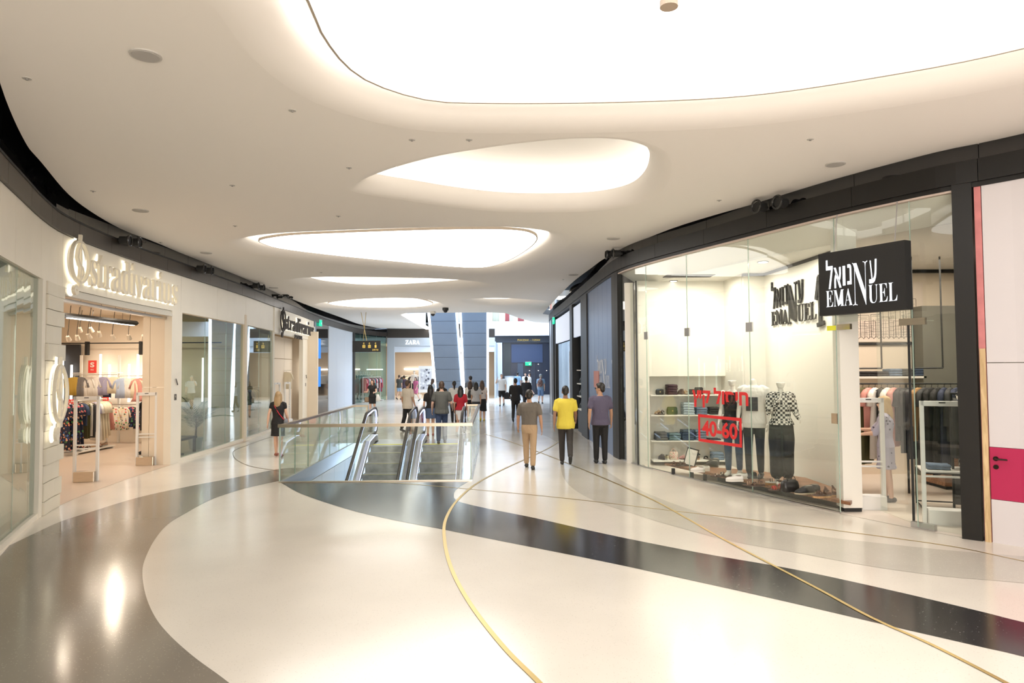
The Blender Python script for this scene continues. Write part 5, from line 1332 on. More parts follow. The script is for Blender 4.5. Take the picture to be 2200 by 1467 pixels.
for (u, v, p_, lb_) in ((1135, 782, EP, 'small green exit sign on the dark shopfront at the far end'), (1192, 690, RP, 'small green exit sign by the first black post on the right'), (686, 695, LP, 'small green exit sign above the black pillar on the left')):
    s, z = p_.hit(u, v); w = .5 if p_ is EP else .45
    t = thing('exit_sign', lb_, 'sign', p_.p3(s, z)); MB().strip(p_, s - w / 2, s + w / 2, z - .12, z + .16, .03, .09).build('lit_face', M['green_l'], t, world=True)
    MB().strip(p_, s - w / 2, s + w / 2, z + .16, z + .19, .0, .1).build('housing', M['steel'], t, world=True)
    text('→', p_, s + .03, s + w / 2 - .05, z - .05, z + .08, .091, .095, 'arrow', M['sign_white'], t)
# accessibility marks and pull handles on the left door posts
for u, v, lb_ in ((376.5, 853, 'wheelchair mark on the post right of the first doorway'), (656.5, 826, 'wheelchair mark on the post right of the second doorway')):
    s, z = LP.hit(u, v); t = thing('access_mark', lb_, 'sign', LP.p3(s, z)); text('♿', LP, s - .06, s + .06, z - .07, z + .07, .002, .006, 'symbol', C('grey print', (.12, .11, .1)), t)
    MB().tube([LP.p3(s - .04, z + .42, .03), LP.p3(s + .05, z + .28, .03)], .014, 6).build('slanted_bar', C('grey print'), t, world=True)

# ================================================================= CEILING FITTINGS
for i, (u, v, r, w) in enumerate(((313, 118, .13, 'nearest round grille at top left of the ceiling'), (302, 452, .13, 'round grille in the ceiling above the first left doorway'), (443, 543, .13, 'round grille between the left fascia and the teardrop light panel'), (1795, 352, .13, 'round grille in the ceiling above the right shop window'), (1318, 512, .14, 'round grille right of the teardrop light panel'), (588, 618, .15, 'round grille left of the long domed opening'), (1232, 590, .15, 'small round grille near the far right fascia'))):
    p = gp(u, v, ZC); t = thing('ceiling_grille', w, 'ceiling grille', p)
    MB().cyl((0, 0), r, -.012, 0, 24).build('rim', C('pale grey rim', (.55, .53, .5)), t); MB().cyl((0, 0), r * .86, -.016, -.012, 24).build('grille', C('grille grey', (.45, .43, .41)), t)
SPW = ['at the far left, nearest the left fascia', 'left of the vast light panel', 'left of the first domed opening, halfway to the fascia', 'between the vast light panel and the first domed opening', 'just left of the first domed opening', 'between the domed opening and the teardrop panel', 'left of the teardrop panel', 'at the right, behind the vast light panel', 'right of the first domed opening near the fascia', 'near the fascia above the left windows', 'above the first left sign', 'left behind the vast light panel', 'below the teardrop panel', 'near the right fascia far back']
for i, (u, v) in enumerate(((58, 168), (628, 237), (499, 398), (1008, 300), (750, 360), (727, 464), (505, 485), (1741, 299), (1545, 430), (345, 520), (200, 410), (885, 300), (690, 585), (1210, 600))):
    p = gp(u, v, ZC); t = thing('sprinkler', 'small sprinkler rosette ' + SPW[i], 'sprinkler', p, 0, 'ceiling sprinklers')
    MB().cyl((0, 0), .04, -.006, 0, 16).build('rosette', C('pale grey rim'), t); MB().cyl((0, 0), .012, -.02, -.006, 10).build('head', C('dark nozzle', (.3, .29, .27)), t)
t = thing('smoke_detector', 'round beige detector at the top of the vast light panel', 'detector', gp(1437, 2, ZC + .09)); MB().cyl((0, 0), .07, -.05, 0, 20, ).build('body', C('beige detector', (.45, .36, .28)), t)
for u, v, c, lb_ in ((930, 673, M['white'], 'white dome camera at the ceiling edge before the column'), (957, 665, M['black'], 'small black dome camera on the ceiling before the column')):
    p = gp(u, v - 4, ZC); t = thing('security_camera', lb_, 'camera', p); MB().cyl((0, 0), .14, -.12, 0, 16).build('mount', c, t); MB().ell((0, 0, -.13), (.1, .1, .1), 12, 8).build('dome', M['black'], t, smooth=True)
def spot_on(path, u, v, lb_, r=.10, off=.08):
    s, z = path.hit(u, v); t = thing('spotlight', lb_, 'spotlight', path.p3(s, z, off), 0, 'black spotlights along the fascia')
    P = lambda o: path.p3(s, z, off + o)
    MB().tube([P(0), P(.16)], r * .8, 16).build('housing', M['black'], t, world=True)
    m = MB(); rr = []
    for k in range(21):
        a_ = 2 * math.pi * k / 20; rr.append(path.p3(s + r * math.cos(a_), z + r * math.sin(a_), off + .17))
    m.tube(rr, .018, 6); m.build('ring', C('gloss black', (.02, .02, .02), rough=.2), t, world=True)
    MB().tube([path.p3(s, z + .0, off - .06), P(.0)], .03, 8).build('arm', M['black'], t, world=True)
for u, v, d, w in ((249, 516, 23, 'above the first left doorway'), (417, 577, 17, 'above the large left window'), (538, 614, 12, 'above the second left window'), (604, 632, 9, 'before the second left sign'), (662, 650, 8, 'above the boarded corner pillar'), (1650, 446, 45, 'over the right shop window'), (1325, 547, 14, 'above the first pane of the right window')):
    spot_on(LP if u < 1000 else RP, u, v, 'left one of the black spotlight pair ' + w, .10); spot_on(LP if u < 1000 else RP, u + d, v + (4 if u < 1000 else -9 if u > 1500 else -2), 'right one of the black spotlight pair ' + w, .10)

# ================================================================= GOODS: BUILDERS
flor_d = cells('dark floral print', (.012, .015, .04), [(.7, .25, .12), (.06, .16, .42), (.75, .45, .3), (.07, .25, .08), (.7, .12, .15), (.03, .05, .2)], 15, .42)
flor_l = cells('light floral print', (.72, .66, .55), [(.65, .1, .1), (.15, .32, .1), (.8, .5, .4), (.1, .12, .1), (.75, .6, .3)], 16, .4)
plaid = checks('black and white check', (.03, .03, .03), (.72, .68, .6), 22); strp = checks('breton stripe', (.04, .05, .09), (.72, .7, .66), 40, True)
ink = {'white': C('garment white', (.78, .75, .70)), 'cream': C('garment cream', (.74, .66, .50)), 'black': C('garment black', (.015, .014, .015)), 'navy': C('garment navy', (.018, .025, .06)), 'olive': C('garment olive', (.09, .085, .03)),
       'grey': C('garment grey', (.18, .17, .17)), 'charcoal': C('garment charcoal', (.04, .04, .043)), 'lilac': C('garment lilac', (.36, .34, .48)), 'pink': C('garment pink', (.62, .28, .24)), 'rose': C('garment rose', (.5, .08, .12)),
       'blue': C('garment pale blue', (.42, .50, .66)), 'denim': denim, 'camel': C('garment camel', (.35, .2, .08)), 'mustard': C('garment mustard', (.5, .33, .06)), 'dark floral': flor_d, 'light floral': flor_l, 'checked': plaid, 'striped': strp, 'teal': C('garment teal', (.05, .2, .22)), 'red': C('garment red', (.5, .03, .03))}
_gm = {}
def garment_mesh(kind, L, key):
    k_ = (kind, round(L, 2), key)
    if k_ in _gm: return _gm[k_]
    mb = MB(); rn = random.Random(str(k_)); n = 24; ph = rn.uniform(0, 6)
    if kind == 'trousers': prof = [(-.04, .13, .02), (-.12, .16, .03), (-L * .5, .155, .035), (-L, .15, .03)]
    elif kind == 'skirt': prof = [(-.05, .14, .025), (-.2, .18, .04), (-L * .6, .24, .05), (-L, .29, .06)]
    elif kind == 'dress': prof = [(-.015, .05, .02), (-.04, .17, .03), (-.1, .20, .045), (-.38, .17, .05), (-.6, .21, .055), (-L, .27, .06)]
    else: prof = [(-.015, .05, .02), (-.04, .18, .03), (-.1, .22, .05), (-L * .6, .21, .055), (-L, .22, .05)]
    mb.loft([[((a + .012 * math.sin(5 * t + ph) * (-z > .3)) * math.cos(t), (b + b * .35 * math.sin(7 * t + ph) * (-z > .25)) * math.sin(t), z) for t in [2 * math.pi * q / n for q in range(n)]] for z, a, b in prof])
    if kind in ('shirt', 'dress', 'coat'):
        sl = .22 if kind != 'coat' else .55
        for sx in (-1, 1): mb.tube([(sx * .15, 0, -.06), (sx * .225, 0, -.12), (sx * (.25 if sl > .3 else .29), 0, -.1 - sl)], [.035, .05, .055], 8, r2=.7)
    me = mb.mesh('cloth', ink[key], True); _gm[k_] = me; return me
hg = MB(); hg.tube([(0, 0, 0), (.02, 0, .03), (0, 0, .05), (-.02, 0, .035)], .004, 5); hg.tube([(0, 0, 0), (0, 0, -.02)], .004, 5); hg.tube([(-.19, 0, -.065), (0, 0, -.015), (.19, 0, -.065)], .007, 6)
HGM = {'wood': hg.mesh('hanger', C('hanger cream', (.65, .55, .4))), 'black': hg.mesh('hanger', M['black'])}
ORD = ['first', 'second', 'third', 'fourth', 'fifth', 'sixth', 'seventh', 'eighth', 'ninth', 'tenth', 'eleventh', 'twelfth', 'thirteenth', 'fourteenth', 'fifteenth', 'sixteenth', 'seventeenth', 'eighteenth', 'nineteenth', 'twentieth', 'twenty-first', 'twenty-second', 'twenty-third', 'twenty-fourth', 'twenty-fifth', 'twenty-sixth']
def hang(P, yaw, items, where, group, hanger='wood', s=1):
    """items = [(fraction, kind, length, colour)] along P[0] -> P[1]; hooks rest on the rail"""
    tot = {}
    for it in items: tot[(it[1], it[3])] = tot.get((it[1], it[3]), 0) + 1
    cnt = {}
    for i, (f, kind, L, key) in enumerate(items):
        k_ = (kind, key); cnt[k_] = cnt.get(k_, 0) + 1
        nm = {'shirt': 'shirt', 'coat': 'jacket', 'dress': 'dress', 'trousers': 'trousers', 'skirt': 'skirt'}[kind]
        lab = '%s %s %s' % (key if tot[k_] == 1 else '%s %s' % (ORD[cnt[k_] - 1], key), nm, where)
        if tot[k_] > 1: lab = '%s %s from the left %s' % (ORD[cnt[k_] - 1], key + ' ' + nm, where)
        p = P[0].lerp(P[1], f); t = thing('hanging_' + nm, lab, nm, p - V((0, 0, .05)), yaw + random.uniform(-.12, .12), group)
        for me, nn in ((garment_mesh(kind, L, key), 'cloth'), (HGM[hanger], 'hanger')):
            o = bpy.data.objects.new(nn, me); COL.objects.link(o); o.parent = t; o.scale = (s, s, s)
def clothes_rack(A, B, z, label, m, posts=(0, 1), base=True, up=None):
    d = (B - A); yaw = math.atan2(d.y, d.x)
    t = thing('clothes_rack', label, 'clothes rack', V((A.x, A.y, 0)))
    MB().tube([V((A.x, A.y, z)), V((B.x, B.y, z))], .014, 8).build('rail', m, t, world=True)
    for f in posts:
        p = A.lerp(B, f); MB().tube([V((p.x, p.y, .0)), V((p.x, p.y, (up or z) + .01))], .018, 8).build('upright', m, t, world=True)
    if base: MB().cbox(((A.x + B.x) / 2, (A.y + B.y) / 2, .06), (d.length + .1, .42, .03), yaw).build('base_shelf', m, t, world=True)
    for f in (0, 1):
        if base: p = A.lerp(B, f); MB().cbox((p.x, p.y, .024), (.08, .4, .045), yaw).build('foot', m, t, world=True)
    return yaw
def gate(p, yaw, label, base='steel', w=.44, h=1.64):
    t = thing('security_gate', label, 'security gate', p, yaw)
    f = C('gate white', (.78, .77, .75), rough=.4)
    for x in (-w / 2 + .02, w / 2 - .02): MB().box(x - .025, x + .025, -.03, .03, 0, h).build('upright', f, t, bevel=.006)
    MB().box(-w / 2, w / 2, -.03, .03, h - .07, h).build('top_bar', f, t, bevel=.006); MB().box(-.04, .04, -.032, -.03, h - .03, h - .015).build('slot', M['black'], t)
    for z in (.62, .69): MB().box(-w / 2 + .04, w / 2 - .04, -.02, .02, z, z + .022).build('crossbar', f, t)
    MB().box(-w / 2 + .05, w / 2 - .03, -.14, .1, 0, .20).build('base_box', M['steel_w'] if base == 'steel' else f, t, bevel=.01)
FJ = {}
def folded(p, w, d, h, n, key, label, group, yaw=0):
    """a stack of folded garments: each is its own thing"""
    for i in range(n):
        kk = (key, round(w, 2))
        if kk not in FJ:
            mb = MB(); st = []
            for q in range(9):
                a_ = math.pi * q / 8; st.append((-w / 2 + .012 * (1 - math.sin(a_)), a_))
            hh = h
            prof = [(0, 0.002), (-.5, .0), (-.515, .25), (-.51, .55), (-.49, .62), (-.505, .8), (-.47, .98), (0, 1.0), (.47, .96), (.5, .7), (.5, .3), (.49, .02)]
            rings = []
            for q in range(7):
                y = -d / 2 + d * q / 6; sc = .96 if q in (0, 6) else 1
                rings.append([(x * w * sc, y, z * hh * (.9 if q in (0, 6) else 1) + .004 * math.sin(q * 2 + x * 9)) for x, z in prof])
            mb.loft(rings); FJ[kk] = fixn(mb.build('tmp', ink[key] if key in ink else C(key), smooth=True)); me = FJ[kk].data; bpy.data.objects.remove(FJ[kk]); FJ[kk] = me
        o = bpy.data.objects.new('folded_trousers', FJ[kk]); COL.objects.link(o)
        o.location = p + V((random.uniform(-.006, .006), 0, .004 + i * h * 1.02)); o.rotation_euler = (0, 0, yaw + random.uniform(-.05, .05))
        pos = '' if n == 1 else (', bottom one', ', second from the bottom', ', third from the bottom', ', fourth from the bottom', ', fifth from the bottom')[i] if i < n - 1 else ', top one'
        tag(o, label + pos, 'trousers', group)
ink['pale denim'] = C('pale denim', (.38, .46, .52), noise=.15, nscale=25); ink['mid denim'] = C('mid denim fold', (.12, .18, .27), noise=.2, nscale=25); ink['dark denim'] = C('dark denim fold', (.035, .055, .1), noise=.2, nscale=25)
ink['black denim'] = C('black denim fold', (.02, .018, .018)); ink['grey denim'] = C('grey denim fold', (.09, .085, .08), noise=.2, nscale=25); ink['plum'] = C('plum fold', (.05, .02, .03)); ink['green denim'] = C('blue green denim', (.13, .2, .22), noise=.2, nscale=25)

def shoe(p, yaw, kind, col, label, sole=None, L=.26, group=None, cat='shoe'):
    t = thing({'sandal': 'sandal', 'wedge': 'wedge_sandal', 'boot': 'ankle_boot', 'mule': 'flat_mule'}.get(kind, 'sneaker'), label, cat, p, yaw, group)
    sole = sole or ((.75, .72, .66) if kind == 'sneaker' else (.10, .07, .055))
    mc = col if not isinstance(col, tuple) else C('shoe upper %.2f%.2f%.2f' % col, col, rough=.5); ms = C('sole %.2f%.2f%.2f' % sole, sole)
    W = lambda y: .036 + .016 * math.sin(math.pi * min(1, max(0, (y - .3) / .7))) if y > .3 else .034
    out = [(W(q / 12) * L / .26 * (.45 if q == 12 else .8 if q == 11 else 1) * (.7 if q == 0 else 1), L * q / 12 - L / 2) for q in range(13)]
    ol = [(x, y) for x, y in out] + [(-x, y) for x, y in out[::-1]]
    hs = {'wedge': .02, 'sneaker': .03, 'boot': .022}.get(kind, .015)
    base = .05 if kind == 'wedge' else 0
    if kind == 'wedge':
        MB().prism([(x * .95, y) for x, y in ol], .0, .03).build('platform_sole', C('cork', (.42, .25, .12), noise=.2, nscale=60), t)
        MB().prism([(x * .9, y) for x, y in ol if y < -.03], .03, .075).build('heel', C('brown heel', (.1, .04, .02)), t)
    MB().prism(ol, base * .6, base * .6 + hs).build('sole', ms, t)
    z0 = base * .6 + hs
    if kind in ('sneaker', 'boot'):
        top = (lambda y: .105 if y < .45 else .105 - (y - .45) * .14) if kind == 'boot' else (lambda y: .07 - max(0, y - .35) * .055 if y > .1 else .075)
        rings = []
        for q in range(13):
            f = q / 12; w = out[q][0] * .96; hh = top(f) * (.75 if q in (0, 12) else 1)
            rings.append([(w * math.cos(a_), out[q][1], z0 + hh * math.sin(a_) ** .7 if math.sin(a_) > 0 else z0) for a_ in [math.pi * k / 10 for k in range(11)]])
        up_ = fixn(MB().loft(rings).build('upper', mc, t, smooth=True))
        MB().ell((0, -L * .25, z0 + top(.25) - .002), (.026, .055, .01), 12, 6).build('opening', C('shoe lining', (.25, .22, .18)), up_)
        for k in range(4): y = -L * .02 + k * .022; zz = z0 + top(.5 + k * .085) ; MB().tube([(-.024, y, zz - .012), (0, y, zz + .002), (.024, y, zz - .012)], .0035, 5).build('lace', C('lace %d' % (kind == 'boot'), (.05, .05, .05) if kind == 'boot' else (.8, .78, .74)), up_)
    else:
        for y, h_, r in ((L * .2, .045, .012), (L * .08, .05, .01), (-L * .18, .085, .007)):
            if kind == 'mule' and y < 0: continue
            w = .046; MB().tube([(w * math.cos(a_), y, z0 + h_ * math.sin(a_)) for a_ in [math.pi * k / 8 for k in range(9)]], r, 6, r2=.5).build('strap', mc, t)
        if kind != 'mule': MB().tube([(.036 * math.cos(a_), -L * .35 - .02 * math.sin(a_), z0 + .055) for a_ in [math.pi * k / 8 - math.pi for k in range(9)]], .007, 6).build('heel_strap', mc, t)
        if kind == 'wedge': MB().tube([(.04, -.09, z0 + .05), (0, -.05, z0 + .11), (-.04, -.09, z0 + .05)], .012, 6).build('ankle_strap', mc, t)
    return t
def handbag(p, yaw, size, m, label, handle=True, flap=True, round_=False):
    t = thing('handbag', label, 'handbag', p, yaw); w, d, h = size
    mb = MB(); st = [(0, .86, .8), (.08, 1, 1), (.5, 1 if not round_ else 1.02, .9), (.85, .92, .7), (1, .8 if not round_ else .6, .35)]
    mb.loft([[(w / 2 * a * math.copysign(abs(math.cos(t_)) ** .5, math.cos(t_)), d / 2 * b * math.copysign(abs(math.sin(t_)) ** .5, math.sin(t_)), h * z) for t_ in [2 * math.pi * k / 20 for k in range(20)]] for z, a, b in st])
    bb_ = fixn(mb.build('bag_body', m, t, smooth=True))
    if flap: MB().box(-w * .44, w * .44, -d * .56, -d * .48, h * .45, h * .92).build('flap', m, t, bevel=.004); MB().cyl((0, 0), .012, 0, .006, 10).xf(Matrix.Translation((0, -d * .58, h * .5)) @ Matrix.Rotation(R(90), 4, 'X')).build('clasp', M['brass'], bb_)
    if handle:
        for y in (-.25, .25): MB().tube([(w * .26 * math.cos(a_), d * y, h * .92 + h * .45 * math.sin(a_)) for a_ in [math.pi * k / 10 for k in range(11)]], .006, 6).build('handle', m, t)
    return t
# ================================================================= LEFT SHOP
gate(gp(184, 1034), R(12), 'white security gate with steel base, nearer one in the first left doorway')
gate(gp(314, 999), R(8), 'white security gate with steel base, by the right side of the first left doorway')
# hanging linear lamp and track spots
t = thing('linear_pendant', 'black linear pendant with glowing underside in the first left shop', 'pendant lamp', (-9.35, 15.6, 3.25))
MB().tube([(-9.42, 14.3, 3.31), (-9.3, 16.9, 3.31)], .055, 4).build('housing', M['black'], t, world=True); MB().box(-9.39, -9.33, 14.35, 16.85, 3.245, 3.262).build('diffuser', M['led_white'], t, world=True)
for y in (14.8, 16.4): MB().tube([(-9.37, y, 3.36), (-9.37, y, 3.8)], .004, 5).build('cable', M['black'], t, world=True)
for i, (u, v, y) in enumerate(((147, 727, 17.2), (166, 725, 17.6), (191, 722, 17.2), (213, 717, 17.0), (243, 724, 17.6), (277, 724, 17.6), (308, 725, 17.2), (196, 708, 18.6), (172, 708, 18.6))):
    p = dp(u, v, y); t = thing('track_spotlight', 'white track spotlight above the clothes of the first left shop, %s from the left' % ORD[[0, 1, 3, 5, 6, 7, 8, 4, 2][i]], 'spotlight', p, 0, 'white track spotlights')
    d = V((random.uniform(-.3, .3), .6, -.7)).normalized()
    hd_ = MB().tube([p - d * .07, p + d * .07], [.04, .06], 12).build('head', C('spot cream', (.6, .52, .42)), t, world=True); MB().tube([p + d * .07, p + d * .075], .048, 12).build('lens', M['led_white'], hd_, world=True)
    MB().tube([p - d * .05, p - d * .05 + V((0, 0, .12)), V((p.x + .05, p.y, 3.79))], .008, 6).build('arm', C('spot black', (.03, .03, .03)), t, world=True)
t = thing('spotlight_track', 'black lamp track across the rear of the first left shop', 'track'); t.location = (-11, 19.6, 2.9)
MB().tube([(-14, 20.2, 2.95), (-8.6, 20.2, 2.95)], .018, 6).build('rail', M['black'], t, world=True)
for x in (-12.6, -11.0): MB().box(x - .04, x + .04, 20.18, 20.3, 2.6, 3.0).build('bracket', M['black'], t, world=True)
MB().box(-14.2, -12.95, 20.42, 20.5, 0, 2.93).build('dark_wall_panel', C('garment charcoal'), s1r)
for u, v0, z0 in ((134, 763, 1.0), (153, 784, 1.1), (215.5, 761, 1.3), (234.5, 783, 1.3), (277, 782, 1.2), (296, 761, .9), (314.5, 783, 1.2)):
    p = dp(u, v0, 20.3); tag(MB().box(p.x - .022, p.x + .022, 20.3, 20.34, z0, p.z).build('light_tube', M['led_white']), 'vertical white light tube on the rear wall, %s from the left' % ORD[(134, 153, 215.5, 234.5, 277, 296, 314.5).index(u)], 'light tube', 'vertical light tubes in the first left shop')
for u in (174, 256): p = dp(u, 800, 20.32); MB().box(p.x - .03, p.x + .03, 20.3, 20.36, 0, 2.6).build('wall_upright', M['white'], s1r)
W0, W1 = dp(157, 805, 20.0), dp(252, 806, 20.0); Z_ = 2.02
t = thing('wall_rail', 'white wall rail with light blouses in the first left shop, upper left', 'rail', V((W0.x, 20, Z_))); MB().tube([V((W0.x, 20, Z_)), V((W1.x, 20, Z_))], .016, 6).build('rail', M['white'], t, world=True); MB().box(W0.x, W1.x, 19.95, 20.3, Z_ + .04, Z_ + .06).build('shelf', M['white'], t, world=True)
hang((V((W0.x, 20, Z_)), V((W1.x, 20, Z_))), 0, [(.03, 'shirt', .55, 'mustard'), (.16, 'shirt', .6, 'grey'), (.3, 'shirt', .6, 'white'), (.42, 'shirt', .55, 'white'), (.54, 'shirt', .6, 'white'), (.66, 'shirt', .55, 'lilac'), (.76, 'trousers', .62, 'navy'), (.9, 'shirt', .5, 'cream')], 'on the upper left wall rail', 'clothes on the wall rails')
W2, W3 = dp(256, 808, 20.0), dp(330, 808, 20.0)
t = thing('wall_rail', 'white wall rail with pale shirts in the first left shop, upper right', 'rail', V((W2.x, 20, 1.98))); MB().tube([V((W2.x, 20, 1.98)), V((W3.x, 20, 1.98))], .016, 6).build('rail', M['white'], t, world=True)
hang((V((W2.x, 20, 1.98)), V((W3.x, 20, 1.98))), 0, [(.12, 'shirt', .6, 'blue'), (.28, 'shirt', .6, 'white'), (.45, 'shirt', .6, 'cream'), (.62, 'dress', .7, 'pink'), (.78, 'shirt', .6, 'white')], 'on the upper right wall rail', 'clothes on the wall rails')
t = thing('wall_rail', 'lower wall rail with flowered blouses in the first left shop', 'rail', V((W2.x, 19.9, 1.15))); MB().tube([V((W1.x - .7, 19.9, 1.15)), V((W3.x, 19.9, 1.15))], .016, 6).build('rail', M['steel'], t, world=True)
hang((V((W1.x - .7, 19.9, 1.15)), V((W3.x, 19.9, 1.15))), 0, [(.05, 'shirt', .5, 'navy'), (.22, 'skirt', .6, 'pink'), (.36, 'shirt', .7, 'light floral'), (.52, 'shirt', .7, 'light floral'), (.68, 'shirt', .6, 'dark floral'), (.84, 'shirt', .65, 'dark floral')], 'on the lower wall rail', 'clothes on the wall rails')
A, B = gp(149, 978), gp(229, 962)
yw = clothes_rack(A, B, 1.36, 'white floor rack of dresses in the middle of the first left shop', M['white'], (0.03, 1))
hang((V((A.x, A.y, 1.36)), V((B.x, B.y, 1.36))), yw + R(62), [(-.12, 'dress', 1.15, 'dark floral'), (-.02, 'dress', 1.15, 'dark floral'), (.1, 'dress', 1.1, 'dark floral'), (.2, 'dress', 1.15, 'dark floral'), (.3, 'shirt', .6, 'denim'), (.38, 'trousers', .95, 'olive'), (.44, 'trousers', .95, 'olive'), (.5, 'trousers', .9, 'white'), (.56, 'trousers', .95, 'charcoal'), (.62, 'shirt', .8, 'lilac'), (.7, 'dress', 1.05, 'white'), (.78, 'dress', 1.05, 'cream'), (.86, 'dress', 1.0, 'cream'), (.94, 'dress', .95, 'cream'), (1.02, 'skirt', .8, 'pink')], 'on the white floor rack', 'clothes on the white floor rack')
for i in range(5):
    p = A.lerp(B, .3 + .16 * i) + V((.06, -.1, .075)); shoe(p, yw + R(90), 'sandal' if i % 2 else 'sneaker', [(.5, .42, .3), (.12, .06, .04), (.55, .35, .2), (.3, .1, .05), (.45, .3, .2)][i], ['cream', 'dark brown', 'tan', 'rust', 'beige'][i] + ' shoe on the base of the white floor rack', L=.24, group='shoes under the white floor rack')
def placard(P, w, h, txt, label, sub=None):
    q = Path([P + V((-w / 2, 0, 0)), P + V((w / 2, 0, 0))], False)
    t = thing('sale_placard', label, 'placard', P); MB().strip(q, 0, w, P.z, P.z + h, -.01, 0).build('board', M['redsign'], t, world=True)
    text(txt, q, w * .25, w * .75, P.z + h * (.45 if sub else .25), P.z + h * (.85 if sub else .75), .001, .004, 'lettering', C('garment white'), t, offset=.03)
    if sub: text(sub, q, w * .3, w * .7, P.z + h * .2, P.z + h * .32, .001, .004, 'lettering', C('garment white'), t)
placard(dp(198, 801, 19.8), .24, .36, 'S', 'red placard with white S above the wall rail in the first left shop', 'SALE')
placard(dp(155, 867, 17.4), .2, .11, '.99', 'small red price card on the left end of the white floor rack')
placard(dp(227, 861, 18.9), .17, .10, '.99', 'small red price card on the right end of the white floor rack')

def palm(p, label, h=1.5, n=13):
    t = thing('potted_palm', label, 'plant', p)
    MB().cyl((0, 0), .14, 0, .32, 18, .19).build('pot', C('pot white', (.6, .58, .54)), t, smooth=False)
    MB().tube([(0, 0, .3), (.02, 0, .6), (0, .02, .9)], [.03, .022, .015], 8).build('stem', C('palm stem', (.12, .09, .05)), t)
    rn = random.Random(int(abs(p.x) * 100))
    for k in range(n):
        a = 2.4 * k; L = h * rn.uniform(.45, .6); el = rn.uniform(.5, 1.25); pts = []
        for q in range(6):
            f = q / 5; rr = L * f * math.cos(el); pts.append(V((rr * math.cos(a), rr * math.sin(a), .55 + .02 * k + L * f * math.sin(el) - .35 * f * f * L)))
        mb = MB()
        for q in range(5):
            A_, B_ = pts[q], pts[q + 1]; d = (B_ - A_).normalized(); sd = d.cross(V((0, 0, 1))).normalized(); mb.tube([A_, B_], .004, 4)
            for w in range(3):
                c_ = A_.lerp(B_, w / 3)
                for s_ in (-1, 1):
                    tip = c_ + (sd * s_ * .16 + d * .16 + V((0, 0, -.03))) * (1.1 - q * .12); mid = c_.lerp(tip, .5)
                    mb.add([c_, mid + d * .012, tip, mid - d * .012], [(0, 1, 2, 3)])
        mb.build('frond', M['leaf'], t)
# goods behind the second and third left windows
A, B = gp(396, 905, 0), V((-9.9, 19.6, 0)); A = V((-9.3, 17.5, 0))
yw = clothes_rack(A, B, 1.45, 'dark clothes rack behind the large left window', M['black'])
hang((V((A.x, A.y, 1.45)), V((B.x, B.y, 1.45))), yw + R(75), [(.04 + .085 * i, ['shirt', 'coat', 'dress', 'shirt'][i % 4], .8 if i % 4 != 2 else 1.0, ['black', 'charcoal', 'denim', 'rose', 'white', 'navy', 'pink', 'grey', 'black', 'red', 'cream'][i]) for i in range(11)], 'on the dark rack behind the large left window', 'clothes behind the large left window')
person(0, 0, 1.72, R(-70), 'dark-dressed window mannequin behind the left edge of the large left window', pos=V((-8.6, 17.2, 0)), name='mannequin', cat='mannequin', mskin=MQ, sex='f', head='full', hairlen='short', hair='black', top=(blk_c, 'dress', .9), bottom=(blk_c, 'skirt', (.5, .19)), arms=((.1, .2, .15), (.1, .2, .15)))
palm(V((-8.6, 18.6, 0)), 'potted palm with arching fronds behind the large left window', 1.9, 16)
palm(V((-8.95, 21.6, 0)), 'potted palm behind the narrower left window', 2.1, 14)
t = thing('bench', 'dark low bench behind the large left window', 'bench', (-8.55, 17.6, 0)); MB().box(-.25, .25, -.45, .45, .36, .42).build('top', M['black_p'], t)
for x in (-.2, .2):
    for y in (-.4, .4): MB().box(x - .03, x + .03, y - .03, y + .03, 0, .36).build('leg', M['black_p'], t)
for k, (x, y, h) in enumerate(((-9.2, 20.3, 2.5), (-9.9, 20.3, 2.3), (-9.3, 30.1, 2.6), (-10, 30.1, 2.4))):
    tag(MB().box(x - .02, x + .02, y, y + .03, 1.2, h).build('light_tube', M['led_white']), ['right', 'left', 'near', 'far'][k] + (' vertical light tube behind the large left window' if k < 2 else ' vertical light tube behind the narrower left window'), 'light tube')
A, B = V((-9.2, 23.2, 0)), V((-9.5, 26.2, 0)); yw = clothes_rack(A, B, 1.5, 'white clothes rack behind the narrower left window', M['white'])
hang((V((A.x, A.y, 1.5)), V((B.x, B.y, 1.5))), yw + R(75), [(.05 + .1 * i, 'shirt' if i % 3 else 'coat', .75, ['white', 'lilac', 'blue', 'white', 'cream', 'grey', 'white', 'blue', 'teal', 'white'][i]) for i in range(10)], 'on the white rack behind the narrower left window', 'clothes behind the narrower left window')
A, B = V((-9.2, 22.3, 0)), V((-9.0, 29.5, 0))
t = thing('wall_rail', 'high rail with white shirts behind the narrower left window', 'rail', V((-9.6, 22, 2.1))); MB().tube([V((-9.7, 27.5, 2.1)), V((-8.9, 27.5, 2.1))], .015, 6).build('rail', M['white'], t, world=True)
hang((V((-9.7, 27.5, 2.1)), V((-8.9, 27.5, 2.1))), 0, [(.2, 'shirt', .7, 'white'), (.75, 'shirt', .7, 'cream')], 'on the high rail behind the narrower left window', 'clothes behind the narrower left window')
for k, y in enumerate((23.0, 24.4)):
    gate(V((-8.95 + .1 * k, 26.0 + k * .9, 0)), R(80), 'white security gate in the second left doorway, %s one' % ('nearer', 'farther')[k], 'white')
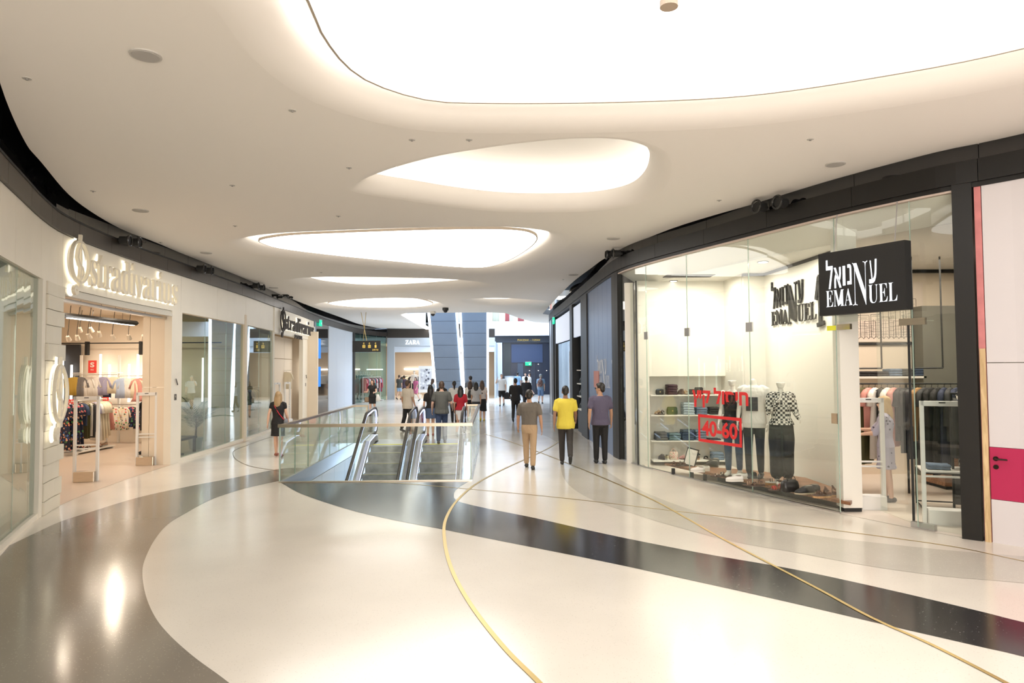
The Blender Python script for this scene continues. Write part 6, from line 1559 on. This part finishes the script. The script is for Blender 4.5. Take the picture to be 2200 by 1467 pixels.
# near-left display window: tags and a lit garment group
person(0, 0, 1.72, R(-80), 'mannequin in grey jacket in the nearest left window', pos=V((-6.75, 7.3, .2)), name='mannequin', cat='mannequin', mskin=MQ, sex='f', head='none', top=(ink['grey'], 'jacket', .8), sleeve='long', bottom=(ink['white'], 'trousers', .95), shoes=None)
t = thing('hanging_tag_line', 'dark cord with three beige cards hanging in the nearest left window', 'display', V((-7.62, 9.55, 2.9)))
MB().box(-.006, .006, -.006, .006, -2.2, .0).build('cord', M['black'], t)
for k, (dz, rr) in enumerate(((-.85, 0), (-1.0, .3), (-1.35, -.4))): MB().box(-.09, .09, -.004, .004, -.11, .11, Matrix.Translation((-.03 * k, -.02, dz)) @ Matrix.Rotation(rr, 4, 'Y')).build('card', C('beige card', (.6, .5, .36)), t)
# ================================================================= FAR LEFT SHOP
for k in range(2):
    A, B = (V((-9.5, 43.5, 0)), V((-8.9, 46.2, 0))) if k == 0 else (V((-8.3, 51.5, 0)), V((-5.4, 51.5, 0)))
    yw = clothes_rack(A, B, 1.6, ('clothes rack behind the teal glass of the far left shop', 'clothes rack inside the far left shop doorway')[k], M['white'])
    cols = ['pink', 'rose', 'grey', 'white', 'rose', 'grey', 'pink', 'teal', 'rose', 'white', 'charcoal', 'pink', 'blue', 'rose'] if k == 0 else ['black', 'olive', 'light floral', 'black', 'white', 'camel', 'black', 'light floral', 'mustard', 'charcoal', 'black', 'white', 'pink', 'cream']
    hang((V((A.x, A.y, 1.6)), V((B.x, B.y, 1.6))), yw + (R(70) if k == 0 else R(35)), [(.03 + .07 * i, 'coat' if i % 2 else 'shirt', .9, c) for i, c in enumerate(cols)], ('behind the teal glass', 'inside the far left shop')[k], ('clothes behind the teal glass', 'clothes inside the far left shop')[k], s=1.05)
tag(MB().box(-8.6, -4.9, 54.38, 54.45, 2.05, 2.15).build('light_line', M['led_white']), 'long white light line above the clothes in the far left shop', 'ceiling light')
tag(MB().box(-10.0, -8.9, 47.0, 47.05, 2.05, 2.12).build('light_line', M['led_white']), 'white light line behind the teal glass of the far left shop', 'ceiling light')
person(0, 0, 1.75, R(175), 'white mannequin in white top with black print in the far left shop', pos=V((-7.05, 49.2, .25)), name='mannequin', cat='mannequin', mskin=MQ, head='full', top=(ink['white'], 'loose', .84), sleeve='long', bottom=(ink['black'], 'trousers', .95), hair='grey')
t = thing('plinth', 'low white plinth under the mannequin in the far left shop', 'plinth', (-7.05, 49.2, 0)); MB().box(-.5, .5, -.4, .4, 0, .25).build('block', M['white'], t)
ps = dp(915, 855, 46.6); t = thing('poster_stand', 'white stand with a monochrome poster at the foot of the column', 'poster stand', V((ps.x, 46.6, 0)))
MB().box(-.5, .5, 0, .04, .5, 2.3).build('frame', M['white'], t); MB().box(-.38, .38, -.006, 0, .7, 2.1).build('poster', cells('monochrome poster', (.6, .6, .62), [(.1, .1, .12), (.4, .4, .42), (.8, .8, .8)], 6, .5), t); MB().box(-.45, .45, -.2, .25, 0, .04).build('foot', M['white'], t)
for x in (-.42, .42): MB().box(x - .02, x + .02, 0, .04, .04, .5).build('leg', M['white'], t)
# ================================================================= FAR END
A, B = V((-2.6, 57.0, 0)), V((.2, 57.0, 0)); yw = clothes_rack(A, B, 1.9, 'clothes rack in the white shop right of the column', M['white'])
hang((V((A.x, A.y, 1.9)), V((B.x, B.y, 1.9))), R(30), [(.4 + .06 * i, 'coat', 1.0, c) for i, c in enumerate(['black', 'charcoal', 'mustard', 'camel', 'dark floral', 'mustard', 'black', 'grey', 'cream', 'olive'])], 'in the white shop right of the column', 'clothes right of the column')
tag(MB().box(-2.6, .6, 57.4, 57.46, 2.2, 2.28).build('light_line', M['led_white']), 'white light line in the white shop right of the column', 'ceiling light')
b_ = dp(1095, 845, 53.4); t = thing('white_bin', 'white waste bin standing by the dark shop at the far end', 'bin', V((b_.x, 53.4, 0))); MB().cyl((0, 0), .3, 0, 1.45, 20, .38).build('body', M['white'], t); MB().cyl((0, 0), .4, 1.45, 1.5, 20).build('lid', M['palegrey'], t)
for k in range(8):
    x = -4.5 + k * 1.05; t = None
    hang((V((x, 57.5, 8.0)), V((x + .01, 57.5, 8.0))), R(10 * (k % 3)), [(0, 'coat', 1.6, ['white', 'grey', 'black', 'cream', 'red', 'red', 'camel', 'grey'][k])], 'in the upper floor shop window, %s from the left' % ORD[k], 'clothes in the upper floor shop', s=1.3)
t = thing('clothes_rail', 'long rail of clothes in the upper floor shop', 'rail', (-1, 57.5, 8.0)); MB().tube([(-5, 57.5, 8.0), (4, 57.5, 8.0)], .02, 6).build('rail', M['steel'], t, world=True)
for x in (-5, 4): MB().tube([(x, 57.5, 5.8), (x, 57.5, 8.0)], .02, 6).build('upright', M['steel'], t, world=True)
s, z = EP.hit(1136, 731); t = thing('shop_sign', 'tiny pale lettering on the dark fascia at the far end', 'sign', EP.p3(s, z)); text('תואנפוא - הנפוא', EP, s - .9, s + .9, z - .05, z + .1, .0, .02, 'lettering', M['gold'], t)
for k, (x, z) in enumerate(((.45, 1.9), (1.15, 1.9), (1.8, 1.9), (.45, 2.4), (1.15, 2.4))):
    tag(MB().box(x + .9, x + .96, 54.2, 54.26, z, z + .03).build('small_lamp', M['led_white']), 'tiny lamp on the dark shopfront, %s' % ('lower left', 'lower middle', 'lower right', 'upper left', 'upper right')[k], 'lamp', 'tiny lamps on the dark shopfront')

# ================================================================= RIGHT SHOP WINDOW
def sp_(u, row): # shelf place
    z = zsh[row]; y = yb - (.24 if row < 3 else .4); p = dp(u, 900, y); return V((p.x, y, z + .001))
G = 'folded trousers on the window shelves'
folded(sp_(1443, 0), .21, .3, .055, 4, 'plum', 'plum trousers on the top window shelf', G)
folded(sp_(1478, 1), .24, .3, .052, 5, 'pale denim', 'pale denim jeans beside the green bag', G); folded(sp_(1506, 1), .23, .3, .05, 3, 'mid denim', 'mid-blue jeans on the green bag shelf', G); folded(sp_(1534, 1), .23, .3, .052, 3, 'black denim', 'black jeans on the green bag shelf', G)
folded(sp_(1419, 2), .25, .3, .058, 3, 'grey denim', 'charcoal jeans on the third window shelf', G); folded(sp_(1447, 2), .25, .3, .05, 3, 'green denim', 'blue-green jeans on the third window shelf', G); folded(sp_(1475.5, 2), .25, .3, .055, 4, 'dark denim', 'dark blue jeans on the third window shelf', G); folded(sp_(1503, 2), .23, .3, .055, 4, 'mid denim', 'mid-blue jeans on the third window shelf', G); folded(sp_(1532, 2), .25, .3, .025, 1, 'black denim', 'flat black trousers on the third window shelf', G)
folded(sp_(1539, 3), .23, .3, .05, 3, 'mid denim', 'blue jeans on the lowest window shelf', G)
bk_ = C('black bag leather', (.018, .016, .015), rough=.35)
handbag(sp_(1418, 0), 0, (.18, .1, .13), bk_, 'small round black handbag at the left of the top window shelf', False, True, True)
handbag(sp_(1487, 0), 0, (.14, .1, .12), bk_, 'small black box bag, left of two on the top window shelf', False); handbag(sp_(1503, 0) + V((0, .04, 0)), 0, (.2, .09, .16), bk_, 'taller black box bag, right of two on the top window shelf', False)
handbag(sp_(1527, 0), 0, (.2, .12, .05), C('white and black clutch', (.4, .38, .36)), 'flat clutch bag at the right of the top window shelf', False)
handbag(sp_(1444, 1), 0, (.24, .1, .17), C('green leather', (.025, .07, .03), rough=.4), 'dark green handbag with gold clasp on the second window shelf', False)
handbag(sp_(1446, 3), 0, (.2, .1, .17), cells('pink floral bag', (.72, .6, .5), [(.6, .15, .15), (.3, .35, .2), (.75, .5, .45)], 40, .4), 'floral handbag with round handle on the lowest window shelf', True, False)
for u, r_, c, lb_, k_ in ((1463, 0, (.1, .05, .03), 'dark brown shoe on the top window shelf', 'boot'), (1471, 0, (.5, .28, .1), 'tan shoe on the top window shelf', 'sandal'), (1413, 1, (.5, .32, .14), 'tan shoe at the left of the second window shelf', 'sandal'), (1421, 1, (.05, .04, .035), 'black shoe at the left of the second window shelf', 'sandal'),
                          (1420, 3, (.03, .02, .02), 'black shoe with gold sole at the left of the lowest window shelf', 'boot'), (1429, 3, (.6, .52, .35), 'cream shoe at the left of the lowest window shelf', 'sneaker'), (1465, 3, (.7, .3, .28), 'left pink sandal on the lowest window shelf', 'sandal'), (1475, 3, (.72, .34, .3), 'right pink sandal on the lowest window shelf', 'sandal'), (1494, 3, (.03, .03, .03), 'black strappy heel on the lowest window shelf', 'wedge'), (1517, 3, (.02, .02, .02), 'flat black shoe on the lowest window shelf', 'mule')):
    shoe(sp_(u, r_), R(25), k_, c, lb_, L=.2)
def on_pf(u, v): p = gp(u, v, .17); p.z = .171; return p
shoe(on_pf(1452, 1001), R(-60), 'sandal', (.12, .05, .025), 'brown sandal nearest the left tip of the walnut platform'); shoe(on_pf(1466, 1001), R(-75), 'sandal', (.14, .06, .03), 'brown sandal beside the small framed card')
shoe(on_pf(1499, 1014), R(80), 'sneaker', (.78, .75, .7), 'white sneaker with open black laces, front left of the platform'); shoe(on_pf(1510, 1011), R(62), 'sneaker', (.76, .73, .68), 'white sneaker turned behind the one with black laces')
shoe(on_pf(1529, 1003), R(60), 'boot', (.03, .025, .02), 'tall black strapped boot behind the white sneakers'); shoe(on_pf(1531, 998), R(70), 'boot', (.04, .03, .02), 'second black strapped boot, partly hidden')
shoe(on_pf(1543, 1024), R(75), 'mule', plaid, 'dotted black and white slide on the platform'); shoe(on_pf(1556, 1022), R(60), 'mule', plaid, 'second dotted slide, under the first mannequin')
shoe(on_pf(1578, 1034), R(85), 'sneaker', (.82, .8, .76), 'large white sneaker at the platform front below the first mannequin', L=.29); shoe(on_pf(1590, 1028), R(70), 'sneaker', (.8, .78, .74), 'white sneaker behind the large front one')
shoe(on_pf(1608, 1026), R(100), 'sneaker', (.025, .025, .03), 'black sneaker beside the t-shirt mannequin', L=.3, sole=(.1, .1, .1))
shoe(on_pf(1613, 1043), R(80), 'sandal', (.45, .3, .2), 'jewelled flat sandal, left of the pair at the platform edge'); shoe(on_pf(1626, 1044), R(95), 'sandal', (.12, .08, .06), 'dark flat sandal, right of the pair at the platform edge')
shoe(on_pf(1662, 1041), R(70), 'wedge', (.03, .025, .025), 'black platform sandal at the foot of the spotted blouse mannequin', sole=(.7, .68, .64)); shoe(on_pf(1668, 1053), R(90), 'sandal', (.55, .05, .04), 'red flat sandal beside the black bowling bag')
handbag(on_pf(1697, 1056), R(20), (.30, .16, .19), bk_, 'black bowling bag with two handles on the platform', True, False, True)
shoe(on_pf(1728, 1061), R(95), 'boot', (.02, .018, .018), 'black suede lace-up boot on the platform', L=.31, sole=(.4, .34, .24)); shoe(on_pf(1740, 1058), R(80), 'boot', (.022, .02, .02), 'second suede boot behind the first', L=.3, sole=(.4, .34, .24))
shoe(on_pf(1766, 1069), R(95), 'wedge', (.1, .05, .035), 'brown wedge sandal at the right end of the platform', L=.28); shoe(on_pf(1781, 1066), R(75), 'wedge', (.09, .045, .03), 'second brown wedge sandal, rightmost on the platform', L=.28)
t = thing('framed_card', 'small white card in a thin black frame leaning on a gold easel', 'frame', on_pf(1480, 1001), R(-30)); m_ = Matrix.Rotation(R(-14), 4, 'X') @ Matrix.Rotation(R(12), 4, 'Y')
MB().box(-.12, .12, -.008, .008, .0, .36, m_).build('frame', M['black'], t); MB().box(-.10, .10, -.011, -.008, .025, .335, m_).build('card', ink['white'], t); MB().tube([(0, .02, .3), (.05, .16, 0)], .006, 6).build('easel_leg', M['brass'], t)
# printed square on the second mannequin's t-shirt
mqs = [o for o in bpy.data.objects if o.get('category') == 'mannequin' and 'dark square' in o.get('label', '')]
if mqs:
    o = mqs[0]; S_ = 1.86 / 1.75
    mb = MB(); rings = []
    for q in range(7):
        x = -.095 + .19 * q / 6; rings.append([(x * S_, (.148 - .9 * x * x) * S_, 1.12 * S_), (x * S_, (.152 - .9 * x * x) * S_, 1.12 * S_), (x * S_, (.152 - .9 * x * x) * S_, 1.35 * S_), (x * S_, (.148 - .9 * x * x) * S_, 1.35 * S_)])
    fixn(mb.loft(rings).build('shirt_print', C('print grey', (.07, .07, .075)), o))

# ================================================================= INSIDE THE RIGHT SHOP
gate(gp(1870, 1092), R(-6), 'white security gate in the right shop doorway, in front of the customer', 'white', .44, 1.66)
gate(V((5.86, 9.35, 0)), R(-20), 'white security gate behind the right glass pane beside the black pillar', 'white', .52, 1.66)
RA, RB = V((5.55, 11.75, 0)), V((7.75, 11.35, 0)); ZR = 1.84
yw = clothes_rack(RA, RB, ZR, 'long black clothes rack in the right shop', M['black'], (0, .5, 1), False)
it = [('shirt', .8, 'rose'), ('shirt', .8, 'cream'), ('dress', 1.25, 'cream'), ('dress', 1.2, 'white'), ('dress', 1.3, 'olive'), ('shirt', .8, 'pink'), ('dress', 1.2, 'white'), ('trousers', 1.2, 'black'), ('shirt', .8, 'white'), ('coat', 1.0, 'pink'), ('shirt', .9, 'black'), ('coat', 1.1, 'black'), ('coat', 1.2, 'charcoal'), ('coat', .9, 'camel'), ('dress', 1.3, 'charcoal'), ('coat', .9, 'black'), ('dress', 1.45, 'black'), ('dress', 1.4, 'navy'), ('coat', .9, 'charcoal'), ('coat', .9, 'navy'), ('dress', 1.3, 'checked'), ('coat', .95, 'charcoal'), ('coat', .9, 'striped')]
hang((V((RA.x, RA.y, ZR)), V((RB.x, RB.y, ZR))), yw + R(48), [(.02 + .96 * i / 22, a, b, c) for i, (a, b, c) in enumerate(it)], 'on the long black rack', 'clothes on the long black rack', 'black')
Q0, Q1 = V((6.35, 10.1, 0)), V((7.6, 10.5, 0))
yw = clothes_rack(Q0 + V((.25, .2, 0)), Q1 + V((.1, .1, 0)), 1.72, 'short black rail with checked dress behind the right glass pane', M['black'], (0, 1), False)
hang((V((6.6, 10.3, 1.72)), V((7.7, 10.6, 1.72))), R(60), [(.05, 'coat', .9, 'charcoal'), (.17, 'dress', .9, 'denim'), (.3, 'dress', 1.25, 'checked'), (.45, 'coat', .9, 'black')], 'on the short black rail behind the right glass pane', 'clothes on the short black rail', 'black')
# shelf with folded trousers, drawn city mural, black hanging frames
t = thing('wall_shelf', 'long white wall shelf with dark folded jeans in the right shop', 'shelf', (6.8, 13.4, 1.95)); MB().box(5.2, 8.0, 13.2, 13.6, 1.9, 1.94).build('board', M['white'], t, world=True)
t = thing('wall_shelf', 'lower long wall shelf behind the clothes rack of the right shop', 'shelf', (6.8, 13.4, 1.3)); MB().box(5.2, 8.0, 13.2, 13.6, 1.32, 1.36).build('board', M['white'], t, world=True)
for k, (u, key, n) in enumerate(((1848, 'black denim', 2), (1864, 'black denim', 2), (1889, 'black denim', 2), (1917, 'mid denim', 3), (1943, 'black denim', 3), (1970, 'dark denim', 3), (2010, 'grey denim', 3))):
    p = dp(u, 800, 13.35); folded(V((p.x, 13.35, 1.941)), .24, .28, .045, n, key, 'jeans on the long wall shelf, %s stack' % ORD[k], 'folded trousers on the long wall shelf')
mur = thing('city_mural', 'wall print of a hand-drawn city skyline in the right shop', 'mural', (6.6, 13.57, 2.6))
MB().box(5.4, 8.2, 13.575, 13.59, 2.62, 3.8).build('ground', C('mural ground', (.74, .64, .55)), mur, world=True)
rn = random.Random(11); MP = Path([(5.4, 13.575), (8.6, 13.575)], False)
lines = MB(); x = .1
while x < 2.5:
    w = rn.uniform(.1, .26); h = rn.uniform(.25, .65) if rn.random() < .75 else rn.uniform(.75, 1.05); z0 = 2.7
    for q in (x, x + w): lines.strip(MP, q, q + .007, z0, z0 + h, .0, .003, 5)
    lines.strip(MP, x, x + w, z0 + h, z0 + h + .007, .0, .003, 5)
    zz = z0 + .06
    while zz < z0 + h - .03:
        lines.strip(MP, x + .02, x + w - .02, zz, zz + .004, 0, .003, 5)
        if rn.random() < .6: lines.strip(MP, x + w * rn.random() * .8, x + w * .8, zz + .02, zz + .024, 0, .003, 5)
        zz += rn.uniform(.03, .09)
    for q in range(int(w / .05)): lines.strip(MP, x + .05 * q, x + .05 * q + .003, z0 + .03, z0 + h * .8, 0, .003, 5)
    x += w * rn.uniform(.5, 1.0)
x = 0
while x < 2.7: stroke(lines, MP, [(x, 2.68), (x + .03, 2.72), (x + .07, 2.72), (x + .1, 2.68)], .008, 0, .003); x += .1
lines.build('ink_lines', C('ink', (.05, .04, .035)), mur, world=True, kind='stuff')
for k, (x0, x1, y, z0) in enumerate(((6.05, 6.6, 12.2, 2.1), (7.0, 7.5, 11.9, 2.1))):
    t = thing('rod_hanger', ['black rod frame hanging over the left part of the right shop', 'black rod frame hanging over the middle of the right shop'][k], 'frame', (x0, y, z0))
    for x in (x0, x1): MB().tube([(x, y, z0), (x, y, 4.05)], .016, 6).build('rod', M['black'], t, world=True)
    MB().tube([(x0, y, z0), (x1, y, z0)], .016, 6).build('crossbar', M['black'], t, world=True)
# table with folded clothes and wooden counter
T0, T1, T2, T3 = V((6.05, 10.15, 0)), V((7.6, 9.6, 0)), V((7.9, 10.2, 0)), V((6.3, 10.75, 0))
t = thing('display_table', 'low black wire-framed display table behind the right glass pane', 'table', T0)
for h_ in (.04, .56):
    m = MB()
    for a_, b_ in ((T0, T1), (T1, T2), (T2, T3), (T3, T0)): m.tube([a_ + V((0, 0, h_)), b_ + V((0, 0, h_))], .012, 6)
    m.build('frame', M['black'], t, world=True)
for q in (T0, T1, T2, T3): MB().tube([q, q + V((0, 0, .56))], .012, 6).build('leg', M['black'], t, world=True)
MB().prism([tuple(q.xy) for q in (T0, T1, T2, T3)], .565, .59).build('top', M['white'], t, world=True)
tc_ = (T0 + T2) / 2
folded(V((6.4, 10.35, .592)), .3, .3, .035, 2, 'mid denim', 'blue jeans on the low display table', 'clothes on the low display table', R(-20))
folded(V((6.95, 10.2, .592)), .32, .3, .03, 2, 'grey', 'grey folded knitwear on the low display table', 'clothes on the low display table', R(-15)); folded(V((7.35, 10.05, .592)), .3, .3, .03, 2, 'white', 'white folded tops on the low display table', 'clothes on the low display table', R(-25))
cp_ = MB(); cp_.loft([[(6.45 + .26 * k, 10.03 - .09 * k, z) if j == 0 else (6.45 + .26 * k + .01, 10.02 - .09 * k + .03, z) for k, j in ((0, 0), (1, 0), (1, 1), (0, 1))] for z in (.12, .4, .6)]); tag(fixn(cp_.build('draped_trousers', ink['charcoal'])), 'charcoal trousers draped over the front edge of the low table', 'trousers')
t = thing('wooden_counter', 'brown wood-fronted cash counter with dark top at the rear of the right shop', 'counter', (8.4, 12.2, 0)); MB().box(-.95, 1.0, -.35, .35, .06, 1.12).build('front', M['wood2'], t); MB().box(-.98, 1.03, -.38, .38, 1.12, 1.17).build('top', C('dark grey wall'), t); MB().box(-.9, .95, -.3, .3, 0, .06).build('plinth', M['black'], t)
